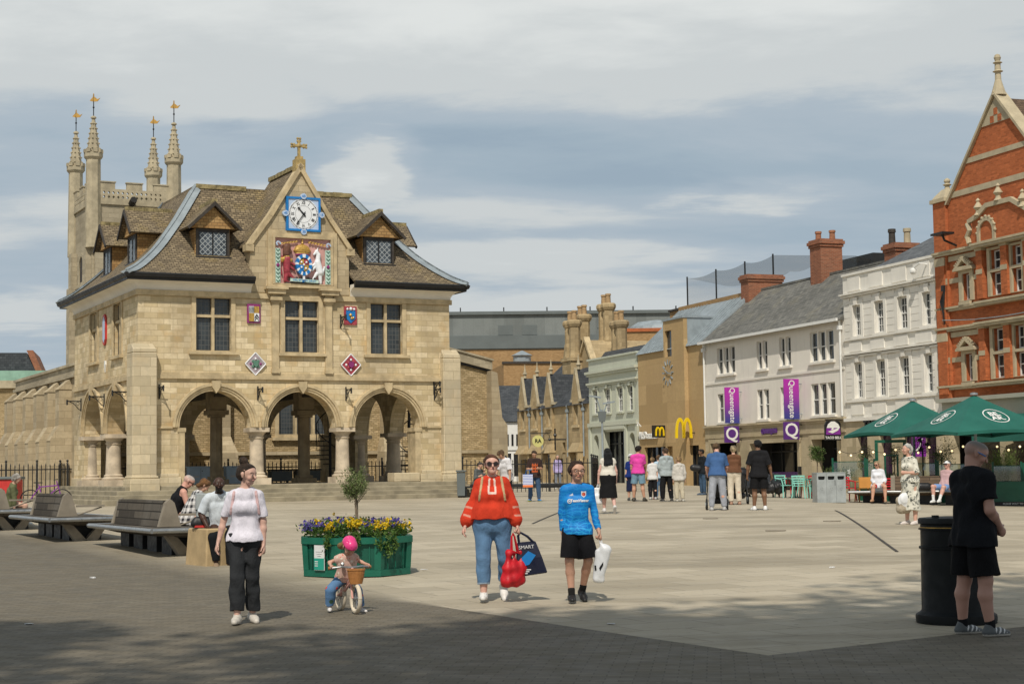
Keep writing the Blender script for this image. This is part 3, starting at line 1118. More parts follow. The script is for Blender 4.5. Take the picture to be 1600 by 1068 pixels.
# ------------------------------------------------------------------ ground
def build_ground():
 t = NT("square_paving")
 o = t.tc.outputs['Object']
 sp = t.n('ShaderNodeSeparateXYZ'); t.L.new(o,sp.inputs[0])
 X,Y = sp.outputs[0],sp.outputs[1]

 def pav(w,h,ms,rot,warp=0.0):
  b = t.n('ShaderNodeTexBrick')
  t.L.new(t.vec(o,rot=(0,0,rot)),b.inputs['Vector'])
  b.inputs['Color1'].default_value = (0,0,0,1)
  b.inputs['Color2'].default_value = (1,1,1,1)
  b.inputs['Mortar'].default_value = (0.5,0.5,0.5,1)
  b.inputs['Scale'].default_value = 1.0
  b.inputs['Mortar Size'].default_value = ms
  b.inputs['Mortar Smooth'].default_value = 0.5
  b.inputs['Brick Width'].default_value = w
  b.inputs['Row Height'].default_value = h
  return b
 A = pav(0.95,0.62,0.010,-0.4647)
 f1 = t.mapr(t.noise(0.35,5,0.6),0.3,0.7)
 f2 = t.mapr(t.noise(2.3,5,0.65),0.3,0.72)
 slab = t.mix(t.math('MULTIPLY',A.outputs['Color'],0.85),(0.36,0.312,0.228),(0.53,0.465,0.352))
 slab = t.mix(t.math('MULTIPLY',f1,0.35),slab,(0.32,0.272,0.195))
 slab = t.mix(t.math('MULTIPLY',f2,0.30),slab,(0.41,0.355,0.27))
 # worn streaks that run across the square along the slab courses
 f3 = t.mapr(t.noise(1.0,4,0.6,t.vec(o,rot=(0,0,-0.4647),scale=(0.10,0.55,1))),0.50,0.68)
 slab = t.mix(t.math('MULTIPLY',f3,0.65),slab,(0.245,0.21,0.15))
 gum = t.n('ShaderNodeTexVoronoi'); gum.inputs['Scale'].default_value = 2.3
 t.L.new(o,gum.inputs['Vector'])
 slab = t.mix(t.mapr(gum.outputs['Distance'],0.05,0.075,0.55,0.0),slab,(0.13,0.115,0.09))
 big_ = t.mapr(t.noise(0.16,4,0.6),0.55,0.62)
 slab = t.mix(t.math('MULTIPLY',big_,0.30),slab,(0.28,0.245,0.185))
 f4 = t.mapr(t.noise(14,3,0.5),0.62,0.72)
 slab = t.mix(t.math('MULTIPLY',f4,0.35),slab,(0.2,0.17,0.125))
 slab = t.mix(t.math('MULTIPLY',A.outputs['Fac'],0.7),slab,(0.14,0.12,0.09))
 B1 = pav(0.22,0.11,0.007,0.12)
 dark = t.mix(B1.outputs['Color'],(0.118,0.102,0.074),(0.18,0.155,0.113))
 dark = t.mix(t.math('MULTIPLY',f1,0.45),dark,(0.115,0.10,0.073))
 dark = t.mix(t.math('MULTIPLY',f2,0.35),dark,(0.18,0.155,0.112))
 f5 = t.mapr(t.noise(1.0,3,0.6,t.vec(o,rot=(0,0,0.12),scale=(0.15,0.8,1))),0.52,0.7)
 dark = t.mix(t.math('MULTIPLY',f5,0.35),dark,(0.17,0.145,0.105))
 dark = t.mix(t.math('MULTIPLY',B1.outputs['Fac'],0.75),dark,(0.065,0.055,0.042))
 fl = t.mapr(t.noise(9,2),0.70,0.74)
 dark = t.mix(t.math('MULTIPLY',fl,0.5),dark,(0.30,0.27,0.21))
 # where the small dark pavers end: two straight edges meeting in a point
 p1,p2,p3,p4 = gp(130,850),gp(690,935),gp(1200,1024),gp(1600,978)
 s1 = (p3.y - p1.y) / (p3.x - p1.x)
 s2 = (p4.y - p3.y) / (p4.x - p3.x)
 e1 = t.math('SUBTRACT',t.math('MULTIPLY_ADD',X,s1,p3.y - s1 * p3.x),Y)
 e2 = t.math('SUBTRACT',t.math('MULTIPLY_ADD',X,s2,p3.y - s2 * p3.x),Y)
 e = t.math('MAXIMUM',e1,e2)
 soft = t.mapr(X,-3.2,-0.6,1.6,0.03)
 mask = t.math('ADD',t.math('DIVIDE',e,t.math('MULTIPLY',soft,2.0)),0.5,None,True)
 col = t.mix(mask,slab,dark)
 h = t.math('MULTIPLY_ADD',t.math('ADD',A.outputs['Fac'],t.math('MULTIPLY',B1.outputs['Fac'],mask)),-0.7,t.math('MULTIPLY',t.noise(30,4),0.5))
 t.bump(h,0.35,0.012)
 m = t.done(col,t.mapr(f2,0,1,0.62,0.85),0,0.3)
 xs = sorted(set(list(np.arange(-24,24.1,1.0)) + list(np.arange(-60,61,6)) + [-900,-500,-250,-140,-90,90,140,250,500,900]))
 ys = sorted(set(list(np.arange(4,70,1.0)) + list(np.arange(70,130,4)) + [-300,-120,-60,-30,-15,-6,0] + [140,170,220,300,420,650,900,1500,2500]))
 g = MB()
 vs = [(x,y,float(gz(x,y))) for y in ys for x in xs]
 n = len(xs)
 fs = [(j * n + i,j * n + i + 1,(j + 1) * n + i + 1,(j + 1) * n + i) for j in range(len(ys) - 1) for i in range(n - 1)]
 g.add(vs,fs)
 prop(g.build("ground",m,smooth='all'),kind='structure')

build_ground()

# ------------------------------------------------------------------ the arcaded hall
GX,GYY,GZ0,GYAW = -13.911,62.0,0.6,0.4647

def gh(x,y,z=0.0):
 c,s = math.cos(GYAW),math.sin(GYAW)
 return Vector((GX + c * x - s * y,GYY + s * x + c * y,GZ0 + z))

W,D = 12.72,11.0
PROF = [(-0.58,8.52),(-0.4,8.61),(-0.1,8.79),(0.25,9.07),(0.65,9.42),(1.05,9.83),(1.45,10.32),(1.9,10.87),(2.35,11.50),(2.7,12.00),(3.05,12.50)]

def roof_h(t):
 return float(np.interp(t,[p[0] for p in PROF],[p[1] for p in PROF]))

def stone_window(parent,x0,x1,z0,z1,tf=None,mat=None,y=0.0,mull=1,transom=0.66,glassmat=None):
 """mullioned window: stone surround with sill, mullion, transom and leaded panes"""
 m = MB()
 b = 0.17
 m.prism(rect(x0 - b,x1 + b,z0 - 0.04,z1 + b),y - 0.045,y + 0.05,[rect(x0,x1,z0,z1)],tf)
 w = m.build("window",m_trim,parent)
 s = MB().box(x0 - b - 0.12,x1 + b + 0.12,y - 0.14,y + 0.06,z0 - 0.15,z0 - 0.043,tf)
 s.build("sill",m_trim,w)
 k = MB()
 n = mull + 1
 for i in range(1,n):
  cx = x0 + (x1 - x0) * i / n
  k.box(cx - 0.055,cx + 0.055,y + 0.06,y + 0.26,z0,z1,tf)
 zt = z0 + (z1 - z0) * transom
 for i in range(n):
  k.box(x0 + (x1 - x0) * i / n + (0.055 if i else 0),x0 + (x1 - x0) * (i + 1) / n - (0.055 if i < n - 1 else 0),y + 0.065,y + 0.255,zt - 0.05,zt + 0.05,tf)
 k.build("mullion",m_trim,w)
 f = MB()
 p = MB()
 for i in range(n):
  a = x0 + (x1 - x0) * i / n + (0.055 if i else 0)
  c = x0 + (x1 - x0) * (i + 1) / n - (0.055 if i < n - 1 else 0)
  for q0,q1 in ((z0,zt - 0.05),(zt + 0.05,z1)):
   f.prism(rect(a,c,q0,q1),y + 0.17,y + 0.21,[rect(a + 0.03,c - 0.03,q0 + 0.03,q1 - 0.03)],tf)
   p.box(a + 0.028,c - 0.028,y + 0.19,y + 0.20,q0 + 0.028,q1 - 0.028,tf)
 f.build("frame",m_timber_dark,w)
 p.build("pane",glassmat or m_leaded,w)
 return w

def arcade_outline(centres,r,zs,x0,x1,ztop,pz=1.0):
 p = [(x0,zs)]
 for c in centres:
  p.append((c - r,zs))
  for i in range(1,24):
   a = PI - PI * i / 24
   p.append((c + r * math.cos(a),zs + pz * r * math.sin(a)))
  p.append((c + r,zs))
 p += [(x1,zs),(x1,ztop),(x0,ztop)]
 return p

def arch_ring(m,c,r0,r1,zs,y0,y1,tf=None,pz=1.0,n=22):
 out = [(c + r1 * math.cos(PI * i / n),zs + pz * r1 * math.sin(PI * i / n)) for i in range(n + 1)]
 inn = [(c + r0 * math.cos(PI * i / n),zs + pz * r0 * math.sin(PI * i / n)) for i in range(n,-1,-1)]
 for i in range(n):
  q = [out[i],out[i + 1],inn[n - i - 1],inn[n - i]]
  m.prism(q,y0,y1,(),tf)

def column(parent,x,y,z0,z1,r=0.27,mat=None):
 m = MB()
 m.cbox((x,y,z0 + 0.12),(r * 3.3,r * 3.3,0.24))
 m.lathe([(r * 1.5,0.243),(r * 1.55,0.30),(r * 1.2,0.36),(r * 1.25,0.42),(r * 1.04,0.47),(r * 1.0,0.9),(r * 0.93,z1 - z0 - 0.42),(r * 1.05,z1 - z0 - 0.40),
   (r * 1.06,z1 - z0 - 0.36),(r * 0.95,z1 - z0 - 0.34),(r * 1.0,z1 - z0 - 0.27),(r * 1.4,z1 - z0 - 0.16)],20,(x,y,z0))
 m.cbox((x,y,z1 - 0.08),(r * 2.95,r * 2.95,0.16))
 return m.build("column",mat or m_column,parent,smooth=True)

m_column = plain("weathered_column_stone",(0.60,0.50,0.37),0.8,0.3,1.7,0.3,streak=0.3)
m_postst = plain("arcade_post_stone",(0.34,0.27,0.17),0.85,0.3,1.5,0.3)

def sweep(path,prof,closed,mirror_t=1):
 """sweep a (t, z) profile along a rectangle path; t is the inset from the wall line"""
 rings = []
 n = len(path)
 for i,(p,nv) in enumerate(path):
  rings.append([(p[0] + nv[0] * t,p[1] + nv[1] * t,z) for t,z in prof])
 return rings

def build_guildhall():
 root = empty("guildhall","honey stone arcaded hall with clock gable, painted royal arms and steep tiled roof","town hall",(GX,GYY,GZ0),GYAW)
 # platform and steps
 st = MB()
 for k in range(4):
  e = 0.42 + 0.36 * k
  st.box(-e - 0.15,W + e + 0.1,-e,D + e * 0.6,-1.2 - 0.01 * k,0.62 - 0.155 * k)
 st.build("steps",m_step,root,bevel=0.02)
 # front and back, left and right arcades
 FC,RF,ZS = (2.95,6.40,9.98),1.40,2.78
 for (y0,y1,nm) in ((0.0,0.7,'front'),(D - 0.6,D,'back')):
  m = MB()
  m.prism(arcade_outline(FC,RF,ZS,0.0,W,4.62),y0,y1)
  m.box(0.0,FC[0] - RF,y0,y1,0.5,ZS)
  m.box(FC[2] + RF,W,y0,y1,0.5,ZS)
  m.build("arcade_wall",m_ashlar,root)
  for c in FC:
   r = MB()
   s = -1 if nm == 'front' else 1
   yy = y0 if nm == 'front' else y1
   for r0,r1,p in ((1.385,1.475,0.03),(1.47,1.565,0.07),(1.56,1.66,0.12)):
    a,b = sorted((yy + s * p,yy + 0.02 * -s))
    arch_ring(r,c,r0,r1,ZS + 0.02,a,b)
   r.build("arch_moulding",m_trim,root)
  for c in (4.68,8.19):
   column(root,c,(y0 + y1) / 2,0.62,ZS)
  for xx in (FC[0] - RF + 0.10,FC[2] + RF - 0.10):
   h = MB()
   h.box(xx - 0.16,xx + 0.16,y0 - 0.05,y1 + 0.05,ZS - 0.16,ZS - 0.003)
   h.box(xx - 0.12,xx + 0.12,y0 - 0.03,y1 + 0.03,0.63,ZS - 0.163)
   h.build("respond",m_trim,root)
 SC,RS = (3.25,7.35),1.72
 for (x0,x1,nm) in ((0.0,0.7,'left'),(W - 0.6,W,'right')):
  m = MB()
  m.prism(arcade_outline(SC,RS,ZS - 0.1,0.703,D - 0.603,4.62,0.98),x0,x1,(),sideways)
  m.box(x0,x1,0.703,SC[0] - RS,0.5,ZS - 0.1)
  m.box(x0,x1,SC[1] + RS,D - 0.603,0.5,ZS - 0.1)
  m.build("arcade_wall",m_ashlar,root)
  for c in SC:
   r = MB()
   s = -1 if nm == 'left' else 1
   xx = x0 if nm == 'left' else x1
   for r0,r1,p in ((1.70,1.795,0.03),(1.79,1.885,0.07),(1.88,1.98,0.12)):
    a,b = sorted((xx + s * p,xx + 0.02 * -s))
    arch_ring(r,c,r0,r1,ZS - 0.08,a,b,sideways,0.98)
   r.build("arch_moulding",m_trim,root)
  for c in (5.30,9.30):
   column(root,(x0 + x1) / 2,c,0.62,ZS - 0.1,0.30)
 # posts inside carrying the floor
 for x in (4.63,8.43):
  m = MB()
  m.box(x - 0.42,x + 0.42,5.1,5.94,0.55,0.82)
  m.box(x - 0.30,x + 0.30,5.22,5.82,0.82,0.94)
  m.lathe([(0.26,0.94),(0.255,3.36)],8,(x,5.52,0),None,PI / 8)
  m.box(x - 0.30,x + 0.30,5.22,5.82,3.36,3.46)
  m.box(x - 0.42,x + 0.42,5.1,5.94,3.46,3.66)
  m.box(x - 0.35,x + 0.35,5.17,5.87,3.66,4.55)
  m.build("post",m_postst,root,bevel=0.015)
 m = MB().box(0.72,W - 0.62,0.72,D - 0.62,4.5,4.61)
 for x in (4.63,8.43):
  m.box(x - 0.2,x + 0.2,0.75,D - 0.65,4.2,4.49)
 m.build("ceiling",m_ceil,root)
 # upper storey
 WIN = ((2.20,3.57),(5.72,7.10),(9.28,10.64))
 m = MB().prism(rect(0,W,4.623,8.30),0,0.5,[rect(a,b,5.70,7.70) for a,b in WIN])
 m.build("wall",m_ashlar,root)
 SW = ((2.55,3.85),(6.65,7.95))
 m = MB().prism(rect(0.503,D - 0.503,4.623,8.30),0,0.5,[rect(a,b,5.70,7.70) for a,b in SW],sideways)
 m.build("wall",m_ashlar,root)
 MB().box(0,W,D - 0.5,D,4.623,8.4).build("wall",m_ashlar,root)
 MB().box(W - 0.5,W,0.503,D - 0.503,4.623,8.4).build("wall",m_ashlar,root)
 for a,b in WIN:
  stone_window(root,a,b,5.70,7.70)
 for a,b in SW:
  stone_window(root,a,b,5.70,7.70,sideways)
 # string course, cornice
 MB().box(0.5,W - 0.3,-0.10,0.0,4.62,4.77).box(0.5,W - 0.3,-0.06,0.0,4.77,4.86).build("string_course",m_trim,root)
 MB().box(-0.10,0.0,0.5,D,4.62,4.77).box(-0.06,0.0,0.5,D,4.77,4.86).build("string_course",m_trim,root)
 MB().box(0.45,1.30,-0.06,0.0,ZS - 0.02,ZS + 0.06).build("string_course",m_trim,root)
 MB().box(FC[2] + RF + 0.28,W - 0.3,-0.06,0.0,ZS - 0.02,ZS + 0.06).build("string_course",m_trim,root)
 MB().box(-0.09,5.17,-0.09,0.0,7.74,7.94).build("cornice",m_trim,root)
 MB().box(7.72,W + 0.09,-0.09,0.0,7.74,7.94).build("cornice",m_trim,root)
 MB().box(-0.09,0.0,0.003,D,7.74,7.94).build("cornice",m_trim,root)
 # coved eaves: plaster cove, black gutter, roof
 d = 1.0
 path = [((4.36,0),(0,1)),((0,0),(1,1)),((0,D),(1,-1)),((W,D),(-1,-1)),((W,0),(-1,1)),((8.42,0),(0,1))]
 cove = [(-0.03,7.93)] + [(-0.04 - 0.42 * (1 - math.cos(a)),7.95 + 0.33 * math.sin(a)) for a in (0.0,0.3,0.6,0.9,1.2,1.4,PI / 2)] + [(-0.46,8.40),(-0.03,8.40)]
 MB().loft(sweep(path,cove,False),True,True).build("cove",m_plaster,root,smooth=True)
 gut = [(-0.45,8.29),(-0.48,8.25),(-0.54,8.25),(-0.55,8.33),(-0.62,8.36),(-0.66,8.48),(-0.60,8.53),(-0.45,8.53)]
 MB().loft(sweep(path,gut,False),True,True).build("gutter",m_gutter,root)
 low = [p for p in PROF if p[0] <= 1.06]
 pr = low + [(t,z - 0.10) for t,z in reversed(low)]
 roof = MB().loft(sweep(path,pr,False),True,True)
 up = [p for p in PROF if p[0] >= 1.04] + [(3.05,12.35),(1.1,9.78)]
 pathc = [((0,0),(1,1)),((0,D),(1,-1)),((W,D),(-1,-1)),((W,0),(-1,1)),((0,0),(1,1))]
 roof.loft(sweep(pathc,up,False),False,True)
 roof.box(3.0,W - 3.0,3.0,D - 3.0,12.36,12.52)
 rf = roof.build("roof",m_tile,root,smooth=True)
 # ridge stones, lead hips
 for lo_,hi_ in ((0,4.9),(7.4,20)):
  m = MB()
  for i in range(16):
   a = 3.05 + (W - 6.1) * i / 16
   if lo_ <= a < hi_:
    m.box(a + 0.004,a + (W - 6.1) / 16,2.93,3.2,12.40 + random.uniform(0,.01),12.58 + random.uniform(0,.02))
  m.build("ridge",m_lichen,rf)
 for (cx,cy,ax,ay) in ((0,0,1,1),(W,0,-1,1),(0,D,1,-1),(W,D,-1,-1)):
  rings = []
  for t in np.linspace(-0.58,3.02,26):
   w = 0.26
   zc = roof_h(t) + 0.07
   zs = roof_h(max(-0.58,t - w * 0.7)) * 0.55 + zc * 0.45 - 0.03
   px,py = cx + ax * t,cy + ay * t
   q = (ax * w * 0.7071,-ay * w * 0.7071)
   rings.append([(px - q[0],py - q[1],zs),(px,py,zc),(px + q[0],py + q[1],zs),(px,py,zs - 0.12)])
  h = MB().loft(rings)
  rr = [[(p[1][0] + dx,p[1][1] + dy,p[1][2] + dz) for dx,dy,dz in ((-.05,0.05,0),(0,0,0.07),(.05,-.05,0),(0,0,-.05))] for p in rings]
  h.loft(rr)
  h.build("hip",m_lead,rf)
 # ---- clock gable
 cx,hw,zb,za = 6.36,2.02,9.92,12.95
 shape = [(cx - hw,7.98),(cx + hw,7.98),(cx + hw,zb),(cx + 1.25,10.98),(cx + 0.62,12.0),(cx,za),(cx - 0.62,12.0),(cx - 1.25,10.98),(cx - hw,zb)]
 m = MB().prism(shape,-0.02,1.05,[])
 ga = m.build("gable",m_ashlar_g,root)
 cp = MB()
 for s in (1,-1):
  line = [(cx + s * (hw + 0.16),zb - 0.13),(cx + s * (hw - 0.02),zb + 0.14),(cx + s * 1.30,11.02),(cx + s * 0.66,12.06),(cx + s * 0.0,13.12)]
  for i in range(len(line) - 1):
   (xa,z0),(xb,z1) = line[i],line[i + 1]
   L_ = math.hypot(xb - xa,z1 - z0); nx,nz = (z1 - z0) / L_ * s,-(xb - xa) / L_ * s
   q = [(xa,z0),(xb,z1),(xb - nx * 0.17,z1 - nz * 0.17),(xa - nx * 0.17,z0 - nz * 0.17)]
   cp.prism(q,-0.13,0.30)
  cp.box(cx + s * (hw + 0.05) - 0.16,cx + s * (hw + 0.05) + 0.16,-0.13,0.3,zb - 0.36,zb - 0.10)
 cp.build("coping",m_trim,ga)
 gr = MB()
 for s in (1,-1):
  line = [(hw + 0.16,zb - 0.05),(1.25,11.05),(0.62,12.05),(0.0,13.02)]
  for i in range(3):
   (xa,z0),(xb,z1) = line[i],line[i + 1]
   L_ = math.hypot(xb - xa,z1 - z0); nx,nz = -(z1 - z0) / L_ * s,(xb - xa) / L_
   gr.prism([(cx + s * xa,z0),(cx + s * xb,z1),(cx + s * xb,z1 - 0.12),(cx + s * xa,z0 - 0.12)],0.29,3.6)
 gr.build("gable_roof",m_tile,rf)
 m = MB()
 for i in range(9):
  m.box(cx - 0.12,cx + 0.12,0.32 + i * 0.36,0.66 + i * 0.36,12.95,13.10 + 0.01 * (i % 3))
 m.build("ridge",m_lichen,rf)
 # cross finial
 f = MB()
 f.box(cx - 0.20,cx + 0.20,-0.12,0.28,12.75,13.28)
 f.box(cx - 0.13,cx + 0.13,-0.05,0.21,13.283,13.40)
 f.box(cx - 0.05,cx + 0.05,0.03,0.13,13.40,14.05)
 f.box(cx - 0.25,cx - 0.053,0.03,0.13,13.78,13.88); f.box(cx + 0.053,cx + 0.25,0.03,0.13,13.78,13.88)
 for dx,dz in ((0,0.24),(0.25,0),(-0.25,0)):
  for ex,ez in ((0.05,0.05),(-0.05,0.05),(0.05,-0.05),(-0.05,-0.05)):
   f.sphere((cx + dx + ex,0.08,13.83 + dz + ez),0.055,8,(1,0.9,1))
 f.sphere((cx,0.08,13.83),0.1,10)
 f.build("cross_finial",m_gold_stone,ga)
 # pilasters and corbels of the middle bay
 for a,b in ((5.18,5.46),(7.36,7.64)):
  m = MB()
  m.box(a,b,-0.10,0.0,4.87,7.60)
  m.box(a - 0.05,b + 0.05,-0.15,0.0,7.60,7.68)
  m.box(a - 0.10,b + 0.10,-0.22,0.0,7.683,7.82)
  m.box(a - 0.03,b + 0.03,-0.14,0.0,7.823,7.93)
  m.box(a - 0.22,b + 0.22,-0.30,-0.022,7.933,8.10)
  m.box(a - 0.30,b + 0.30,-0.38,-0.022,8.103,8.2)
  m.box(a - 0.02,b + 0.02,-0.13,0.0,4.87,5.05)
  m.build("pilaster",m_trim,root)
 MB().box(5.0,7.82,-0.20,-0.022,8.203,8.30).build("ledge",m_trim,root)
 # painted arms in their frame
 ar = MB()
 ar.prism(rect(5.02,7.86,8.303,10.42),-0.10,-0.02,[rect(5.30,7.58,8.36,10.14)])
 ar.prism(rect(5.20,7.68,8.32,10.24),-0.15,-0.10,[rect(5.30,7.58,8.36,10.14)])
 fr = ar.build("arms_panel",m_trim,ga)
 MB().box(5.30,7.58,-0.035,-0.022,8.36,10.14).build("panel_back",m_pink,fr)
 build_arms(fr)
 build_clock(ga)
 # small shields
 for (x,z,kind) in ((4.46,7.15,0),(8.42,7.18,1)):
  shield_plate(root,x,z,kind)
 for (x,z,kind) in ((4.52,5.22,0),(8.42,5.24,1)):
  lozenge(root,x,z,kind)
 for c,tf in [(c,None) for c in FC] + [(c,sideways) for c in SC]:
  MB().prism([(c - 0.17,4.55),(c - 0.15,4.30),(c,4.08),(c + 0.15,4.30),(c + 0.17,4.55)],-0.17,0.0,(),tf).build("keystone",m_trim,root)
 # corner piers with weathered heads
 for (x0,x1,y0,y1) in ((-0.30,0.62,-0.42,0.5),(W - 0.42,W + 0.36,-0.30,0.5)):
  p = MB()
  p.box(x0,x1,y0,y1,0.95,5.55)
  p.loft([[(x0,y0,5.553),(x1,y0,5.553),(x1,y1,5.553),(x0,y1,5.553)],
    [(x0 + .02,y0 + 0.02,5.70),(x1 - .02,y0 + 0.02,5.70),(x1 - .02,y1,5.70),(x0 + .02,y1,5.70)],
    [(max(x0 + .05,x0),-0.02,5.92),(min(x1 - .05,x1),-0.02,5.92),(x1 - .05,y1,5.92),(x0 + .05,y1,5.92)]])
  p.box(x0 - 0.10,x1 + 0.10,y0 - 0.10,y1 + 0.1,0.35,0.90)
  p.box(x0 - 0.05,x1 + 0.05,y0 - 0.05,y1 + 0.05,0.903,1.0)
  p.build("corner_pier",m_pier,root,bevel=0.03)
 for bs in (((0.65,1.62,-0.12,0.75,0.4,0.95),(0.65,1.55,-0.06,0.72,0.95,1.08)),((11.35,12.28,-0.12,0.75,0.4,0.95),(11.42,12.28,-0.06,0.72,0.95,1.08)),((10.2,11.3,-0.15,0.6,0.63,0.98),),((-0.12,0.75,9.05,D,0.4,0.95),)):
  p = MB()
  for q in bs:
   p.box(*q)
  p.build("plinth",m_pier,root,bevel=0.02)
 # dormers
 for (ax,c) in (('f',3.05),('f',9.92),('l',3.55),('l',7.75),('r',3.6),('r',7.6)):
  dormer(rf,ax,c)
 # iron lamp brackets on the walls
 for x,z in ((0.80,4.28),(4.62,4.25),(8.22,4.25),(12.02,4.30)):
  bracket(root,[(x,0,z)],(0,-1))
 bracket(root,[(12.0,0,4.55)],(0,-1))
 bracket(root,[(8.02,0,7.1)],(0,-1))
 for y in (1.45,5.35,9.6):
  bracket(root,[(0,y,4.18)],(-1,0),True)
 # painted plaque on the left wall
 pl = MB().prism([(4.98,6.45),(5.06,6.30),(5.25,6.22),(5.44,6.30),(5.52,6.45),(5.52,7.25),(5.44,7.40),(5.25,7.48),(5.06,7.40),(4.98,7.25)],-0.07,0.0,(),sideways)
 pq = pl.build("wall_plaque",m_redpaint,root)
 MB().prism([(5.08,6.47),(5.25,6.32),(5.42,6.47),(5.42,7.23),(5.25,7.38),(5.08,7.23)],-0.085,-0.072,(),sideways).build("plaque_face",m_paleblue,pq)
 MB().prism([(5.05,5.45),(5.15,5.15),(5.25,5.45),(5.22,5.6),(5.08,5.6)],-0.06,0.0,(),sideways).build("stone_shield",m_white,root)
 return root

m_ashlar_g = bricks("gable_ashlar",(0.46,0.37,0.23),(0.56,0.46,0.30),(0.28,0.22,0.14),0.55,0.25,0.008,
     stain=0.5,stain_c=(0.27,0.225,0.155),tint=(0.5,0.40,0.26),tint_amt=0.3,warp=0.02)
m_pink = plain("pink_painted_panel",(0.56,0.31,0.28),0.7,0.15,3)
m_gold_stone = plain("yellowed_stone",(0.42,0.31,0.13),0.85,0.3,6,0.4)
m_redpaint = plain("red_paint",(0.50,0.035,0.03),0.5,0.15,4)
m_crimson = plain("crimson_paint",(0.36,0.05,0.07),0.55,0.35,9)
m_bluepaint = plain("blue_paint",(0.012,0.19,0.52),0.45,0.1,4)
m_paleblue = plain("pale_blue_paint",(0.46,0.57,0.74),0.5,0.1,4)
m_dial = plain("clock_dial_paint",(0.80,0.82,0.84),0.45,0.04,3)
m_black = plain("black_paint",(0.012,0.012,0.013),0.45,0.2,5)
m_goldp = plain("gold_paint",(0.50,0.31,0.07),0.45,0.3,12,metal=0.2)
m_lozenge = plain("faded_lilac_paint",(0.40,0.33,0.36),0.7,0.3,9)
m_mint = plain("mint_paint",(0.50,0.66,0.58),0.6,0.15,6)
m_greenp = plain("leaf_green_paint",(0.10,0.22,0.16),0.6,0.2,6)
m_purple = plain("magenta_paint",(0.25,0.03,0.16),0.6,0.2,6)

def bracket(parent,pts,d,flat=False):
 x,y,z = pts[0]
 m = MB()
 L_ = 0.62

 def P(o,zz,s=0.0):
  return (x + d[0] * o - d[1] * s,y + d[1] * o + d[0] * s,zz)
 m.tube([P(0.0,z),P(L_,z)],0.025,6)
 m.tube([P(0.02,z - 0.42),P(0.02,z + 0.12)],0.028,6)
 m.tube([P(0.02,z - 0.38),P(0.12,z - 0.33),P(0.32,z - 0.10),P(0.5,z - 0.02)],0.018,6)
 m.tube([P(L_ - 0.02,z - 0.16),P(L_ - 0.02,z + 0.06)],0.035,6)
 for o,r in ((0.16,0.07),(0.28,0.05)):
  m.tube([P(o + r * math.cos(a),z - 0.10 + r * math.sin(a)) for a in np.linspace(0,2 * PI,9)],0.010,5)
 m.tube([P(0.3,z,-0.12),P(0.3,z,0.12)],0.018,6)
 m.build("lamp_bracket",m_iron,parent)

def dormer(rf,ax,c):
 T0 = 0.62

 def tf(x,y,z):              # x across, y inwards from the wall line
  if ax == 'f':
   return (c + x,y,z)
  if ax == 'l':
   return (y,c + x,z)
  return (W - y,c + x,z)
 b = MB()
 w = 0.66
 b.prism(rect(-w,w,9.05,10.45),T0,T0 + 1.3,[rect(-w + 0.09,w - 0.09,9.38,10.36)],tf)
 d = b.build("dormer",m_timber_dark,rf)
 for s in (-1,1):
  MB().box(min(s * w,s * (w + 0.03)),max(s * w,s * (w + 0.03)),T0 + 0.06,1.6,9.2,10.44,tf).build("cheek",m_shingle,d)
 k = MB()
 k.prism(rect(-w + 0.09,w - 0.09,9.38,10.36),T0 + 0.02,T0 + 0.08,[rect(-w + 0.14,-0.025,9.43,10.31),rect(0.025,w - 0.14,9.43,10.31)],tf)
 k.box(-w - 0.04,w + 0.04,T0 - 0.10,T0 - 0.003,9.27,9.36,tf)
 k.build("casement",m_gutter,d)
 p = MB()
 p.box(-w + 0.13,-0.02,T0 + 0.04,T0 + 0.06,9.42,10.32,tf)
 p.box(0.02,w - 0.13,T0 + 0.04,T0 + 0.06,9.42,10.32,tf)
 p.build("pane",m_diamond,d)
 MB().prism([(-0.86,10.46),(0.86,10.46),(0,11.30)],T0 - 0.10,T0 + 0.1,(),tf).build("gable_tiling",m_shingle,d)
 r = MB()
 back = 2.35
 for s in (-1,1):
  r.prism([(0,11.52),(0,11.40),(s * 0.62,10.72),(s * 0.98,10.42),(s * 1.08,10.46),(s * 0.66,10.82)],T0 - 0.28,back,(),tf)
 r.build("dormer_roof",m_tile,d,smooth=False)
 bb = MB()
 for s in (-1,1):
  bb.prism([(0,11.47),(0,11.31),(s * 1.02,10.36),(s * 1.10,10.44)],T0 - 0.34,T0 - 0.282,(),tf)
 bb.build("bargeboard",m_timber_dark,d)
 rg = MB()
 for i in range(5):
  rg.box(-0.09,0.09,T0 - 0.27 + 0.38 * i,T0 + 0.09 + 0.38 * i,11.44,11.58,tf)
 rg.build("ridge",m_lichen,d)

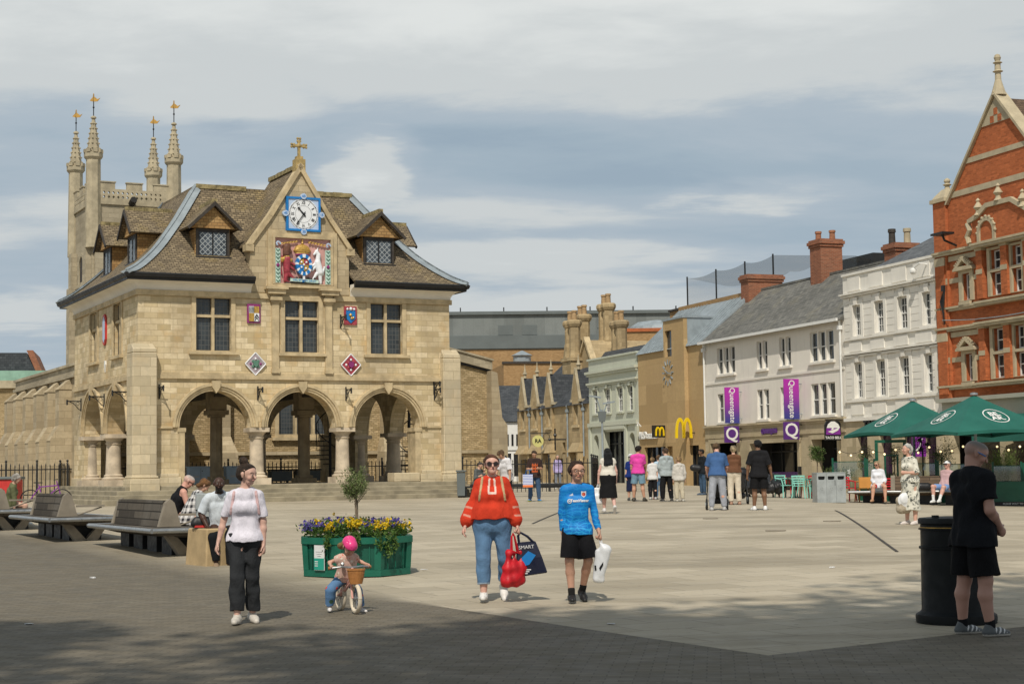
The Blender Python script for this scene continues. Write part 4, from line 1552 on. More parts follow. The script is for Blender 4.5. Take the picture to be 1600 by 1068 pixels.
def build_clock(ga):
 cx,cz,y = 6.46,11.10,-0.02
 m = MB()
 m.prism(rect(cx - 0.70,cx + 0.70,cz - 0.67,cz + 0.67),y - 0.14,y,[rect(cx - 0.62,cx + 0.62,cz - 0.59,cz + 0.59)])
 ck = m.build("clock",m_bluepaint,ga)
 MB().box(cx - 0.62,cx + 0.62,y - 0.10,y - 0.002,cz - 0.59,cz + 0.59).build("clock_field",m_paleblue,ck)
 n = 48

 def disc(r,ya,yb,c=(cx,cz)):
  return MB().prism([(c[0] + r * math.cos(2 * PI * i / n),c[1] + r * math.sin(2 * PI * i / n)) for i in range(n)],ya,yb)
 disc(0.615,y - 0.115,y - 0.101).build("dial",m_dial,ck)
 tk = MB()
 for i in range(60):
  a = 2 * PI * i / 60
  l = 0.045
  for r0,r1,w in ((0.545,0.545 + l,0.012 if i % 5 else 0.022),):
   c,s = math.sin(a),math.cos(a)
   q = [(cx + c * r0 - s * w,cz + s * r0 + c * w),(cx + c * r0 + s * w,cz + s * r0 - c * w),(cx + c * r1 + s * w,cz + s * r1 - c * w),(cx + c * r1 - s * w,cz + s * r1 + c * w)]
   tk.prism(q,y - 0.122,y - 0.1153)
 for i in range(40):
  a0,a1 = 2 * PI * i / 40,2 * PI * (i + 1) / 40
  q = [(cx + r * math.sin(a),cz + r * math.cos(a)) for r,a in ((0.33,a0),(0.338,a0),(0.338,a1),(0.33,a1))]
  tk.prism(q,y - 0.119,y - 0.1153)
 for i,s in enumerate(("XII","I","II","III","IIII","V","VI","VII","VIII","IX","X","XI")):
  a = 2 * PI * i / 12
  vs,fs = text_poly(s,0.175,0.003,bold=0.002,spacing=0.92)
  ct,st_ = math.cos(-a),math.sin(-a)
  o = (cx + 0.44 * math.sin(a),cz + 0.44 * math.cos(a))
  tk.add([(o[0] + ct * x * 0.78 - st_ * z,y - 0.119 + yy,o[1] + st_ * x * 0.78 + ct * z) for x,yy,z in vs],fs)
 tk.build("numerals",m_black,ck,recalc=False)
 h = MB()
 for ang,L_,w in ((2 * PI * (10 + 36 / 60.) / 12,0.36,0.035),(2 * PI * 36 / 60.,0.50,0.022)):
  c,s = math.sin(ang),math.cos(ang)
  pr = [(-0.12,w * 0.7),(0.0,w * 0.9),(L_ * 0.72,w * 0.55),(L_ * 0.74,w * 1.9),(L_,0.002)]
  pts = [(cx + c * r - s * t,cz + s * r + c * t) for r,t in pr] + [(cx + c * r + s * t,cz + s * r - c * t) for r,t in reversed(pr)]
  h.prism(pts,y - 0.145 - 0.012 * (L_ > 0.4),y - 0.135 - 0.012 * (L_ > 0.4))
 h.lathe([(0.045,-0.03),(0.03,0.03)],12,(0,0,0),lambda a,b,z: (cx + a,y - 0.145 + z,cz + b))
 h.build("hands",m_black,ck)
 for dx,dz,s in ((0,0.70,"60"),(0.74,0,"15"),(0,-0.70,"30"),(-0.74,0,"45")):
  t = disc(0.115,y - 0.165,y - 0.02,(cx + dx,cz + dz)).build("minute_tab",m_paleblue,ck)
  letters("figures",s,0.14,m_bluepaint,t,(cx + dx,y - 0.17,cz + dz),ext=0.003,bold=0.002)

def shield_plate(root,x,z,kind):
 a = MB()
 sh = [(-0.26,0.37),(0.26,0.37),(0.26,-0.36),(-0.26,-0.36)]
 a.prism([(x + p,z + q) for p,q in sh],-0.07,0.0)
 pl = a.build("carved_shield",m_purple if kind == 0 else m_crimson,root)
 c = MB()
 if kind == 0:
  c.mi = 0
  c.prism(rect(x - 0.20,x - 0.005,z + 0.02,z + 0.28),-0.10,-0.072)
  c.prism(rect(x + 0.005,x + 0.20,z - 0.30,z + 0.015),-0.10,-0.072)
  c.mi = 1
  c.prism(rect(x + 0.005,x + 0.20,z + 0.02,z + 0.28),-0.098,-0.072)
  c.prism(rect(x - 0.20,x - 0.005,z - 0.30,z + 0.015),-0.098,-0.072)
  c.mi = 2
  c.prism([(x + 0.02,z - 0.2),(x + 0.1,z - 0.08),(x + 0.18,z - 0.2),(x + 0.18,z - 0.13),(x + 0.1,z - 0.01),(x + 0.02,z - 0.13)],-0.112,-0.1)
  c.prism([(x + 0.02,z - 0.3),(x + 0.1,z - 0.18),(x + 0.18,z - 0.3),(x + 0.18,z - 0.25),(x + 0.1,z - 0.12),(x + 0.02,z - 0.25)],-0.112,-0.1)
  for k in range(4):
   c.box(x - 0.19 + 0.05 * k,x - 0.165 + 0.05 * k,-0.112,-0.1,z + 0.04,z + 0.26)
  c.build("charge",[m_dial,m_goldp,m_black],pl)
 else:
  c.prism([(x - 0.19,z + 0.2),(x + 0.19,z + 0.2),(x + 0.19,z - 0.12),(x,z - 0.3),(x - 0.19,z - 0.12)],-0.10,-0.072)
  c.mi = 1
  c.sphere((x - 0.02,-0.11,z + 0.02),0.07,8); c.sphere((x + 0.03,-0.11,z - 0.1),0.06,8); c.sphere((x + 0.10,-0.1,z - 0.08),0.045,8)
  c.mi = 2
  c.sphere((x,-0.1,z + 0.27),0.07,8)
  for s in (-1,1):
   c.sphere((x + s * 0.14,-0.1,z + 0.26),0.05,8)
  c.build("charge",[m_bluepaint,m_goldp,m_dial],pl)

def lozenge(root,x,z,kind):
 a = MB()
 r = 0.44
 a.prism([(x - r * 0.95,z),(x,z - r),(x + r * 0.95,z),(x,z + r)],-0.07,0.0)
 pl = a.build("carved_lozenge",m_lozenge if kind == 0 else m_crimson,root)
 c = MB()
 for i in range(-3,4):
  for j in range(-3,4):
   u,v = i * 0.10,j * 0.10
   if abs(u) + abs(v) > 0.36 or (i + j) % 2:
    continue
   c.mi = (abs(i) + 2 * abs(j)) % 4
   c.sphere((x + u,-0.08,z + v),0.048 + 0.012 * (abs(i) == 1),7,(1,0.6,1))
 c.mi = 3 if kind == 0 else 1
 c.prism([(x - 0.10,z + 0.12),(x + 0.10,z + 0.12),(x + 0.10,z - 0.04),(x,z - 0.14),(x - 0.10,z - 0.04)],-0.14,-0.09)
 c.build("charge",[m_dial,m_crimson,m_purple,m_greenp] if kind == 0 else [m_dial,m_purple,m_dial,m_crimson],pl)
 e = MB()
 for s in ((1,1),(1,-1),(-1,1),(-1,-1)):
  e.tube([(x + s[0] * r * 0.93,-0.07,z),(x,-0.07,z + s[1] * r * 0.98)],0.025,5)
 e.build("border",m_dial,pl)
def build_arms(fr):
 """lion, unicorn, crown and belted shield modelled in relief"""
 X0,Y0,Z0 = 6.44,-0.05,9.2

 def blob(name,mat,caps,parent,vox=0.022):
  s = SDF(vox)
  for a,b,ra,rb in caps:
   s.cap((X0 + a[0],Y0 - 0.05,Z0 + a[1]),(X0 + b[0],Y0 - 0.05,Z0 + b[1]),ra,rb,k=0.02)
  return s.obj(name,mat,parent)
 # lion on the left, rearing towards the middle, maned and crowned
 blob("lion",m_crimson,[((-0.72,-0.72),(-0.66,-0.35),.075,.11),((-0.66,-0.35),(-0.66,0.10),.13,.15),((-0.66,-0.4),(-0.42,-0.62),.10,.06),((-0.42,-0.62),(-0.40,-0.78),.055,.05),
       ((-0.60,0.05),(-0.36,-0.10),.07,.05),((-0.62,-0.12),(-0.36,-0.30),.06,.045),((-0.86,-0.5),(-0.93,-0.1),.03,.03),((-0.93,-0.1),(-0.84,0.2),.03,.05),
       ((-0.72,-0.74),(-0.58,-0.8),.06,.04)],fr)
 blob("mane",m_goldp,[((-0.78,0.10),(-0.50,0.06),.10,.09),((-0.66,0.18),(-0.66,0.02),.12,.1),((-0.86,0.02),(-0.88,0.12),.05,.06)],fr)
 blob("lion_head",m_timber_brown,[((-0.68,0.32),(-0.66,0.58),.14,.15),((-0.66,0.42),(-0.52,0.40),.11,.08),((-0.74,0.66),(-0.58,0.68),.06,.06)],fr)
 # unicorn on the right
 blob("unicorn",m_dial,[((0.72,-0.78),(0.70,-0.42),.055,.09),((0.70,-0.36),(0.60,0.02),.14,.13),((0.60,0.02),(0.64,0.32),.11,.085),((0.64,0.32),(0.56,0.46),.085,.07),
       ((0.56,0.46),(0.46,0.34),.065,.045),((0.56,-0.42),(0.44,-0.60),.075,.045),((0.44,-0.60),(0.40,-0.66),.04,.04),((0.54,0.0),(0.36,-0.14),.06,.04),
       ((0.36,-0.14),(0.30,-0.26),.035,.035),((0.52,-0.12),(0.38,-0.3),.05,.035),((0.82,-0.45),(0.88,-0.15),.03,.04),((0.60,0.52),(0.62,0.60),.025,.02)],fr)
 # garter belt and shield
 m = MB()
 n = 28
 for i in range(n):
  a0,a1 = 2 * PI * i / n,2 * PI * (i + 1) / n
  m.mi = 0 if i % 3 else 1
  q = [(X0 + r * 0.78 * math.sin(a),Z0 - 0.10 + r * math.cos(a)) for r,a in ((0.28,a0),(0.42,a0),(0.42,a1),(0.28,a1))]
  m.prism(q,Y0 - 0.20,Y0 - 0.02)
 m.mi = 1
 m.box(X0 - 0.04,X0 + 0.04,Y0 - 0.18,Y0 - 0.04,Z0 - 0.68,Z0 - 0.525)
 m.mi = 0
 m.box(X0 - 0.075,X0 + 0.075,Y0 - 0.17,Y0 - 0.04,Z0 - 0.78,Z0 - 0.683)
 gt = m.build("garter_belt",[m_bluepaint,m_dial],fr)
 s = MB()
 mats = [m_crimson,m_goldp,m_bluepaint,m_dial]
 for (x0,x1,z0,z1,k) in ((-0.19,-0.003,0.0,0.22,1),(0.003,0.19,0.0,0.22,0),(-0.19,-0.003,-0.24,-0.003,2),(0.003,0.19,-0.24,-0.003,1)):
  s.mi = k
  s.prism(rect(X0 + x0,X0 + x1,Z0 - 0.10 + z0,Z0 - 0.10 + z1),Y0 - 0.17,Y0 - 0.02)
 s.mi = 3
 for (dx,dz) in ((-0.1,0.1),(0.1,0.1),(-0.1,-0.1),(0.08,-0.14),(0,0)):
  s.sphere((X0 + dx,Y0 - 0.18,Z0 - 0.1 + dz),0.045,8)
 s.build("shield",mats,fr)
 # crown
 c = MB()
 c.lathe([(0.27,0.0),(0.29,0.04),(0.27,0.09),(0.31,0.11),(0.33,0.20),(0.29,0.30),(0.2,0.37),(0.08,0.41),(0.05,0.43)],14,(X0 - 0.02,Y0 - 0.02,Z0 + 0.30),None,0,1.0,0.45)
 c.sphere((X0 - 0.02,Y0 - 0.05,Z0 + 0.76),0.05,8)
 c.box(X0 - 0.045,X0 + 0.005,Y0 - 0.07,Y0 - 0.03,Z0 + 0.78,Z0 + 0.90)
 for k in range(7):
  a = -PI * (k + 0.5) / 7
  c.sphere((X0 - 0.02 + 0.33 * math.cos(a),Y0 + 0.02 + 0.14 * math.sin(a),Z0 + 0.47),0.045,7)
 c.build("crown",m_goldp,fr)
 v = MB()
 v.lathe([(0.285,0.0),(0.29,0.05)],14,(X0 - 0.02,Y0 - 0.03,Z0 + 0.285),None,0,1.0,0.47)
 v.build("crown_lining",m_purple,fr)
 g = MB()
 for s_ in (-1,1):
  for k in range(6):
   g.tube([(X0 + s_ * (0.28 + 0.12 * k) + 0.05 * math.cos(a),Y0 - 0.06,Z0 + 0.80 - 0.02 * k + 0.04 * math.sin(a * 2)) for a in np.linspace(0,5,7)],0.022,5)
 g.build("mantling",m_goldp,fr)
 # flowered side posts with scrolled tops, motto scroll
 for s_ in (-1,1):
  po = MB().box(X0 + s_ * 1.03 - 0.10,X0 + s_ * 1.03 + 0.10,Y0 - 0.08,Y0 + 0.01,Z0 - 0.82,Z0 + 0.52).build("side_post",m_mint,fr)
  f = MB()
  for k in range(9):
   zz = Z0 - 0.74 + 0.15 * k
   f.mi = 1 if k == 4 else 0
   if k == 4:
    f.sphere((X0 + s_ * 1.03,Y0 - 0.09,zz),0.075,8,(1,0.6,1))
   else:
    for q in (-1,1):
     f.tube([(X0 + s_ * 1.03,Y0 - 0.09,zz - 0.05),(X0 + s_ * 1.03 + q * 0.07,Y0 - 0.09,zz + 0.03)],0.018,5)
  f.build("flowers",[m_greenp,m_purple],fr)
  w = MB()
  w.tube([(X0 + s_ * 1.03 + (0.12 - 0.016 * k) * math.cos(k * 0.7),Y0 - 0.07,Z0 + 0.68 + (0.13 - 0.016 * k) * math.sin(k * 0.7)) for k in range(8)],0.035,6)
  w.build("scroll",m_paleblue,fr)
 b = MB()
 b.box(X0 - 0.72,X0 + 0.66,Y0 - 0.10,Y0 + 0.01,Z0 - 0.84,Z0 - 0.78)
 for k in range(9):
  b.sphere((X0 - 0.5 + 0.12 * k,Y0 - 0.06,Z0 - 0.62 - 0.03 * (k % 2)),0.06,7)
 b.build("compartment",m_timber_dark,fr)
 sc_ = MB().prism([(X0 - 0.55,Z0 - 0.76),(X0 + 0.60,Z0 - 0.80),(X0 + 0.60,Z0 - 0.68),(X0 - 0.55,Z0 - 0.64)],Y0 - 0.17,Y0 - 0.12).build("motto_scroll",m_mint,fr)
 letters("motto","DIEU ET MON DROIT",0.10,m_bluepaint,sc_,(X0 + 0.02,Y0 - 0.175,Z0 - 0.72),ext=0.003,tilt=-0.035)

m_timber_brown = plain("brown_paint",(0.16,0.07,0.045),0.6,0.3,8)

build_guildhall()
# ------------------------------------------------------------------ church beside and behind the hall
m_slate = bricks("grey_slates",(0.135,0.135,0.125),(0.21,0.205,0.185),(0.06,0.06,0.056),0.32,0.2,0.012,stain=0.45,stain_c=(0.10,0.10,0.09),tint=(0.25,0.23,0.17),tint_amt=0.5,bump=0.6,big=0.25)
m_slate_b = bricks("blue_slates",(0.050,0.056,0.064),(0.085,0.092,0.10),(0.028,0.03,0.034),0.32,0.2,0.012,stain=0.3,bump=0.5)
m_tan = bricks("tan_brick",(0.34,0.205,0.09),(0.42,0.265,0.125),(0.33,0.24,0.14),0.24,0.08,0.008,stain=0.25,bump=0.2)
m_clad = bricks("grey_metal_cladding",(0.185,0.205,0.20),(0.215,0.235,0.228),(0.16,0.175,0.172),1.1,6.0,0.02,stain=0.25,rough=0.6,bump=0.15)
m_clad_d = plain("dark_metal_cladding",(0.13,0.15,0.15),0.6,0.1,0.5,0.05)
m_copper = plain("verdigris_copper",(0.25,0.42,0.33),0.6,0.15,2)

def build_church():
 root = empty("church","weathered stone church wall, buttressed aisle and rubble end behind the arcaded hall","church",gh(2,13,0),GYAW)
 ox,oy = 2.0,13.0

 def T(x,y,z):
  return (x - ox,y - oy,z)

 def TW(x,y,z):          # the west end stands a little farther back
  return (x + 1.2 - ox,y + 2.5 - oy,z * 1.02)

 def TS(a,d,z):
  return (d - ox,a - oy,z)
 # west front behind the arches
 m = MB().prism([(0.9,-0.6),(21.75,-0.6),(21.75,6.25),(19.5,6.75),(12,8.4),(0.9,8.4)],15,16,[rect(10.1,12.9,2.9,5.6),rect(4.0,5.6,2.9,5.6)],TW)
 m.build("rubble_wall",m_rubble,root)
 m = MB()
 m.prism([(18.4,6.92),(21.85,6.16),(21.85,6.62),(18.4,7.40)],14.78,16.05,(),TW)
 m.prism([(18.4,7.403),(21.9,6.625),(21.9,6.72),(18.4,7.50)],14.70,16.12,(),TW)
 m.build("parapet_coping",m_towers,root)
 MB().prism([(18.4,6.80),(21.8,6.05),(21.8,6.157),(18.4,6.917)],14.88,15.0,(),TW).build("gutter",m_gutter,root)
 b = MB()
 b.prism([(21.6,-0.8),(22.5,-0.8),(22.5,3.3),(22.2,3.7),(21.95,6.0),(21.6,6.1)],14.4,15.8,(),TW)
 b.build("buttress",m_aisle,root)
 b = MB()
 b.prism([(18.9,-0.8),(19.6,-0.8),(19.6,6.7),(18.9,6.85)],14.85,14.997,(),TW)
 b.build("quoin_strip",m_aisle,root)
 for x in (7.2,15.9):
  b = MB()
  b.box(x - 0.55,x + 0.55,13.9,14.997,-0.6,2.0,TW)
  b.loft([[TW(x - 0.55,13.9,2.003),TW(x + 0.55,13.9,2.003),TW(x + 0.55,14.99,2.003),TW(x - 0.55,14.99,2.003)],
    [TW(x - 0.36,14.5,2.8),TW(x + 0.36,14.5,2.8),TW(x + 0.36,14.99,2.8),TW(x - 0.36,14.99,2.8)]])
  b.box(x - 0.36,x + 0.36,14.5,14.997,2.803,7.5,TW)
  b.build("buttress",m_aisle,root)
 s = MB()
 s.box(1,21.6,14.86,14.997,1.9,2.06,TW)
 s.build("string_course",m_aisle,root)
 for (x0,x1) in ((10.1,12.9),(4.0,5.6)):
  n = 3 if x1 - x0 > 2 else 2
  w = MB()
  w.prism(rect(x0 - 0.15,x1 + 0.15,2.75,5.8),14.93,15.2,[rect(x0 + (x1 - x0) * i / n + 0.06,x0 + (x1 - x0) * (i + 1) / n - 0.06,2.9,5.5) for i in range(n)],TW)
  w = w.build("window",m_trim,root)
  MB().box(x0,x1,15.21,15.25,2.8,5.65,TW).build("pane",m_leaded,w)
  MB().box(x0 - 0.3,x1 + 0.3,14.80,14.99,2.60,2.747,TW).build("sill",m_trim,w)
 # the aisle with its row of buttresses to the left of the hall
 ax = 0.3
 MB().prism(rect(12.0,26.5,-0.8,5.35),ax,ax + 0.8,(),TS).build("aisle_wall",m_aisle,root)
 p = MB()
 p.prism(rect(11.98,26.6,5.353,5.50),ax - 0.14,ax + 0.9,(),TS)
 p.prism(rect(12.0,26.5,5.503,5.86),ax - 0.02,ax + 0.8,(),TS)
 p.prism(rect(11.95,26.6,5.863,5.98),ax - 0.12,ax + 0.9,(),TS)
 p.build("aisle_parapet",m_towers,root)
 MB().prism([(ax + 0.9,5.6),(ax + 4.5,7.8),(ax + 4.5,5.6)],12.3,26.4,(),T).build("aisle_roof",m_lead,root)
 for yb in (13.4,15.9,18.5,21.2,23.8,26.2):
  b = MB()
  w = 0.42
  b.box(ax - 0.92,ax,yb - w,yb + w,-0.8,2.6,T)
  b.loft([[T(ax - 0.95,yb - w,2.603),T(ax,yb - w,2.603),T(ax,yb + w,2.603),T(ax - 0.95,yb + w,2.603)],
    [T(ax - 0.57,yb - w,3.25),T(ax,yb - w,3.25),T(ax,yb + w,3.25),T(ax - 0.57,yb + w,3.25)]])
  b.box(ax - 0.55,ax,yb - w + 0.03,yb + w - 0.03,3.253,4.85,T)
  b.loft([[T(ax - 0.60,yb - w,4.853),T(ax,yb - w,4.853),T(ax,yb + w,4.853),T(ax - 0.60,yb + w,4.853)],
    [T(ax - 0.10,yb - w,5.3),T(ax,yb - w,5.3),T(ax,yb + w,5.3),T(ax - 0.10,yb + w,5.3)]])
  b.build("buttress",m_aisle,root)
 for k in range(5):
  yb = (14.65,17.2,19.85,22.5,25.0)[k]
  MB().prism(rect(yb - 0.8,yb + 0.8,4.5,5.25),ax - 0.03,ax + 0.1,(),TS).build("window",m_leaded,root)
 # nave body behind
 n = MB()
 n.prism(rect(4.8,17,-0.6,9.0),18.51,28,(),T)
 n.build("nave_wall",m_aisle,root)
 MB().prism([(4.7,9.0),(17.1,9.0),(10.9,10.6)],18.4,28,(),T).build("nave_roof",m_lead,root)
 return root

build_church()

def build_tower():
 o = Vector((-26.5,105.0,0.6))
 w = 5.4
 root = empty("church_tower","tall square stone church tower with four crocketed pinnacles and gilded vanes","tower",o,GYAW)
 H1 = 18.45
 m = MB()
 m.box(0,w,0,w,-1,H1)
 body = m.build("tower_wall",m_towers,root)
 for z in (5.5,10.6,13.2,H1 - 0.2):
  MB().prism(rect(-0.12,w + 0.12,z,z + 0.2),-0.12,w + 0.12,[]).build("string_course",m_tower_trim,root)
 # corner buttresses stepping in
 for (cx,cy,sx,sy) in ((0,0,-1,-1),(w,0,1,-1),(0,w,-1,1)):
  b = MB()
  for (z0,z1,e) in ((-1,8.0,0.62),(8.0,13.3,0.48),(13.3,15.6,0.36)):
   b.box(min(cx,cx + sx * e),max(cx,cx + sx * e),min(cy - sy * 0.15,cy - sy * 1.05),max(cy - sy * 0.15,cy - sy * 1.05),z0,z1 - 0.004)
   b.box(min(cx - sx * 0.15,cx - sx * 1.05),max(cx - sx * 0.15,cx - sx * 1.05),min(cy,cy + sy * e),max(cy,cy + sy * e),z0,z1 - 0.004)
  b.build("buttress",m_towers,root)
 # belfry openings
 for tf in (None,sideways):
  q = MB().prism(arch(w / 2,0.75,11.2,14.3,14,1.5),-0.10,-0.003,[arch(w / 2,0.60,11.35,14.3,14,1.5)],tf)
  bw = q.build("belfry_window",m_tower_trim,root)
  MB().prism(arch(w / 2,0.60,11.35,14.3,14,1.5),-0.03,-0.004,(),tf).build("louvres",m_timber_dark,bw)
 # parapet with pierced band and battlements
 p = MB()
 for tf,off in ((None,0.0),(sideways,0.0)):
  for back in (0,1):
   y0 = -0.10 if not back else w - 0.15
   y1 = y0 + 0.25
   holes = []
   for i in range(13):
    for j in range(2):
     u = 0.75 + 0.30 * i
     holes.append([(u - 0.09,H1 + 0.28 + 0.28 * j),(u,H1 + 0.18 + 0.28 * j),(u + 0.09,H1 + 0.28 + 0.28 * j),(u,H1 + 0.38 + 0.28 * j)])
   a,b = (0.2,w - 0.2) if tf is None else (0.25,w - 0.25)
   p.prism(rect(a,b,H1 + 0.003,H1 + 0.8),y0,y1,holes,tf)
   for (x0,x1) in ((0.5,1.45),(2.2,3.2),(3.95,4.9)):
    p.box(x0,x1,y0,y1,H1 + 0.803,H1 + 1.2,tf)
    p.box(x0 - 0.05,x1 + 0.05,y0 - 0.05,y1 + 0.05,H1 + 1.203,H1 + 1.28,tf)
 p.build("parapet",m_tower_trim,root)
 MB().box(0.3,w - 0.3,0.3,w - 0.3,H1 + 0.003,H1 + 0.3).build("roof",m_lead,root)
 MB().tube([(w / 2 - 0.2,-0.1,H1 - 0.1),(w / 2 - 0.2,-0.7,H1 + 0.1)],0.22,7).build("gargoyle",m_dark,root)
 for (cx,cy) in ((0.1,0.1),(w - 0.1,0.1),(0.1,w - 0.1),(w - 0.1,w - 0.1)):
  t = MB()
  t.lathe([(0.52,-3.0),(0.46,2.62),(0.51,2.66),(0.60,2.78),(0.60,3.05)],8,(cx,cy,H1),None,PI / 8)
  for k in range(8):
   a = 2 * PI * k / 8
   t.cbox((cx + 0.53 * math.cos(a),cy + 0.53 * math.sin(a),H1 + 3.16),(0.15,0.27,0.21),a)
  pin = t.build("pinnacle",m_tower_trim,root)
  sp = MB()
  sp.lathe([(0.43,3.05),(0.10,5.25),(0.19,5.3),(0.17,5.38),(0.09,5.44)],8,(cx,cy,H1),None,PI / 8)
  for i in range(6):
   z = 3.35 + 0.32 * i
   r = 0.43 - 0.33 * (z - 3.05) / 2.2 + 0.02
   for k in range(8):
    a = 2 * PI * (k + 0.5) / 8
    sp.sphere((cx + r * math.cos(a),cy + r * math.sin(a),H1 + z),0.06,6)
  sp.build("spire",m_tower_trim,pin)
  v = MB()
  v.tube([(cx,cy,H1 + 5.4),(cx,cy,H1 + 6.85)],0.03,6)
  v.sphere((cx,cy,H1 + 6.0),0.07,7)
  v.build("vane_rod",m_iron,pin)
  g = MB()
  d = Vector((0.75,-0.65,0)).normalized()

  def Q(u,z):
   return (cx + d.x * u * 0.9,cy + d.y * u * 0.9,H1 + z - 1.85)
  for poly in (((-0.30,8.30),(-0.05,8.22),(0.02,8.45),(-0.05,8.52)),((0.0,8.22),(0.30,8.22),(0.5,8.42),(0.3,8.36),(0.12,8.50),(0.0,8.52)),((-0.05,8.52),(0.05,8.52),(0.02,8.75),(-0.02,8.75))):
   n_ = len(poly)
   e = Vector((-d.y,d.x,0)) * 0.025
   vs = [tuple(Vector(Q(*q)) + e) for q in poly] + [tuple(Vector(Q(*q)) - e) for q in poly]
   g.add(vs,[tuple(range(n_)),tuple(range(2 * n_ - 1,n_ - 1,-1))] + [(i,(i + 1) % n_,(i + 1) % n_ + n_,i + n_) for i in range(n_)])
  g.build("weather_vane",m_gold,pin)

build_tower()

def far_block(name,label,cat,cx,cy,w,d,z0,z1,rz,mat,extra=None):
 root = empty(name,label,cat,(cx,cy,z0),rz)
 MB().box(-w / 2,w / 2,0,d,0,z1 - z0).build("wall",mat,root)
 if extra:
  extra(root,w,d,z1 - z0)
 return root

def x_shed(root,w,d,h):
 MB().box(-w / 2 - 0.2,w / 2 + 0.2,-0.3,d,h + 0.003,h + 0.35).build("roof_edge",m_clad_d,root)
 MB().box(-w / 2,w / 2,-0.15,-0.003,0.1,1.5).build("dark_band",m_clad_d,root)
 for x in (-9.2,-6.6,1.5):
  MB().box(x - 0.8,x + 0.8,-0.05,-0.003,1.55 if x < 0 else 2.2,2.6 if x < 0 else 3.3).build("louvre_panel",m_clad_d,root)
 MB().box(-w / 2,w / 2,0.05,d,-14,-0.003).build("brick_base",m_tan,root)
 for x in np.arange(-14,15,4.7):
  MB().box(x - 0.06,x + 0.06,1,1.2,h + 0.353,h + 0.9).build("roof_post",m_iron,root)

far_block("shopping_centre","long grey metal clad hall with tan brick base beyond the stone hall","building",8.5,180,38,20,14.6,18.35,R(3),m_clad,x_shed)

def x_low(root,w,d,h):
 MB().box(-w / 2 - 0.1,w / 2 + 0.1,-0.15,0.6,h + 0.003,h + 0.22).build("coping",m_timber_dark,root)
 MB().lathe([(0.9,0),(0.9,0.9),(1.1,1.0),(0.1,1.5)],14,(-1.0,3,h)).build("roof_vent",m_lead,root)

far_block("plant_room","flat topped tan brick block below the grey metal hall","building",2.4,165,6.6,10,0.5,12.1,R(8),m_tan,x_low)

def x_tanright(root,w,d,h):
 MB().box(-w / 2 - 0.1,w / 2 + 0.1,-0.15,0.5,h + 0.003,h + 0.3).build("coping",m_redbrick,root)
 MB().lathe([(2.6,0.3),(2.5,0.7),(1.8,1.15),(0.3,1.35)],18,(-0.5,4,h)).build("dome",m_lead,root)

m_redbrick = bricks("red_brick",(0.41,0.115,0.040),(0.53,0.155,0.056),(0.38,0.17,0.085),0.225,0.075,0.006,stain=0.22,stain_c=(0.20,0.06,0.03),bump=0.25)
m_oldbrick = bricks("old_red_brick",(0.26,0.085,0.045),(0.37,0.135,0.07),(0.30,0.22,0.15),0.225,0.075,0.010,stain=0.4,stain_c=(0.13,0.07,0.05),bump=0.4)
far_block("tan_block","tan brick block with low grey dome behind the octagonal chimneys","building",13.6,150,8,10,0.5,13.9,R(-4),m_tan,x_tanright)

def slate_shop():
 r = empty("slate_roofed_shop","small shop with plain slate roof and white fascia between rubble wall and gabled stone house","shop",(-0.4,132,0.75),R(2))
 MB().box(-2.6,3.2,0.0,6,-0.5,4.85).build("wall",m_white,r)
 MB().prism([(-0.4,4.7),(4.0,7.75),(4.0,4.7)],-2.8,3.3,(),sideways).build("roof",m_slate_b,r)
 f = MB().box(-2.6,2.2,-0.2,-0.003,2.45,4.65).build("fascia",m_white,r)
 letters("lettering","NIRO",1.25,m_black,f,(0.75,-0.22,3.2),ext=0.02,bold=0.02,spacing=1.1)
 w = MB()
 w.prism(rect(-1.2,2.0,-0.4,2.4),-0.12,-0.003,[rect(-0.9,0.2,-0.3,2.2),rect(0.4,1.7,0.4,2.2)])
 w.build("shopfront",m_white,r)
 MB().box(-0.9,1.7,-0.06,-0.004,-0.3,2.2).build("pane",m_shopglass,r)

slate_shop()

def far_left():
 r = empty("corner_house","tan stone house with grey roof and pale green copper gutter at the far left","house",(-43.6,132,0.7),R(12))
 MB().box(-8,7.0,0,10,-1,8.0).build("wall",m_rubble,r)
 MB().box(-8.2,7.2,-0.3,10,8.003,8.6).build("cornice",m_tower_trim,r)
 MB().box(-8.0,6.6,-0.1,9.6,8.603,9.4).build("copper_gutter",m_copper,r)
 MB().prism([(-8,9.0),(5.8,9.0),(4.9,10.9),(-8,10.9)],1,9,()).build("roof",m_slate_b,r)
 MB().prism([(5.8,9.0),(6.3,9.0),(5.4,11.1),(4.9,11.1)],0.9,9.1,()).build("verge",m_oldbrick,r)
 a = MB()
 a.tube([(1.8,2,10.9),(1.8,2,12.3)],0.04,5)
 for k in range(5):
  a.tube([(1.2 + 0.25 * k,1.7,12.0),(1.2 + 0.25 * k,2.3,12.3)],0.03,5)
 a.build("aerial",m_iron,r)
 for x in (3.0,4.9):
  w = MB().prism(arch(x,0.75,0.4,1.9,10,1.2),-0.12,-0.003,[arch(x - 0.3,0.24,0.5,1.8,8,1.2),arch(x + 0.3,0.24,0.5,1.8,8,1.2)])
  w = w.build("window",m_tower_trim,r)
  MB().prism(arch(x,0.7,0.45,1.85,10,1.2),-0.05,-0.004).build("pane",m_leaded,w)

far_left()
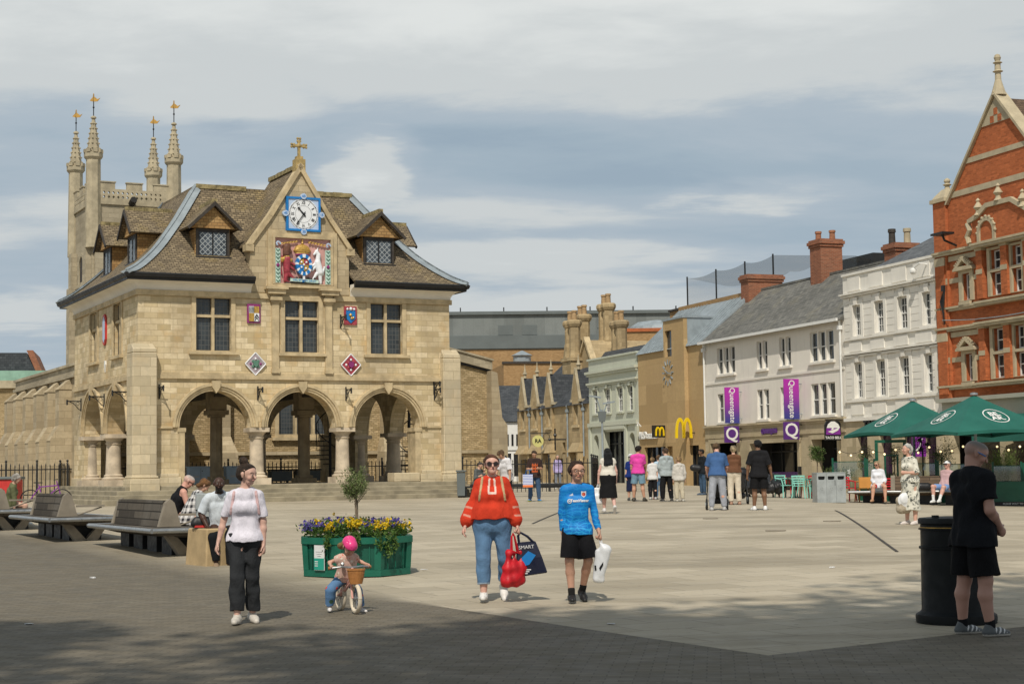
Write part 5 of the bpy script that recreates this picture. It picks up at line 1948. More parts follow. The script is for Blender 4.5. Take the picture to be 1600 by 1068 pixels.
# ------------------------------------------------------------------ the row of buildings on the right
RX,RY,RZ0,RYAW = 10.916,95.0,0.7,0.3342 - PI / 2
m_stucco = plain("white_stucco",(0.79,0.76,0.69),0.85,0.07,0.7,0.08,streak=0.16)
m_render = plain("cream_render",(0.78,0.74,0.665),0.85,0.06,0.6,0.10,streak=0.18)
m_mcd = bricks("sawn_stone_panels",(0.46,0.32,0.155),(0.52,0.37,0.19),(0.36,0.25,0.13),2.4,1.2,0.010,stain=0.35,stain_c=(0.38,0.26,0.14),bump=0.15,big=0.4)
m_shopstone = bricks("shopfront_stone",(0.46,0.385,0.25),(0.52,0.44,0.30),(0.36,0.30,0.20),1.1,0.45,0.007,stain=0.3,bump=0.2)
m_greenpaint = plain("pale_green_paint",(0.53,0.55,0.45),0.6,0.05,1,0.05,streak=0.15)
m_terra = plain("buff_terracotta",(0.47,0.40,0.27),0.75,0.15,2,0.2,streak=0.2)
m_purp = plain("purple_sign",(0.10,0.028,0.20),0.4,0.05,3,0)
m_yellow = plain("yellow_plastic",(0.80,0.56,0.01),0.35,0.05,3,0)
m_bottle = plain("dark_green_paint",(0.005,0.085,0.048),0.4,0.12,3,0.04)
m_raw = bricks("honey_ashlar",(0.40,0.30,0.165),(0.50,0.385,0.22),(0.28,0.21,0.12),0.6,0.28,0.009,stain=0.45,stain_c=(0.26,0.205,0.13),bump=0.4)
m_pot_t = plain("buff_clay_pot",(0.40,0.27,0.14),0.8,0.25,4,0.2)
m_pot = plain("clay_pot",(0.34,0.15,0.08),0.8,0.25,4,0.2)

def grad_banner():
 t = NT("magenta_to_blue_banner")
 sp = t.n('ShaderNodeSeparateXYZ'); t.L.new(t.tc.outputs['Object'],sp.inputs[0])
 f = t.mapr(sp.outputs[2],-1.0,0.75)
 c = t.mix(f,(0.045,0.05,0.24),(0.40,0.03,0.36))
 return t.done(c,0.5,0,0.3)

m_banner = grad_banner()

def row(x,y=0.0,z=0.0):
 c,s = math.cos(RYAW),math.sin(RYAW)
 return Vector((RX + c * x - s * y,RY + s * x + c * y,RZ0 + z))

def row_root(name,label,cat,x):
 return empty(name,label,cat,row(x),RYAW)

def sash(parent,x0,x1,z0,z1,y=0.12,cols=2,rows=4,mull=1,sill=True,surround=None,mat=None):
 """a timber window: frame with meeting rail and glazing bars (sub-parts pane, sill, surround)"""
 f = MB()
 b = 0.055
 ops = []
 for i in range(mull):
  a = x0 + (x1 - x0) * i / mull + (0.07 if i else 0)
  c = x0 + (x1 - x0) * (i + 1) / mull - (0.07 if i < mull - 1 else 0)
  ops.append((a,c))
  zm = (z0 + z1) / 2
  f.prism(rect(a + 0.004,c - 0.004,z0 + 0.004,z1 - 0.004),y,y + 0.09,[rect(a + b,c - b,z0 + b + 0.02,zm - 0.025),rect(a + b,c - b,zm + 0.025,z1 - b)])
  for k in range(1,cols):
   xx = a + (c - a) * k / cols
   f.box(xx - 0.014,xx + 0.014,y + 0.02,y + 0.07,z0 + b + 0.02,zm - 0.025)
   f.box(xx - 0.014,xx + 0.014,y + 0.02,y + 0.07,zm + 0.025,z1 - b)
  for k in range(1,rows):
   zz = z0 + (z1 - z0) * k / rows
   if abs(zz - zm) < 0.05:
    continue
   f.box(a + b,c - b,y + 0.022,y + 0.068,zz - 0.014,zz + 0.014)
 w = f.build("window",m_white,parent)
 p = MB()
 for a,c in ops:
  p.box(a + 0.03,c - 0.03,y + 0.045,y + 0.05,z0 + 0.03,z1 - 0.03)
 p.build("pane",m_glass,w)
 if mull > 1:
  k = MB()
  for i in range(1,mull):
   xx = x0 + (x1 - x0) * i / mull
   k.box(xx - 0.068,xx + 0.068,0.01,y + 0.09,z0,z1)
  k.build("mullion",mat or m_white,w)
 if sill:
  MB().box(x0 - 0.12,x1 + 0.12,-0.13,0.05,z0 - 0.12,z0 - 0.003).build("sill",mat or m_white,w)
 if surround:
  s = MB()
  q = surround
  s.prism([(x0 - q,z0 - 0.10),(x1 + q,z0 - 0.10),(x1 + q,z1 + q),(x0 - q,z1 + q)],-0.06,-0.003,[rect(x0 - 0.02,x1 + 0.02,z0 - 0.002,z1 + 0.02)])
  cx = (x0 + x1) / 2
  s.prism([(cx - 0.13,z1 + 0.03),(cx + 0.13,z1 + 0.03),(cx + 0.18,z1 + q + 0.12),(cx - 0.18,z1 + q + 0.12)],-0.12,-0.063)
  s.build("surround",mat or m_white,w)
 return w

def downpipe(parent,x,z0,z1,mat):
 m = MB()
 m.tube([(x,-0.10,z0),(x,-0.10,z1 - 0.4),(x + 0.02,-0.12,z1 - 0.2),(x + 0.12,-0.2,z1)],0.055,8)
 m.box(x - 0.11,x + 0.11,-0.22,-0.02,z1 - 0.45,z1 - 0.25)
 m.build("downpipe",mat,parent)

def shop_recess(parent,x0,x1,z0,z1,mat_in=None):
 r = MB()
 r.box(x0 + 0.02,x1 - 0.02,1.2,1.25,z0,z1 - 0.02)
 r.build("shop_glazing",mat_in or m_shopglass,parent)

def chimney(parent,x0,x1,y0,y1,z0,z1,pots,mat=None,ps=0.16,ph=0.5):
 m = MB()
 m.box(x0,x1,y0,y1,z0,z1 - 0.42)
 m.box(x0 - 0.06,x1 + 0.06,y0 - 0.06,y1 + 0.06,z1 - 0.417,z1 - 0.27)
 m.box(x0 - 0.12,x1 + 0.12,y0 - 0.12,y1 + 0.12,z1 - 0.267,z1 - 0.10)
 m.box(x0 - 0.05,x1 + 0.05,y0 - 0.05,y1 + 0.05,z1 - 0.097,z1)
 c = m.build("chimney",mat or m_oldbrick,parent)
 for (x,y,mt) in pots:
  p = MB().lathe([(ps,0),(ps * 0.9,ph * 0.75),(ps * 1.15,ph * 0.78),(ps * 1.1,ph),(ps * 0.7,ph + 0.01),(ps * 0.6,ph * 0.8)],12,(x,y,z1))
  p.build("chimney_pot",mt,c,smooth=True)
 return c

def queens():
 r = row_root("cream_rendered_building","long cream rendered building with slate roof, hanging purple banners and stone shopfront","building",0.0)
 L_ = 15.5
 UP = [(1.67,3.87,3),(6.44,7.64,2),(8.97,10.19,2),(12.18,14.5,3)]
 LO = [(1.62,3.9,3),(6.36,7.69,2),(8.95,10.2,2),(12.17,14.52,3)]
 holes = [rect(a,b,6.05,7.55) for a,b,n in UP] + [rect(a,b,3.40,4.98) for a,b,n in LO]
 MB().prism(rect(0,L_,3.12,8.0),0,0.3,holes).build("wall",m_render,r)
 MB().box(0.003,L_,0.303,7.0,3.12,8.0).build("wall",m_render,r)
 DO = [(0.75,4.0,2.25),(5.55,10.75,2.15),(12.2,14.7,2.22)]
 MB().prism(rect(0,L_,-1.5,3.117),-0.04,0.5,[rect(a,b,-1.2,h) for a,b,h in DO]).build("shopfront_wall",m_shopstone,r)
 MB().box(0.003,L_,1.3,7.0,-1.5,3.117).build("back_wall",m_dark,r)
 for a,b,h in DO:
  shop_recess(r,a,b,-1.2,h)
  f = MB().prism([(a - 0.24,-1.2),(a - 0.003,-1.2),(a - 0.003,h + 0.003),(b + 0.003,h + 0.003),(b + 0.003,-1.2),(b + 0.24,-1.2),(b + 0.24,h + 0.22),(a - 0.24,h + 0.22)],-0.10,-0.043)
  f.build("opening_surround",m_shopstone,r)
  d = MB()
  for i in range(1,4):
   xx = a + (b - a) * i / 4
   d.box(xx - 0.04,xx + 0.04,1.12,1.19,-1.2,h)
  d.box(a,b,1.12,1.19,h - 0.5,h - 0.42)
  d.build("door_frame",m_iron,r)
  MB().box(a + 0.1,b - 0.1,1.0,1.05,0.35,0.62).build("window_display",m_purp,r)
 s = MB()
 s.box(0,L_,-0.10,-0.043,3.02,3.13); s.box(0,L_,-0.18,-0.003,3.133,3.24); s.box(0,L_,-0.10,-0.043,2.52,2.58)
 s.build("fascia_moulding",m_shopstone,r)
 MB().box(0,L_,-0.05,-0.003,5.54,5.66).build("string_course",m_render,r)
 for a,b,n in UP:
  sash(r,a,b,6.05,7.55,0.12,1,2,n,mat=m_render)
 for a,b,n in LO:
  sash(r,a,b,3.40,4.98,0.12,1,2,n,mat=m_render)
 MB().prism([(-0.32,7.9),(3.6,11.05),(3.75,11.05),(7.3,7.9)],0.0,L_ + 0.05,(),sideways).build("roof",m_slate,r)
 MB().prism([(-0.42,7.86),(-0.32,7.86),(-0.32,8.0),(-0.42,8.0)],0,L_,(),sideways).build("gutter",m_white,r)
 MB().box(0,L_,3.5,3.85,11.0,11.13).build("ridge",m_slate,r)
 MB().prism([(-0.3,7.92),(3.55,11.02),(3.55,11.14),(-0.3,8.04)],-0.13,-0.003,(),sideways).build("verge_lead",m_lead,r)
 chimney(r,7.1,8.25,3.0,4.3,10.4,12.95,[(7.35,3.4,m_pot),(7.95,3.9,m_pot)])
 chimney(r,-0.5,0.45,2.7,4.9,9.8,11.95,[])
 downpipe(r,0.18,3.3,7.9,m_white)
 downpipe(r,15.3,3.3,7.9,m_white)
 for x in (4.75,11.0):
  cc = MB(); cc.box(x - 0.05,x + 0.05,-0.2,-0.043,0.5,0.9)
  cc.build("door_panel",m_iron,r)
 pg = MB().box(6.9,8.6,-0.09,-0.045,2.66,2.90).build("name_board",m_purp,r)
 letters("lettering","Queensgate",0.34,m_purp,r,(7.75,-0.11,2.76),ext=0.02,bold=0.012)
 # banners and hanging signs that stand out from the wall
 for (x,z0,z1,i) in ((4.55,3.28,5.22,0),(11.2,3.28,5.30,1)):
  t = empty("banner",("vertical magenta to blue banner hung between the left windows of the cream building","vertical magenta to blue banner hung beside the triple windows of the cream building")[i],"banner",row(x,0,(z0 + z1) / 2),RYAW,"hanging banners")
  b = MB().prism(rect(-1.02,-0.16,-(z1 - z0) / 2,(z1 - z0) / 2),-0.02,0.02,(),sideways)
  b.build("sheet",m_banner,t)
  letters("lettering","Queensgate",0.44,m_white,t,(0.026,-0.58,0.0),rz=PI / 2,ext=0.004,bold=0.004,tilt=-PI / 2,sx=0.90)
  a = MB()
  for z in ((z1 - z0) / 2 - 0.25,-(z1 - z0) / 2 + 0.25):
   a.tube([(0,0.0,z),(0,-0.2,z)],0.025,6)
  a.build("arm",m_lead,t)
 for (x,z0,z1,i) in ((4.55,2.24,3.12,0),(11.2,2.26,3.14,1)):
  t = empty("hanging_sign",("square purple sign with white ring letter under the banner nearer the yellow arches","square purple sign with white ring letter under the banner beside the triple windows")[i],"sign",row(x,-0.1,(z0 + z1) / 2),RYAW,"square hanging signs")
  MB().prism(rect(-0.98,-0.12,-0.44,0.44),-0.05,0.05,(),sideways).build("sign_board",m_purp,t)
  letters("lettering","Q",0.95,m_white,t,(0.056,-0.55,0.0),rz=PI / 2,ext=0.004,bold=0.012)
  a = MB()
  for z in (0.3,-0.3):
   a.tube([(0,0.05,z),(0,-0.14,z)],0.03,6)
  a.build("arm",m_iron,t)
 t = empty("hanging_sign","black projecting sign with purple and white bell above the doorway by the white building","sign",row(15.2,-0.1,2.62),RYAW)
 MB().prism([(-0.92,-0.50),(-0.08,-0.50),(-0.08,0.30),(-0.2,0.45),(-0.8,0.45),(-0.92,0.25)],-0.06,0.06,(),sideways).build("sign_board",m_black,t)
 MB().prism([(-0.90,-0.22),(-0.10,-0.22),(-0.14,0.1),(-0.22,0.28),(-0.42,0.41),(-0.6,0.41),(-0.78,0.28),(-0.86,0.1)],0.063,0.075,(),sideways).build("bell_shape",m_violet,t)
 w = MB()
 w.prism([(-0.80,-0.08),(-0.55,-0.16),(-0.25,-0.02),(-0.14,0.14),(-0.35,0.06),(-0.6,-0.02)],0.078,0.09,(),sideways)
 w.prism([(-0.62,0.0),(-0.55,0.16),(-0.46,0.22),(-0.38,0.2),(-0.48,0.12),(-0.5,0.02)],0.078,0.09,(),sideways)
 w.prism([(-0.86,0.1),(-0.14,0.1),(-0.22,0.28),(-0.42,0.41),(-0.6,0.41),(-0.78,0.28)],0.078,0.085,[],sideways)
 w.build("bell_highlight",m_white,t)
 letters("lettering","TACO BELL",0.17,m_white,t,(0.066,-0.5,-0.37),rz=PI / 2,ext=0.004,bold=0.004)
 MB().tube([(0,0.06,0.5),(0,-0.9,0.5)],0.03,6).build("arm",m_iron,t)

m_violet = plain("violet_sign",(0.22,0.035,0.30),0.4,0.05,3,0)

def golden_arches_sign(parent,z,y,s,mat,tf):
 """two tall arches side by side"""
 m = MB()
 for c in (-0.25,0.25):
  pts = []
  for i in range(17):
   a = PI * i / 16
   pts.append((c - 0.25 * math.cos(a),math.sin(a) ** 0.75))
  wd = 0.085
  out = [(p[0] + (p[0] - c) / 0.25 * wd,p[1] * 1.0 + wd * math.sin(PI * i / 16)) for i,p in enumerate(pts)]
  inn = [(p[0] - (p[0] - c) / 0.25 * wd,max(0,p[1] - wd * 1.3 * math.sin(PI * i / 16))) for i,p in enumerate(pts)]
  for i in range(16):
   q = [out[i],out[i + 1],inn[i + 1],inn[i]]
   m.prism([(u * s,z + v * s) for u,v in q],y - 0.001 * (c > 0),y + 0.1,(),tf)
 return m

def mcd():
 x0 = -9.45
 r = row_root("stone_clad_restaurant","plain tan stone clad building with lead roof and hand-only clock","building",x0)
 L_ = 9.42

 def X(x):
  return x - x0
 holes = [rect(X(-8.7),X(-5.5),-1.5,2.2),rect(X(-2.2),X(-0.95),-1.5,2.2)]
 MB().prism(rect(0,L_,-1.5,8.0),0,0.5,holes).build("wall",m_mcd,r)
 MB().box(0.003,L_,0.9,8,-1.5,8.0).build("back_wall",m_dark,r)
 for a,b in ((-8.7,-5.5),(-2.2,-0.95)):
  MB().box(X(a),X(b),0.3,0.35,-1.5,2.2).build("shop_glazing",m_shopglass,r)
  f = MB()
  n = 4 if b - a > 2 else 2
  for i in range(n + 1):
   xx = X(a) + (b - a) * i / n
   f.box(xx - 0.04,xx + 0.04,0.2,0.297,-1.5,2.2)
  f.build("door_frame",m_iron,r)
 # projecting bay with its small window, lead sided
 tx0,tx1 = X(-5.0),X(-2.15)
 MB().prism([(tx0,-1.5),(tx1,-1.5),(tx1,9.62),(tx0,9.62)],-0.25,-0.003,[rect(tx0 + 0.22,tx0 + 1.15,7.5,9.05),rect(tx0 + 0.2,X(-4.0),-1.5,2.2)]).build("bay_wall",m_mcd,r)
 MB().box(tx0,tx1,0.0,3.0,8.0,9.6).build("bay_cheek",m_lead,r)
 MB().box(tx0 - 0.05,tx1 + 0.05,-0.32,3.0,9.623,9.74).build("bay_coping",m_lead,r)
 MB().box(tx0 + 0.22,tx0 + 1.15,-0.08,-0.02,7.5,9.05).build("window",m_glass,r)
 ro = MB().prism([(-0.15,7.95),(2.9,10.75),(3.05,10.75),(3.05,7.95)],-0.1,L_,(),sideways)
 rf = ro.build("roof",m_lead,r)
 s = MB()
 for i in range(24):
  xx = 0.1 + i * 0.4
  if tx0 < xx < tx1:
   continue
  MB().prism([(-0.1,8.0),(2.88,10.74),(2.88,10.80),(-0.1,8.06)],xx - 0.02,xx + 0.02,(),sideways).build("standing_seam",m_lead,rf)
 MB().box(-0.1,L_,2.9,3.4,10.753,11.0).build("parapet",m_tan,r)
 # the clock: hour marks and hands only
 c = MB()
 cx,cz = X(-4.66) + 0.25,6.55
 for i in range(12):
  a = 2 * PI * i / 12
  p = [(cx + rr * math.sin(a) + w * math.cos(a),cz + rr * math.cos(a) - w * math.sin(a)) for rr,w in ((0.5,-0.045),(0.5,0.045),(0.78,0.03),(0.78,-0.03))]
  c.prism(p,-0.30,-0.253)
 for a,l in ((R(-60),0.42),(R(100),0.62)):
  p = [(cx + rr * math.sin(a) + w * math.cos(a),cz + rr * math.cos(a) - w * math.sin(a)) for rr,w in ((-0.1,-0.04),(-0.1,0.04),(l,0.015),(l,-0.015))]
  c.prism(p,-0.34,-0.305)
 c.build("clock",m_lead,r)
 # raised white name, square sign, yellow arches
 letters("lettering","McDonald's",0.62,m_white,r,(X(-7.85),-0.10,2.92),ext=0.05,bold=0.015,sx=0.92)
 t = empty("hanging_sign","dark square sign with yellow double arch at the end of raised white letters","sign",row(-5.05,-0.3,3.1),RYAW)
 MB().prism(rect(-0.78,0.12,-0.36,0.36),-0.05,0.05,(),sideways).build("sign_board",m_dark,t)
 golden_arches_sign(t,-0.27,0.055,0.5,m_yellow,lambda a,d,z: (d,a - 0.33,z)).build("double_arch",m_yellow,t)
 MB().tube([(0,0.05,0),(0,0.3,0)],0.03,6).build("arm",m_iron,t)
 t = empty("arch_sign","large yellow double arch letter projecting from the tan stone wall","sign",row(-1.45,-0.05,2.62),RYAW)
 g = MB()
 for (o,y) in ((0.0,-0.30),(0.0,-0.78)):
  pass
 golden_arches_sign(t,0.0,-0.05,1.08,m_yellow,lambda a,d,z: (d - 0.1,a * 0.85 - 0.60,z)).build("double_arch",m_yellow,t)
 MB().tube([(0,0.05,0.3),(0,-0.1,0.3)],0.03,6).build("arm",m_iron,t)
 MB().tube([(X(-8.9),-0.12,3.5),(X(-8.9),-0.35,3.75),(X(-8.9),-0.35,3.55)],0.05,6).build("wall_lamp",m_white,r)
 # roof terrace cage behind
 k = empty("roof_terrace","brown brick roof block carrying dark posts and a loose safety net","building",row(-13,8),RYAW)
 MB().box(-9,14,0,10,-1,11.95).build("wall",m_tan,k)
 MB().box(-9.1,14.1,-0.1,0.5,11.953,12.1).build("coping",m_timber_dark,k)
 ps = [-6.65,-2.1,2.15,6.0]
 for x in ps:
  MB().tube([(x,0.3,12.0),(x,0.3,14.22)],0.06,6).build("post",m_iron,k)
 n = MB()
 xs = np.linspace(-6.65,16.0,50)

 def top(x):
  for a,b in zip(ps[:-1],ps[1:]):
   if a <= x <= b:
    u = (x - a) / (b - a)
    return 14.15 - 0.75 * u * (1 - u)
  u = min(1,(x - 6.0) / 10)
  return 14.15 - 1.3 * u
 n.add([(x,0.3,z) for x in xs for z in (12.1,top(x))],[(2 * i,2 * i + 2,2 * i + 3,2 * i + 1) for i in range(len(xs) - 1)])
 n.add([(x,0.3 + 3.5 * (1 - abs(x) / 40),top(x) - 0.5) for x in xs] + [(x,0.32,top(x) - 0.01) for x in xs],[(i,i + 1,i + 51,i + 50) for i in range(49)])
 n.build("net",m_net,k,recalc=False)
 MB().box(9,15,2,4,12.0,13.2).build("roof_plant",m_iron,k)

def net_mat():
 t = NT("fine_black_net")
 tr = t.n('ShaderNodeBsdfTransparent')
 mx = t.n('ShaderNodeMixShader')
 mx.inputs[0].default_value = 0.28
 t.L.new(tr.outputs[0],mx.inputs[1]); t.L.new(t.b.outputs[0],mx.inputs[2])
 t.L.new(mx.outputs[0],t.N['Material Output'].inputs[0])
 return t.done((0.10,0.12,0.13),0.8)

m_net = net_mat()

def green_shop():
 x0 = -17.75
 r = row_root("pale_green_shop","narrow pale green painted building with four sash windows and tall glazed doorway","shop",x0)
 L_ = 8.2

 def X(x):
  return x - x0
 WN = [(-17.0,-16.2),(-15.0,-14.0),(-12.85,-11.9),(-11.1,-10.3)]
 holes = [rect(X(a),X(b),4.55,6.12) for a,b in WN] + [rect(X(-15.1),X(-11.7),-1,3.32)] + [arch(X(c),0.42,1.75,2.75,12) for c in (-16.6,-10.6)] + [rect(X(-16.95),X(-16.25),-1,1.45),rect(X(-10.9),X(-10.2),-1,1.45)]
 MB().prism(rect(0,L_,-1.5,8.1),0,0.35,holes).build("wall",m_greenpaint,r)
 MB().box(0.003,L_,0.9,8,-1.5,8.1).build("back_wall",m_dark,r)
 MB().box(0.05,L_ - 0.05,0.5,0.55,-1.5,3.6).build("shop_glazing",m_shopglass,r)
 for a,b in WN:
  sash(r,X(a),X(b),4.55,6.12,0.12,2 if b - a < 0.9 else 3,4,1,True,0.16,m_greenpaint)
 s = MB()
 s.box(-0.1,L_ + 0.1,-0.28,-0.003,7.2,7.36); s.box(-0.05,L_ + 0.05,-0.16,-0.003,7.05,7.197)
 s.box(-0.06,L_ + 0.06,-0.2,-0.003,6.48,6.62); s.box(-0.03,L_,-0.1,-0.003,6.36,6.477)
 s.box(-0.06,L_ + 0.06,-0.12,0.4,8.103,8.22)
 s.build("cornice",m_greenpaint,r)
 p = MB()
 for a in (0.0,2.35,6.1,L_ - 0.35):
  p.box(a,a + 0.35,-0.1,-0.003,-1.5,3.7)
 p.box(0,L_,-0.16,-0.003,3.703,3.95)
 p.box(X(-15.3),X(-11.5),-0.14,-0.003,3.45,3.69)
 p.build("pilaster",m_greenpaint,r)
 d = MB()
 for i in range(1,4):
  xx = X(-15.1) + 3.4 * i / 4
  d.box(xx - 0.04,xx + 0.04,0.42,0.497,-1,3.3)
 d.box(X(-15.1),X(-11.7),0.42,0.497,2.5,2.58)
 d.build("door_frame",m_iron,r)

def stone_house():
 x0 = -32.3
 r = row_root("gabled_stone_house","old honey stone house with four narrow finialled gables and clustered octagonal chimneys","house",x0)
 L_ = 14.5

 def X(x):
  return x - x0
 DM = [(-30.75,5.3),(-28.1,5.45),(-25.2,5.0),(-19.85,5.0)]
 holes = [rect(X(c) - 0.5,X(c) + 0.5,3.95,5.35) for c,z in DM] + [rect(X(-24.0),X(-22.9),-1,1.7),rect(X(-20.4),X(-19.2),-0.2,1.7),rect(X(-31.5),X(-30.3),0.2,1.7),rect(X(-28.6),X(-27.6),0.2,1.7),rect(X(-26.0),X(-25.0),-0.2,1.6),rect(X(-22.9),X(-22.3),2.0,2.8)]
 MB().prism(rect(0,L_,-1.5,5.35),0,0.4,holes).build("wall",m_raw,r)
 MB().box(0,L_,0.403,8,-1.5,5.35).build("back_wall",m_dark,r)
 MB().prism([(-0.2,5.3),(4.2,9.3),(8.2,5.3)],0,L_,(),sideways).build("roof",m_slate_b,r)
 for i,(c,z) in enumerate(DM):
  cx = X(c)
  g = MB()
  g.prism([(cx - 0.72,5.353),(cx + 0.72,5.353),(cx + 0.72,5.75),(cx,7.7),(cx - 0.72,5.75)],-0.15,-0.02,[])
  gb = g.build("gable",m_raw,r)
  cp = MB()
  for s in (-1,1):
   cp.prism([(cx + s * 0.80,5.66),(cx,7.82),(cx,7.66),(cx + s * 0.71,5.70)],-0.21,-0.02)
   cp.box(cx + s * 0.78 - 0.13,cx + s * 0.78 + 0.13,-0.23,0.2,5.5,5.68)
  cp.build("coping",m_tower_trim,gb)
  MB().lathe([(0.13,7.7),(0.10,7.95),(0.2,8.02),(0.12,8.12),(0.05,8.4),(0.02,8.75)],8,(cx,0.1,0)).build("finial",m_tower_trim,gb)
  MB().prism([(0.36,5.6),(3.4,5.6),(3.4,7.65),(0.36,7.65)],cx - 0.03,cx + 0.03,(),sideways).build("gable_ridge",m_slate_b,gb)
  rr = MB()
  for s in (-1,1):
   rr.prism([(cx,7.70),(cx + s * 0.76,5.62),(cx + s * 0.76,5.47),(cx,7.55)],-0.018,2.6)
  rr.build("gable_roof",m_slate_b,gb)
  MB().prism(rect(cx - 0.72,cx + 0.72,2.75,5.35),-0.15,-0.003,[rect(cx - 0.44,cx + 0.44,3.95,5.30)]).build("bay_wall",m_raw,r)
  w = MB().prism(rect(cx - 0.5,cx + 0.5,3.95,5.35),0.003,0.2,[rect(cx - 0.42,cx - 0.05,4.02,5.28),rect(cx + 0.05,cx + 0.42,4.02,5.28)])
  w = w.build("window",m_trim,r)
  MB().box(cx - 0.45,cx + 0.45,0.14,0.16,4.0,5.3).build("pane",m_glass,w)
  MB().box(cx - 0.65,cx + 0.65,-0.24,-0.153,3.75,3.93).build("sill",m_trim,w)
  b = MB()
  b.loft([[(cx - 0.95,-0.5,2.1),(cx + 0.95,-0.5,2.1),(cx + 0.95,-0.003,2.1),(cx - 0.95,-0.003,2.1)],[(cx - 0.74,-0.16,2.745),(cx + 0.74,-0.16,2.745),(cx + 0.74,-0.003,2.745),(cx - 0.74,-0.003,2.745)]])
  if i in (1,2,3):
   b.box(cx - 0.9,cx - 0.66,-0.42,-0.003,-1.2,2.097); b.box(cx + 0.66,cx + 0.9,-0.42,-0.003,-1.2,2.097)
  b.build("bay",m_raw,r)
 for x in (-29.4,-26.7,-21.6,-18.6):
  downpipe(r,X(x),1.8,5.3,m_lead)
 # cross wing
 MB().prism([(X(-29.5),5.3),(X(-22.0),5.3),(X(-25.7),10.2)],3.0,8.0).build("wing_gable",m_raw,r)
 cp = MB()
 for s in (-1,1):
  cp.prism([(X(-25.75),10.45),(X(-25.75),10.15),(X(-25.75) + s * 3.9,5.2),(X(-25.75) + s * 3.9,5.5)],2.85,3.3)
 cp.build("coping",m_trim,r)
 # clustered octagonal chimneys
 for (cx,cy,z0,zt,n) in ((-27.3,2.6,6.0,11.75,2),(-28.6,3.9,8.0,12.3,2),(-26.6,5.0,8.5,12.95,2),(-23.3,4.6,7.5,11.4,2)):
  c = MB()
  xx = X(cx)
  c.box(xx - 0.85,xx + 0.85,cy - 0.5,cy + 0.5,z0,zt - 3.0)
  c.box(xx - 0.95,xx + 0.95,cy - 0.6,cy + 0.6,zt - 2.997,zt - 2.75)
  for s in (-1,1):
   c.lathe([(0.46,zt - 2.747),(0.40,zt - 2.4),(0.40,zt - 0.55),(0.46,zt - 0.5),(0.56,zt - 0.3),(0.56,zt - 0.12),(0.48,zt)],8,(xx + s * 0.43,cy,0),None,PI / 8)
  ch = c.build("chimney",m_raw,r)
  for s in (-1,1):
   MB().lathe([(0.2,0),(0.17,0.55),(0.22,0.58),(0.2,0.7),(0.1,0.71)],10,(xx + s * 0.43,cy,zt)).build("chimney_pot",m_pot_t,ch,smooth=True)
 MB().prism([(X(-33.0),6.9),(X(-32.2),6.9),(X(-32.2),9.2),(X(-32.6),10.4),(X(-33.0),9.2)],4.0,4.9).build("gable_stack",m_raw,r)
 # round sign on an arm
 t = empty("round_sign","round pale yellow sign on a scrolled iron arm of the gabled stone house","sign",row(-25.0,-0.1,2.95),RYAW)
 n = 24
 MB().prism([(-0.95 + 0.42 * math.cos(2 * PI * i / n),0.42 * math.sin(2 * PI * i / n)) for i in range(n)],-0.04,0.04,(),sideways).build("sign_board",m_lemon,t)
 letters("lettering","RA",0.38,m_black,t,(0.05,-0.95,0.0),rz=PI / 2,ext=0.004,bold=0.01)
 a = MB().tube([(0,0.1,0.55),(0,-1.5,0.55)],0.03,6)
 a.tube([(0,-0.3 + 0.25 * math.cos(k),0.28 + 0.25 * math.sin(k)) for k in np.linspace(0,7,14)],0.02,5)
 a.build("arm",m_iron,t)
 t = empty("iron_cross_sign","wrought iron cross shaped sign bracket on the gabled stone house","sign",row(-22.2,-0.1,3.0),RYAW)
 a = MB().tube([(0,0.1,0),(0,-1.1,0)],0.05,6).tube([(0,-0.7,-0.75),(0,-0.7,0.75)],0.06,6)
 a.sphere((0,-0.7,0.3),0.13,8); a.sphere((0,-1.1,0),0.11,8)
 a.build("bracket_arm",m_iron,t)

m_lemon = plain("pale_yellow_paint",(0.62,0.60,0.24),0.5,0.05,3,0)

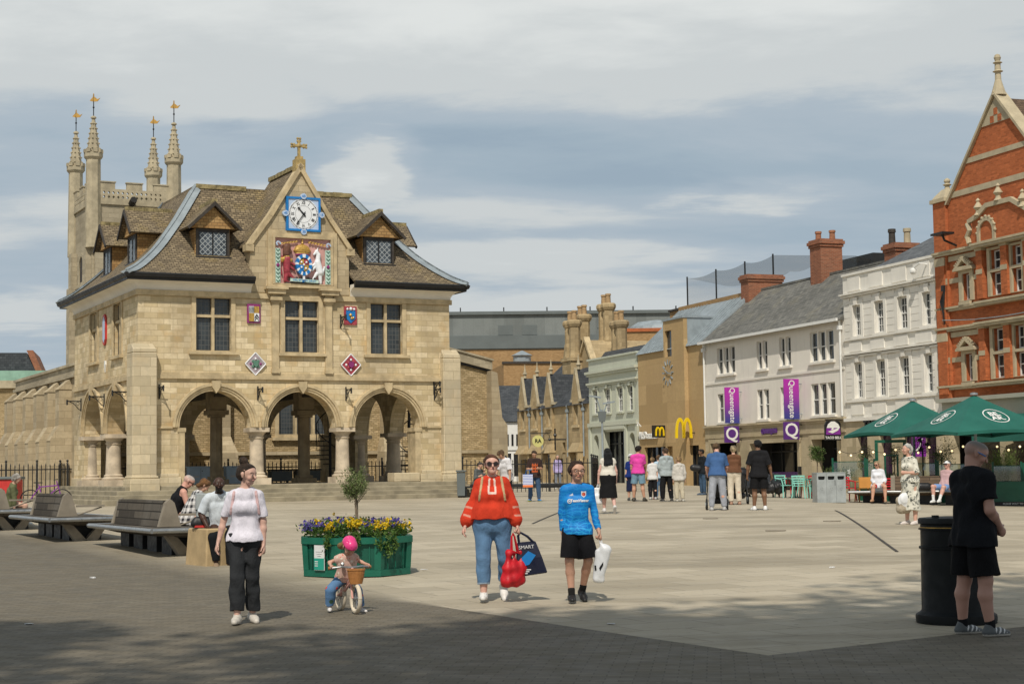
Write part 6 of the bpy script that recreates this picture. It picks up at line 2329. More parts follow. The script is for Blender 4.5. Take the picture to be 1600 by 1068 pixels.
def white_building():
 x0 = 15.53
 r = row_root("white_stucco_building","tall white stucco building with parapet and two rows of four sash windows","building",x0)
 L_ = 8.1

 def X(x):
  return x - x0
 UPW = [(16.5,17.06),(18.46,19.08),(20.43,21.08),(22.45,23.12)]
 UPW = [(a - 0.06,b + 0.06) for a,b in UPW]
 holes = [rect(X(a),X(b),7.03,8.48) for a,b in UPW] + [rect(X(a),X(b),4.08,5.76) for a,b in UPW]
 MB().prism(rect(0,L_,3.05,10.0),0,0.3,holes).build("wall",m_stucco,r)
 MB().box(0,L_,0.303,7,3.05,9.8).build("wall",m_stucco,r)
 DO = [(0.9,1.9),(2.9,4.0),(4.9,6.0),(6.6,7.6)]
 MB().prism(rect(0,L_,-2,3.047),-0.05,0.4,[rect(a,b,-2,2.45) for a,b in DO]).build("shopfront_wall",m_shopstone,r)
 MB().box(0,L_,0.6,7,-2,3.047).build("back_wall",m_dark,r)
 for a,b in DO:
  MB().box(a,b,0.2,0.25,-2,2.45).build("shop_glazing",m_violetglass,r)
 for a,b in UPW:
  sash(r,X(a),X(b),7.03,8.48,0.14,3,4,1,False,0.26,m_stucco)
  sash(r,X(a),X(b),4.08,5.76,0.14,3,4,1,False,0.26,m_stucco)
 s = MB()
 for z,h,p in ((3.0,0.16,0.16),(3.9,0.12,0.10),(6.02,0.10,0.12),(6.16,0.08,0.2),(6.85,0.10,0.10),(8.92,0.10,0.14),(9.03,0.08,0.24),(9.96,0.12,0.08)):
  s.box(-0.02,L_ - 0.03,-p,-0.003,z,z + h - 0.004)
 s.build("string_course",m_stucco,r)
 q = MB()
 for a in (0.12,L_ - 0.62):
  for (za,zb) in ((4.05,5.98),(6.97,8.88)):
   n = 6
   for k in range(n):
    q.box(a,a + 0.5,-0.04,-0.003,za + (zb - za) * k / n + 0.02,za + (zb - za) * (k + 1) / n)
 for c in ((17.06 + 18.46) / 2,(19.08 + 20.43) / 2,(21.08 + 22.45) / 2):
  for (za,zb) in ((4.05,5.98),(6.97,8.88)):
   for k in range(6):
    q.box(X(c) - 0.36,X(c) + 0.36,-0.035,-0.003,za + (zb - za) * k / 6 + 0.02,za + (zb - za) * (k + 1) / 6)
 for (a,b) in ((0.5,1.6),(2.4,3.6),(4.4,5.6),(6.2,7.5)):
  q.box(a,b,-0.05,-0.003,9.2,9.85)
  q.box(a,b,-0.05,-0.003,6.30,6.75)
  q.box(a,b,-0.05,-0.003,3.3,3.8)
 q.build("rustication",m_stucco,r)
 MB().loft([[(0.1,0.4,9.85),(L_,0.4,9.85),(L_,8,9.85),(0.1,8,9.85)],[(3.4,3.6,11.9),(L_,3.6,11.9),(L_,4.4,11.9),(3.4,4.4,11.9)]]).build("roof",m_slate_b2,r)
 chimney(r,0.1,1.1,2.3,3.6,9.0,11.6,[(0.35,2.6,m_timber_dark),(0.75,3.2,m_terra)],ps=0.17,ph=0.75)
 letters("lettering","TACO BELL",0.52,m_black,r,(3.1,-0.12,2.78),ext=0.05,bold=0.02)
 c = MB()
 c.tube([(7.3,-0.02,9.7),(7.3,-0.4,9.75),(6.9,-0.45,9.6)],0.045,6)
 c.sphere((6.85,-0.45,9.45),0.16,10)
 c.build("camera_dome",m_white,r)
 t = empty("hanging_sign","small purple sign with white swirl on the white building under the parasol edge","sign",row(22.5,-0.1,1.75),RYAW)
 MB().prism(rect(-0.75,-0.1,-0.5,0.4),-0.05,0.05,(),sideways).build("sign_board",m_violet,t)
 MB().tube([(0.06,-0.55,0.2),(0.06,-0.3,0.28),(0.06,-0.45,-0.1),(0.06,-0.65,-0.25),(0.06,-0.25,-0.15)],0.04,6).build("swirl",m_white,t)

m_slate_b2 = bricks("grey_blue_slates",(0.11,0.12,0.13),(0.16,0.17,0.18),(0.06,0.065,0.07),0.3,0.2,0.012,stain=0.3,bump=0.5)
m_violetglass = plain("violet_shop_film",(0.035,0.012,0.045),0.12,0.3,0.8,0)

def red_building():
 x0 = 23.66
 r = row_root("red_brick_gabled_building","tall red brick building with pale stone bands, steep gable and pedimented windows","building",x0)
 L_ = 10.6

 def X(x):
  return x - x0
 ap = X(28.25)
 hw = 3.75
 BW = [(27.55,28.27),(29.0,29.65),(30.4,31.1)]
 holes = []
 for z0,zm,z1 in ((7.82,8.85,9.72),(4.40,5.45,6.46)):
  holes += [rect(X(25.5),X(26.05),z0,z0 + 1.15)]
  holes += [rect(X(a),X(b),z0,zm - 0.06) for a,b in BW] + [rect(X(a),X(b),zm + 0.06,z1) for a,b in BW]
 MB().prism([(0,3.7),(L_,3.7),(L_,12.1),(ap + hw,12.1),(ap,16.15),(ap - hw,12.1),(0,12.1)],0,0.45,holes).build("wall",m_redbrick,r)
 MB().box(0,L_,0.453,9,3.7,12.0).build("back_wall",m_redbrick,r)
 MB().prism([(ap + hw,12.0),(ap,16.0),(ap - hw,12.0)],0.453,9).build("roof",m_tile_d,r)
 MB().box(0,L_,-0.05,0.4,2.9,3.697).build("shopfront_fascia",m_greyfas,r)
 MB().box(-0.1,L_,-0.3,0.4,3.55,3.72).build("fascia_cornice",m_greyfas,r)
 MB().box(0.2,L_,0.9,9,-2,2.897).build("shop_glazing",m_shopglass,r)
 for a in (0.0,4.0,8.5):
  MB().box(a,a + 0.4,0.0,0.5,-2,2.897).build("shop_pier",m_shopstone,r)
 # corner pilaster
 k = MB()
 k.box(-0.06,0.85,-0.14,0.8,3.72,12.25)
 k.box(0.06,0.73,-0.20,-0.143,3.9,9.6)
 k.build("corner_pilaster",m_redbrick,r)
 k = MB()
 k.box(-0.16,0.95,-0.24,0.9,12.253,12.42)
 k.loft([[(-0.1,-0.18,12.423),(0.89,-0.18,12.423),(0.89,0.84,12.423),(-0.1,0.84,12.423)],[(0.02,-0.06,12.6),(0.77,-0.06,12.6),(0.77,0.72,12.6),(0.02,0.72,12.6)],
   [(0.22,0.16,12.86),(0.57,0.16,12.86),(0.57,0.5,12.86),(0.22,0.5,12.86)]])
 k.lathe([(0.14,12.86),(0.1,13.0),(0.2,13.06),(0.1,13.12),(0.15,13.22),(0.12,13.3),(0.02,13.36)],10,(0.4,0.33,0))
 k.build("pilaster_cap",m_terra,r)
 # stone bands on the gable
 s = MB()

 def span(z):
  f = (16.15 - z) / (16.15 - 12.1)
  return ap - hw * f,ap + hw * f
 for z0,z1 in ((12.33,12.58),(13.62,13.84)):
  a0,b0 = span(z0); a1,b1 = span(z1)
  s.prism([(a0 + 0.05,z0),(b0 - 0.05,z0),(b1 - 0.05,z1),(a1 + 0.05,z1)],-0.035,-0.003)
 a0,b0 = span(14.95)
 s.prism([(a0 + 0.05,14.95),(b0 - 0.05,14.95),(ap,16.05)],-0.035,-0.003)
 s.build("stone_band",m_terra,r)
 c = MB()
 for dx,z in ((0,15.42),(-0.26,15.12),(0.26,15.12)):
  c.box(ap + dx - 0.12,ap + dx + 0.12,-0.055,-0.037,z - 0.13,z + 0.15)
 c.build("chequer",m_redbrick,r)
 c = MB()
 for sg in (-1,1):
  c.prism([(ap + sg * (hw + 0.06),12.08),(ap,16.28),(ap,16.12),(ap + sg * (hw - 0.10),12.08)],-0.14,0.5)
 c.build("gable_coping",m_terra,r)
 MB().lathe([(0.32,16.1),(0.2,16.5),(0.13,16.75),(0.12,17.05),(0.22,17.1),(0.13,17.16),(0.12,17.42),(0.2,17.47),(0.1,17.53),(0.15,17.68),(0.1,17.8),(0.02,17.84)],12,(ap,0.15,0)).build("finial",m_terra,r)
 # cornices, stepping forward where the middle bay projects
 s = MB()
 bx = X(26.75)
 for z,pr in ((9.98,0.22),(7.55,0.14),(6.68,0.18),(4.18,0.16)):
  s.box(-0.1,bx,-pr - 0.06,-0.003,z,z + 0.09); s.box(-0.1,bx,-pr,-0.003,z - 0.10,z - 0.003)
  s.box(bx + 0.003,L_,-pr - 0.30,-0.003,z,z + 0.09); s.box(bx + 0.003,L_,-pr - 0.24,-0.003,z - 0.10,z - 0.003)
 for z in (9.52,6.24):
  s.box(0.0,0.75,-0.21,-0.144,z - 0.06,z + 0.30)
  s.box(0.86,bx,-0.06,-0.003,z + 0.08,z + 0.30)
 for z in (8.62,5.22):
  s.box(-0.075,0.865,-0.155,-0.144,z,z + 0.26)
  s.box(0.87,X(25.2),-0.05,-0.003,z + 0.03,z + 0.24)
  s.box(X(26.2),bx,-0.05,-0.003,z + 0.03,z + 0.24)
 s.build("cornice",m_terra,r)
 for (z0,zm,z1) in ((7.82,8.85,9.72),(4.40,5.45,6.46)):
  cx = X(25.77)
  w = MB()
  w.prism([(cx - 0.52,z0 - 0.02),(cx + 0.52,z0 - 0.02),(cx + 0.52,z0 + 1.28),(cx - 0.52,z0 + 1.28)],-0.08,-0.003,[rect(cx - 0.27,cx + 0.27,z0 + 0.003,z0 + 1.147)])
  wd = w.build("pedimented_window",m_terra,r)
  pd = MB()
  pd.box(cx - 0.68,cx + 0.68,-0.26,-0.003,z0 + 1.283,z0 + 1.37)
  pd.prism([(cx - 0.68,z0 + 1.373),(cx + 0.68,z0 + 1.373),(cx,z0 + 1.87)],-0.24,-0.003,[[(cx - 0.36,z0 + 1.45),(cx + 0.36,z0 + 1.45),(cx,z0 + 1.70)]])
  for i in range(5):
   for sg in (-1,1):
    pd.box(cx + sg * (0.12 + 0.11 * i) - 0.04,cx + sg * (0.12 + 0.11 * i) + 0.04,-0.24,-0.1,z0 + 1.87 - 0.0735 * (i + 1),z0 + 1.93 - 0.0735 * (i + 1))
  pd.build("pediment",m_terra,wd)
  MB().box(cx - 0.4,cx + 0.4,-0.2,-0.085,z0 - 0.28,z0 - 0.05).build("apron",m_terra,wd)
  sash(r,cx - 0.26,cx + 0.26,z0 + 0.01,z0 + 1.14,0.16,1,2,1,False)
  for xx in (26.75,28.45,29.95,31.4):
   MB().box(X(xx),X(xx) + 0.42,-0.22,-0.003,z0 - 0.05,z1 + 0.05).build("bay_pilaster",m_redbrick,r)
  st = MB()
  for xx in (26.75,28.45,29.95,31.4):
   st.box(X(xx) - 0.03,X(xx) + 0.45,-0.26,-0.003,z1 + 0.053,z1 + 0.2)
   st.box(X(xx) - 0.015,X(xx) + 0.435,-0.235,-0.225,zm - 0.06,zm + 0.14)
  for a,b in BW:
   st.prism([(X(a) - 0.2,z0 - 0.02),(X(b) + 0.2,z0 - 0.02),(X(b) + 0.2,z1 + 0.1),(X(a) - 0.2,z1 + 0.1)],-0.10,-0.003,[rect(X(a),X(b),z0,zm - 0.06),rect(X(a),X(b),zm + 0.06,z1)])
  st.build("bay_frame",m_terra,r)
  for a,b in BW:
   sash(r,X(a) + 0.01,X(b) - 0.01,z0 + 0.01,zm - 0.065,0.14,1,1,1,False)
   sash(r,X(a) + 0.01,X(b) - 0.01,zm + 0.065,z1 - 0.01,0.14,1,1,1,False)
 # shaped centrepiece above the cornice
 q = MB()
 q.prism([(X(26.75),10.075),(X(31.4),10.075),(X(31.4),10.9),(X(30.6),10.95),(X(29.6),11.45),(X(28.0),11.45),(X(27.3),11.1),(X(26.9),11.0)],-0.42,-0.003)
 q.build("centrepiece",m_redbrick,r)
 q = MB()
 q.prism([(X(26.65),10.95),(X(26.95),10.98),(X(27.35),11.08),(X(28.0),11.43),(X(29.6),11.43),(X(30.55),10.93),(X(31.4),10.88),(X(31.4),11.02),(X(30.6),11.10),(X(29.65),11.62),(X(27.95),11.62),(X(27.2),11.25),(X(26.65),11.1)],-0.52,-0.35)
 q.prism(arch(X(27.9),0.62,10.075,10.45,16),-0.50,-0.423,[arch(X(27.9),0.45,10.09,10.45,16)])
 for k in range(9):
  a = PI * k / 8
  q.sphere((X(27.9) + 0.63 * math.cos(a),-0.47,10.45 + 0.63 * math.sin(a)),0.07,6)
 for xx,zz in ((27.35,11.2),(28.75,11.6),(30.35,11.1)):
  q.lathe([(0.2,0),(0.12,0.1),(0.1,0.2),(0.2,0.32),(0.14,0.42),(0.06,0.55),(0.1,0.62),(0.02,0.72)],9,(X(xx),-0.42,zz))
 q.tube([(X(26.7),-0.45,10.1),(X(26.55),-0.45,10.4),(X(26.75),-0.45,10.65),(X(26.6),-0.45,10.95)],0.12,7)
 q.build("scrolled_trim",m_terra,r)
 f = MB()
 f.cbox((X(25.1),-0.7,10.72),(0.9,0.6,0.09)); f.tube([(X(25.1),-0.02,10.25),(X(25.1),-0.6,10.45),(X(25.1),-0.7,10.68)],0.05,6)
 f.build("floodlight",m_iron,r)
 f = MB()
 for i in range(5):
  f.tube([(X(24.35) + 0.04 * i,-0.2 - 0.02 * i,8.4),(X(24.1) + 0.05 * i,-0.26,7.9 - 0.1 * i),(X(24.3),-0.22,7.4 - 0.12 * i)],0.03,5)
 f.box(X(24.25),X(24.45),-0.3,-0.2,8.35,8.6)
 f.build("cable_bunch",m_iron,r)
 f = MB().tube([(X(24.2) + 0.6 * k,-0.24 - (0.25 if k > 4 else 0),7.1 - 0.25 * math.sin(PI * k / 16) ) for k in range(17)],0.022,5)
 f.build("cable",m_lead,r)
 aw = MB().prism([(-2.2,1.75),(-2.2,2.25),(-0.06,2.9),(-0.06,2.75),(-2.15,1.75)],X(28.9),X(34.2),(),sideways)
 aw = aw.build("awning",m_canopy,r)
 MB().prism([(-1.8,1.8),(-1.75,1.8),(-0.06,2.74),(-0.06,2.7)],X(29),X(34),(),sideways).build("awning_arm",m_iron,aw)
 # the lean plain flank so the block stands from other sides too
 MB().box(0.0,L_,0.9,9,-2,-1.9).build("floor_slab",m_shopstone,r)

m_tile_d = bricks("brown_roof_tiles",(0.11,0.075,0.05),(0.17,0.115,0.075),(0.05,0.035,0.025),0.24,0.14,0.014,stain=0.3)
m_greyfas = plain("grey_green_fascia",(0.36,0.36,0.30),0.6,0.08,1,0.05)

def canopy_mat():
 t = NT("green_canvas")
 c = t.mix(t.mapr(t.noise(0.9,4),0.3,0.7),(0.014,0.115,0.088),(0.022,0.15,0.115))
 tl = t.n('ShaderNodeBsdfTranslucent')
 t.L.new(c,tl.inputs[0])
 mx = t.n('ShaderNodeMixShader'); mx.inputs[0].default_value = 0.12
 t.L.new(t.b.outputs[0],mx.inputs[1]); t.L.new(tl.outputs[0],mx.inputs[2])
 t.L.new(mx.outputs[0],t.N['Material Output'].inputs[0])
 t.bump(t.noise(1.4,3),0.12,0.06)
 return t.done(c,0.6,0,0.35)

m_canopy = canopy_mat()
queens(); mcd(); green_shop(); stone_house(); white_building(); red_building()
# ------------------------------------------------------------------ street furniture
m_wood = bricks("weathered_bench_timber",(0.055,0.046,0.036),(0.135,0.115,0.09),(0.015,0.013,0.01),1.1,0.145,0.014,stain=0.4,stain_c=(0.20,0.185,0.16),bump=0.5)
m_wood_b = bricks("brown_bench_timber",(0.13,0.09,0.06),(0.19,0.135,0.09),(0.03,0.024,0.02),2.6,0.11,0.012,stain=0.3,bump=0.4)
m_steel = plain("brushed_steel",(0.40,0.41,0.41),0.35,0.12,3,0.05,metal=0.85)
m_galv = plain("galvanised_sheet",(0.40,0.43,0.43),0.5,0.15,3.5,0.08,metal=0.35)
m_concrete = plain("pale_concrete",(0.25,0.215,0.165),0.85,0.2,3,0.3)
m_sandblock = plain("sawn_sandstone",(0.44,0.32,0.17),0.8,0.2,3,0.3)
m_binblack = plain("dark_green_black_metal",(0.006,0.0075,0.008),0.55,0.3,3,0.05,spec=0.22)
m_bluecab = plain("blue_grey_cabinet",(0.54,0.68,0.80),0.55,0.08,2,0.03)
m_planter = plain("green_painted_timber",(0.006,0.115,0.072),0.5,0.2,3,0.12,streak=0.3)
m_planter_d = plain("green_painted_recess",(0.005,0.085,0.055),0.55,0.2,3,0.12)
m_teal = plain("teal_print",(0.02,0.30,0.22),0.5,0.05,3,0)
m_paper = plain("white_paper",(0.68,0.68,0.68),0.6,0.05,4,0)
m_bark = plain("grey_bark",(0.22,0.17,0.12),0.9,0.3,12,0.5)
m_aqua = plain("aqua_plastic",(0.26,0.62,0.52),0.45,0.05,4,0)
m_redchair = plain("red_plastic",(0.52,0.02,0.035),0.45,0.08,4,0)
m_orange = plain("orange_canvas",(0.66,0.30,0.07),0.7,0.1,4,0.1)
m_tarp = plain("black_tarpaulin",(0.018,0.018,0.02),0.45,0.3,4,0.3,fine=9)
m_rubber = plain("black_rubber",(0.015,0.015,0.015),0.8,0.2,6,0.1)
m_bulb = NT("lit_bulb")
m_bulb.b.inputs['Emission Color'].default_value = (1.0,0.72,0.36,1)
m_bulb.b.inputs['Emission Strength'].default_value = 2.2
m_bulb = m_bulb.done((0.9,0.8,0.6),0.3)

def clear_glass():
 t = NT("clear_screen_glass")
 tr = t.n('ShaderNodeBsdfTransparent')
 tr.inputs[0].default_value = (0.82,0.88,0.85,1)
 gl = t.n('ShaderNodeBsdfGlossy'); gl.inputs['Roughness'].default_value = 0.03
 mx = t.n('ShaderNodeMixShader'); mx.inputs[0].default_value = 0.12
 t.L.new(tr.outputs[0],mx.inputs[1]); t.L.new(gl.outputs[0],mx.inputs[2])
 t.L.new(mx.outputs[0],t.N['Material Output'].inputs[0])
 t.N.remove(t.b)
 MATS[t.m.name] = t.m
 return t.m

m_screen = clear_glass()

def leaf_mat(name,c,var=0.5,rough=0.55):
 t = NT(name)
 a = t.n('ShaderNodeAttribute',attribute_name='Col')
 tl = t.n('ShaderNodeBsdfTranslucent')
 t.L.new(a.outputs['Color'],tl.inputs[0])
 mx = t.n('ShaderNodeMixShader'); mx.inputs[0].default_value = 0.25
 t.L.new(t.b.outputs[0],mx.inputs[1]); t.L.new(tl.outputs[0],mx.inputs[2])
 t.L.new(mx.outputs[0],t.N['Material Output'].inputs[0])
 return t.done(a.outputs['Color'],rough,0,0.3)

m_leaf = leaf_mat("leaves",None)

def leaves(name,pts,size,cols,parent=None,aspect=2.2,up=0.3,seed=0,mat=None):
 """many small leaf blades at the given points"""
 g = np.random.default_rng(seed)
 pts = np.asarray(pts,float)
 n = len(pts)
 d = g.normal(size=(n,3)); d[:,2] += up; d /= np.linalg.norm(d,axis=1)[:,None]
 e = np.cross(d,g.normal(size=(n,3))); e /= np.linalg.norm(e,axis=1)[:,None]
 s = size * g.uniform(0.65,1.3,n)[:,None]
 nr = np.cross(d,e)
 a = pts
 b = pts + d * s * 0.5 + e * s * 0.5 / aspect + nr * s * 0.06
 c = pts + d * s
 f = pts + d * s * 0.5 - e * s * 0.5 / aspect + nr * s * 0.06
 v = np.stack([a,b,c,f],1).reshape(-1,3)
 me = bpy.data.meshes.new(name)
 me.vertices.add(4 * n); me.vertices.foreach_set('co',v.astype(np.float32).ravel())
 me.loops.add(4 * n); me.loops.foreach_set('vertex_index',np.arange(4 * n,dtype=np.int32))
 me.polygons.add(n); me.polygons.foreach_set('loop_start',(np.arange(n) * 4).astype(np.int32))
 me.update(calc_edges=True)
 me.materials.append(mat or m_leaf)
 cc = np.array(cols)[g.integers(0,len(cols),n)] * g.uniform(0.75,1.25,n)[:,None]
 col = np.ones((n,4,4),np.float32); col[:,:,:3] = cc[:,None,:]
 at = me.attributes.new('Col','FLOAT_COLOR','POINT'); at.data.foreach_set('color',col.ravel())
 o = bpy.data.objects.new(name,me)
 COL.objects.link(o)
 if parent:
  o.parent = parent
 return o

def cloud_pts(n,c,r,seed=0,clumps=14,fill=0.35):
 g = np.random.default_rng(seed)
 out = []
 for k in range(clumps):
  d = g.normal(size=3); d /= np.linalg.norm(d)
  q = np.array(c) + d * np.array(r) * g.uniform(fill,0.80)
  m = n // clumps
  p = g.normal(size=(m,3)); p /= np.linalg.norm(p,axis=1)[:,None]
  out.append(q + p * np.array(r) * 0.40 * (g.uniform(0,1,(m,1)) ** 0.45) * g.uniform(0.7,1.25))
 return np.concatenate(out)

OLIVE = [(0.085,0.12,0.035),(0.13,0.17,0.055),(0.19,0.22,0.09),(0.06,0.09,0.025)]
GREEN = [(0.03,0.075,0.015),(0.055,0.12,0.02),(0.09,0.16,0.03)]

# ---- benches
def bench(label,A,B,wid,b0,b1,wood,group=None):
 A,B = Vector(A),Vector(B)
 u = (B - A); L_ = u.length; u.normalize()
 rz = math.atan2(u.y,u.x)
 mid = (A + B) / 2
 z = float(gz(mid.x,mid.y))
 r = empty("bench",label,"bench",(A.x,A.y,z),rz,group)
 h = 0.45
 m = MB()
 m.loft([[(0.45,0.5,h - 0.17),(L_ - 0.45,0.5,h - 0.17),(L_ - 0.45,wid - 0.5,h - 0.17),(0.45,wid - 0.5,h - 0.17)],
   [(0.05,0.08,h - 0.05),(L_ - 0.05,0.08,h - 0.05),(L_ - 0.05,wid - 0.08,h - 0.05),(0.05,wid - 0.08,h - 0.05)],
   [(0.05,0.08,h - 0.005),(L_ - 0.05,0.08,h - 0.005),(L_ - 0.05,wid - 0.08,h - 0.005),(0.05,wid - 0.08,h - 0.005)]])
 m.build("seat",wood,r)
 e = MB()
 for a,b in (((0.03,0.04),(L_ - 0.03,0.04)),((L_ - 0.03,0.04),(L_ - 0.03,wid - 0.04)),((L_ - 0.03,wid - 0.04),(0.03,wid - 0.04)),((0.03,wid - 0.04),(0.03,0.04))):
  e.tube([(a[0],a[1],h - 0.035),(b[0],b[1],h - 0.035)],0.042,10)
 e.build("seat_edge",m_steel,r,smooth=True)
 for k in range(4):
  x = 0.75 + (L_ - 1.7) * k / 3
  MB().box(x - 0.30,x + 0.30,0.55,wid - 0.45,-0.05,h - 0.172).build("support",m_iron,r)
 w = MB()
 for s in (0,1):
  y0,y1 = (0.35,wid / 2 + 0.05) if s == 0 else (wid - 0.35,wid / 2 - 0.05)
  q = [(L_ - 0.55,y0,h - 0.10),(L_ - 0.35,y0,h - 0.10),(L_ - 0.35,y0 + (0.22 if s == 0 else -0.22),h - 0.16),(L_ - 0.55,y0 + (0.22 if s == 0 else -0.22),h - 0.16)]
  p = [(L_ - 0.55,y1 - (0.25 if s == 0 else -0.25),-0.05),(L_ - 0.35,y1 - (0.25 if s == 0 else -0.25),-0.05),(L_ - 0.35,y1,-0.05),(L_ - 0.55,y1,-0.05)]
  w.loft([p,q])
 w.build("leg",m_concrete,r)
 bk = MB()
 yc = 0.62

 def TY(a,d,z):
  return (d,a,z)
 bk.prism([(yc - 0.17,h + 0.004),(yc - 0.13,h + 0.004),(yc - 0.04,h + 0.40),(yc - 0.09,h + 0.43)],b0,b1,(),TY)
 bk.prism([(yc + 0.17,h + 0.004),(yc + 0.13,h + 0.004),(yc + 0.04,h + 0.40),(yc + 0.09,h + 0.43)],b0,b1,(),TY)
 bk.prism([(yc - 0.10,h + 0.405),(yc + 0.10,h + 0.405),(yc + 0.09,h + 0.46),(yc - 0.09,h + 0.46)],b0,b1,(),TY)
 bk = bk.build("backrest",wood,r)
 for x in (b0 - 0.14,b1 + 0.003):
  MB().prism([(yc - 0.20,h + 0.004),(yc + 0.20,h + 0.004),(yc + 0.08,h + 0.42),(yc,h + 0.49),(yc - 0.08,h + 0.42)],x,x + 0.137,(),TY).build("end_wedge",m_concrete,bk)
 for x in (b0 - 0.10,b1 + 0.10):
  a = MB()
  a.box(x - 0.04,x + 0.04,yc + 0.18,yc + 0.75,h + 0.19,h + 0.23)
  a.tube([(x,yc + 0.20,h + 0.03),(x,yc + 0.70,h + 0.185)],0.015,6)
  a.build("armrest",m_concrete,r)
 return r

bench("long timber bench with steel edge nearest the sandstone block, two people on its far side",(-8.23,32.3),(-6.13,28.3),1.65,0.35,3.4,m_wood,"timber benches by the arcaded hall")
bench("long timber bench with steel edge standing empty between two other benches",(-11.0,36.5),(-9.14,32.95),1.65,0.35,2.8,m_wood,"timber benches by the arcaded hall")
bench("timber bench cut by the left picture edge beside the red cabinet",(-14.0,41.6),(-12.05,37.9),1.65,0.35,3.2,m_wood,"timber benches by the arcaded hall")
bench("long brown timber bench before the parasol terrace with two seated people",(10.85,54.7),(15.0,53.5),1.6,1.5,4.1,m_wood_b,"benches before the terrace")

def low_bench():
 a = onground(0.15,66.5)
 r = empty("low_bench","long low dark bench in front of the iron railings","bench",a,0)
 MB().box(-1.9,2.85,-0.25,0.25,0.36,0.50).build("seat",m_iron,r,bevel=0.03)
 for x in (-1.2,0.5,2.2):
  MB().prism([(x - 0.06,-0.05),(x + 0.1,-0.05),(x + 0.06,0.357),(x - 0.06,0.357)],-0.2,0.2).build("leg",m_iron,r)

low_bench()

# ---- sandstone block, bins
def tapered(m,x0,x1,y0,y1,z0,z1,t):
 m.loft([[(x0,y0,z0),(x1,y0,z0),(x1,y1,z0),(x0,y1,z0)],[(x0 + t,y0 + t,z1),(x1 - t,y0 + t,z1),(x1 - t,y1 - t,z1),(x0 + t,y1 - t,z1)]])
 return m

blk = onground(-4.75,27.0)
blk_o = tapered(MB(),-0.42,0.42,-0.36,0.36,-0.06,0.575,0.035).build("sandstone_block",m_sandblock,None,loc=blk,rz=R(38),bevel=0.02)
prop(blk_o,"tapered tan sandstone block the man in the white shirt sits on","stone seat")

def steel_bin():
 p = onground(-5.05,28.6)
 r = empty("litter_bin","grey steel litter bin with sloping top behind the sandstone block","bin",p,R(12))
 m = MB()
 m.box(-0.36,0.36,-0.3,0.3,0,0.80)
 m.build("body",m_galv,r,bevel=0.01)
 t = MB()
 t.prism([(-0.37,0.803),(0.37,0.803),(0.37,0.98),(0.1,1.06),(-0.37,1.08)],-0.31,0.31)
 t.build("hood",m_galv,r,bevel=0.01)
 MB().lathe([(0.075,0),(0.075,0.02)],14,(0,0,0),lambda x,y,z: (-0.05 + x,-0.315 - z,0.93 + y * 1.3)).build("opening",m_black,r)
 MB().box(-0.375,0.375,-0.315,0.315,0.79,0.80).build("seam",m_iron,r)

steel_bin()

def black_bin():
 p = onground(4.42,16.95)
 r = empty("litter_bin","big round dark litter bin on a flared base beside the tattooed man","bin",p,0.2)
 b = MB().lathe([(0.395,0.0),(0.40,0.05),(0.395,0.085),(0.35,0.115),(0.338,0.13),(0.330,0.60),(0.326,0.98),(0.30,0.985)],28,(0,0,0))
 b.build("body",m_binblack,r,smooth=True)
 rg = MB()
 for z in (0.735,0.745,0.925):
  rg.lathe([(0.331,z),(0.345,z + 0.004),(0.345,z + 0.016),(0.331,z + 0.02)],28,(0,0,0))
 rg.build("band",m_binblack,r,smooth=True)
 MB().lathe([(0.341,0.986),(0.347,0.99),(0.347,1.03),(0.335,1.045),(0.2,1.055),(0.02,1.06)],28,(0,0,0)).build("lid",m_binblack,r,smooth=True)
 MB().lathe([(0.328,0.947),(0.3315,0.947),(0.3315,0.955),(0.328,0.955)],28,(0,0,0)).build("gold_line",m_goldp,r,smooth=True)
 h = MB()
 h.cbox((-0.25,-0.12,1.058),(0.05,0.06,0.035)); h.cbox((0.18,0.2,1.058),(0.05,0.06,0.03))
 h.build("hinge",m_binblack,r)
 MB().prism([(-0.13,0.76),(0.13,0.76),(0.13,0.91),(-0.13,0.91)],-0.347,-0.29).build("opening",m_black,r)

black_bin()

def triple_bin():
 p = onground(10.05,53.6)
 r = empty("recycling_bin","wide galvanised recycling bin with three slots and symbols beside the aqua chairs","bin",p,R(6))
 m = MB()
 for k in range(3):
  x = -0.47 + 0.315 * k
  m.prism(rect(x,x + 0.312,0,0.93),-0.28,0.28,[[(x + 0.06,0.73),(x + 0.25,0.73),(x + 0.265,0.78),(x + 0.265,0.84),(x + 0.05,0.84),(x + 0.045,0.78)]])
 m.box(-0.475,0.48,-0.285,0.285,0.933,0.96)
 m.build("body",m_galv,r,bevel=0.006)
 MB().box(-0.46,0.46,-0.20,0.25,0.05,0.9).build("liner",m_black,r)
 s = MB()
 for k in range(3):
  x = -0.315 + 0.315 * k
  for a in range(3):
   t = a * 2.1
   s.prism([(x + 0.045 * math.cos(t),0.44 + 0.05 * math.sin(t)),(x + 0.03 * math.cos(t + 0.9),0.44 + 0.035 * math.sin(t + 0.9)),(x + 0.045 * math.cos(t + 1.3),0.44 + 0.05 * math.sin(t + 1.3))],-0.286,-0.281)
 s.build("recycling_symbol",m_black,r)
 MB().box(0.11,0.125,-0.288,-0.281,0.55,0.72).build("handle",m_iron,r)

triple_bin()

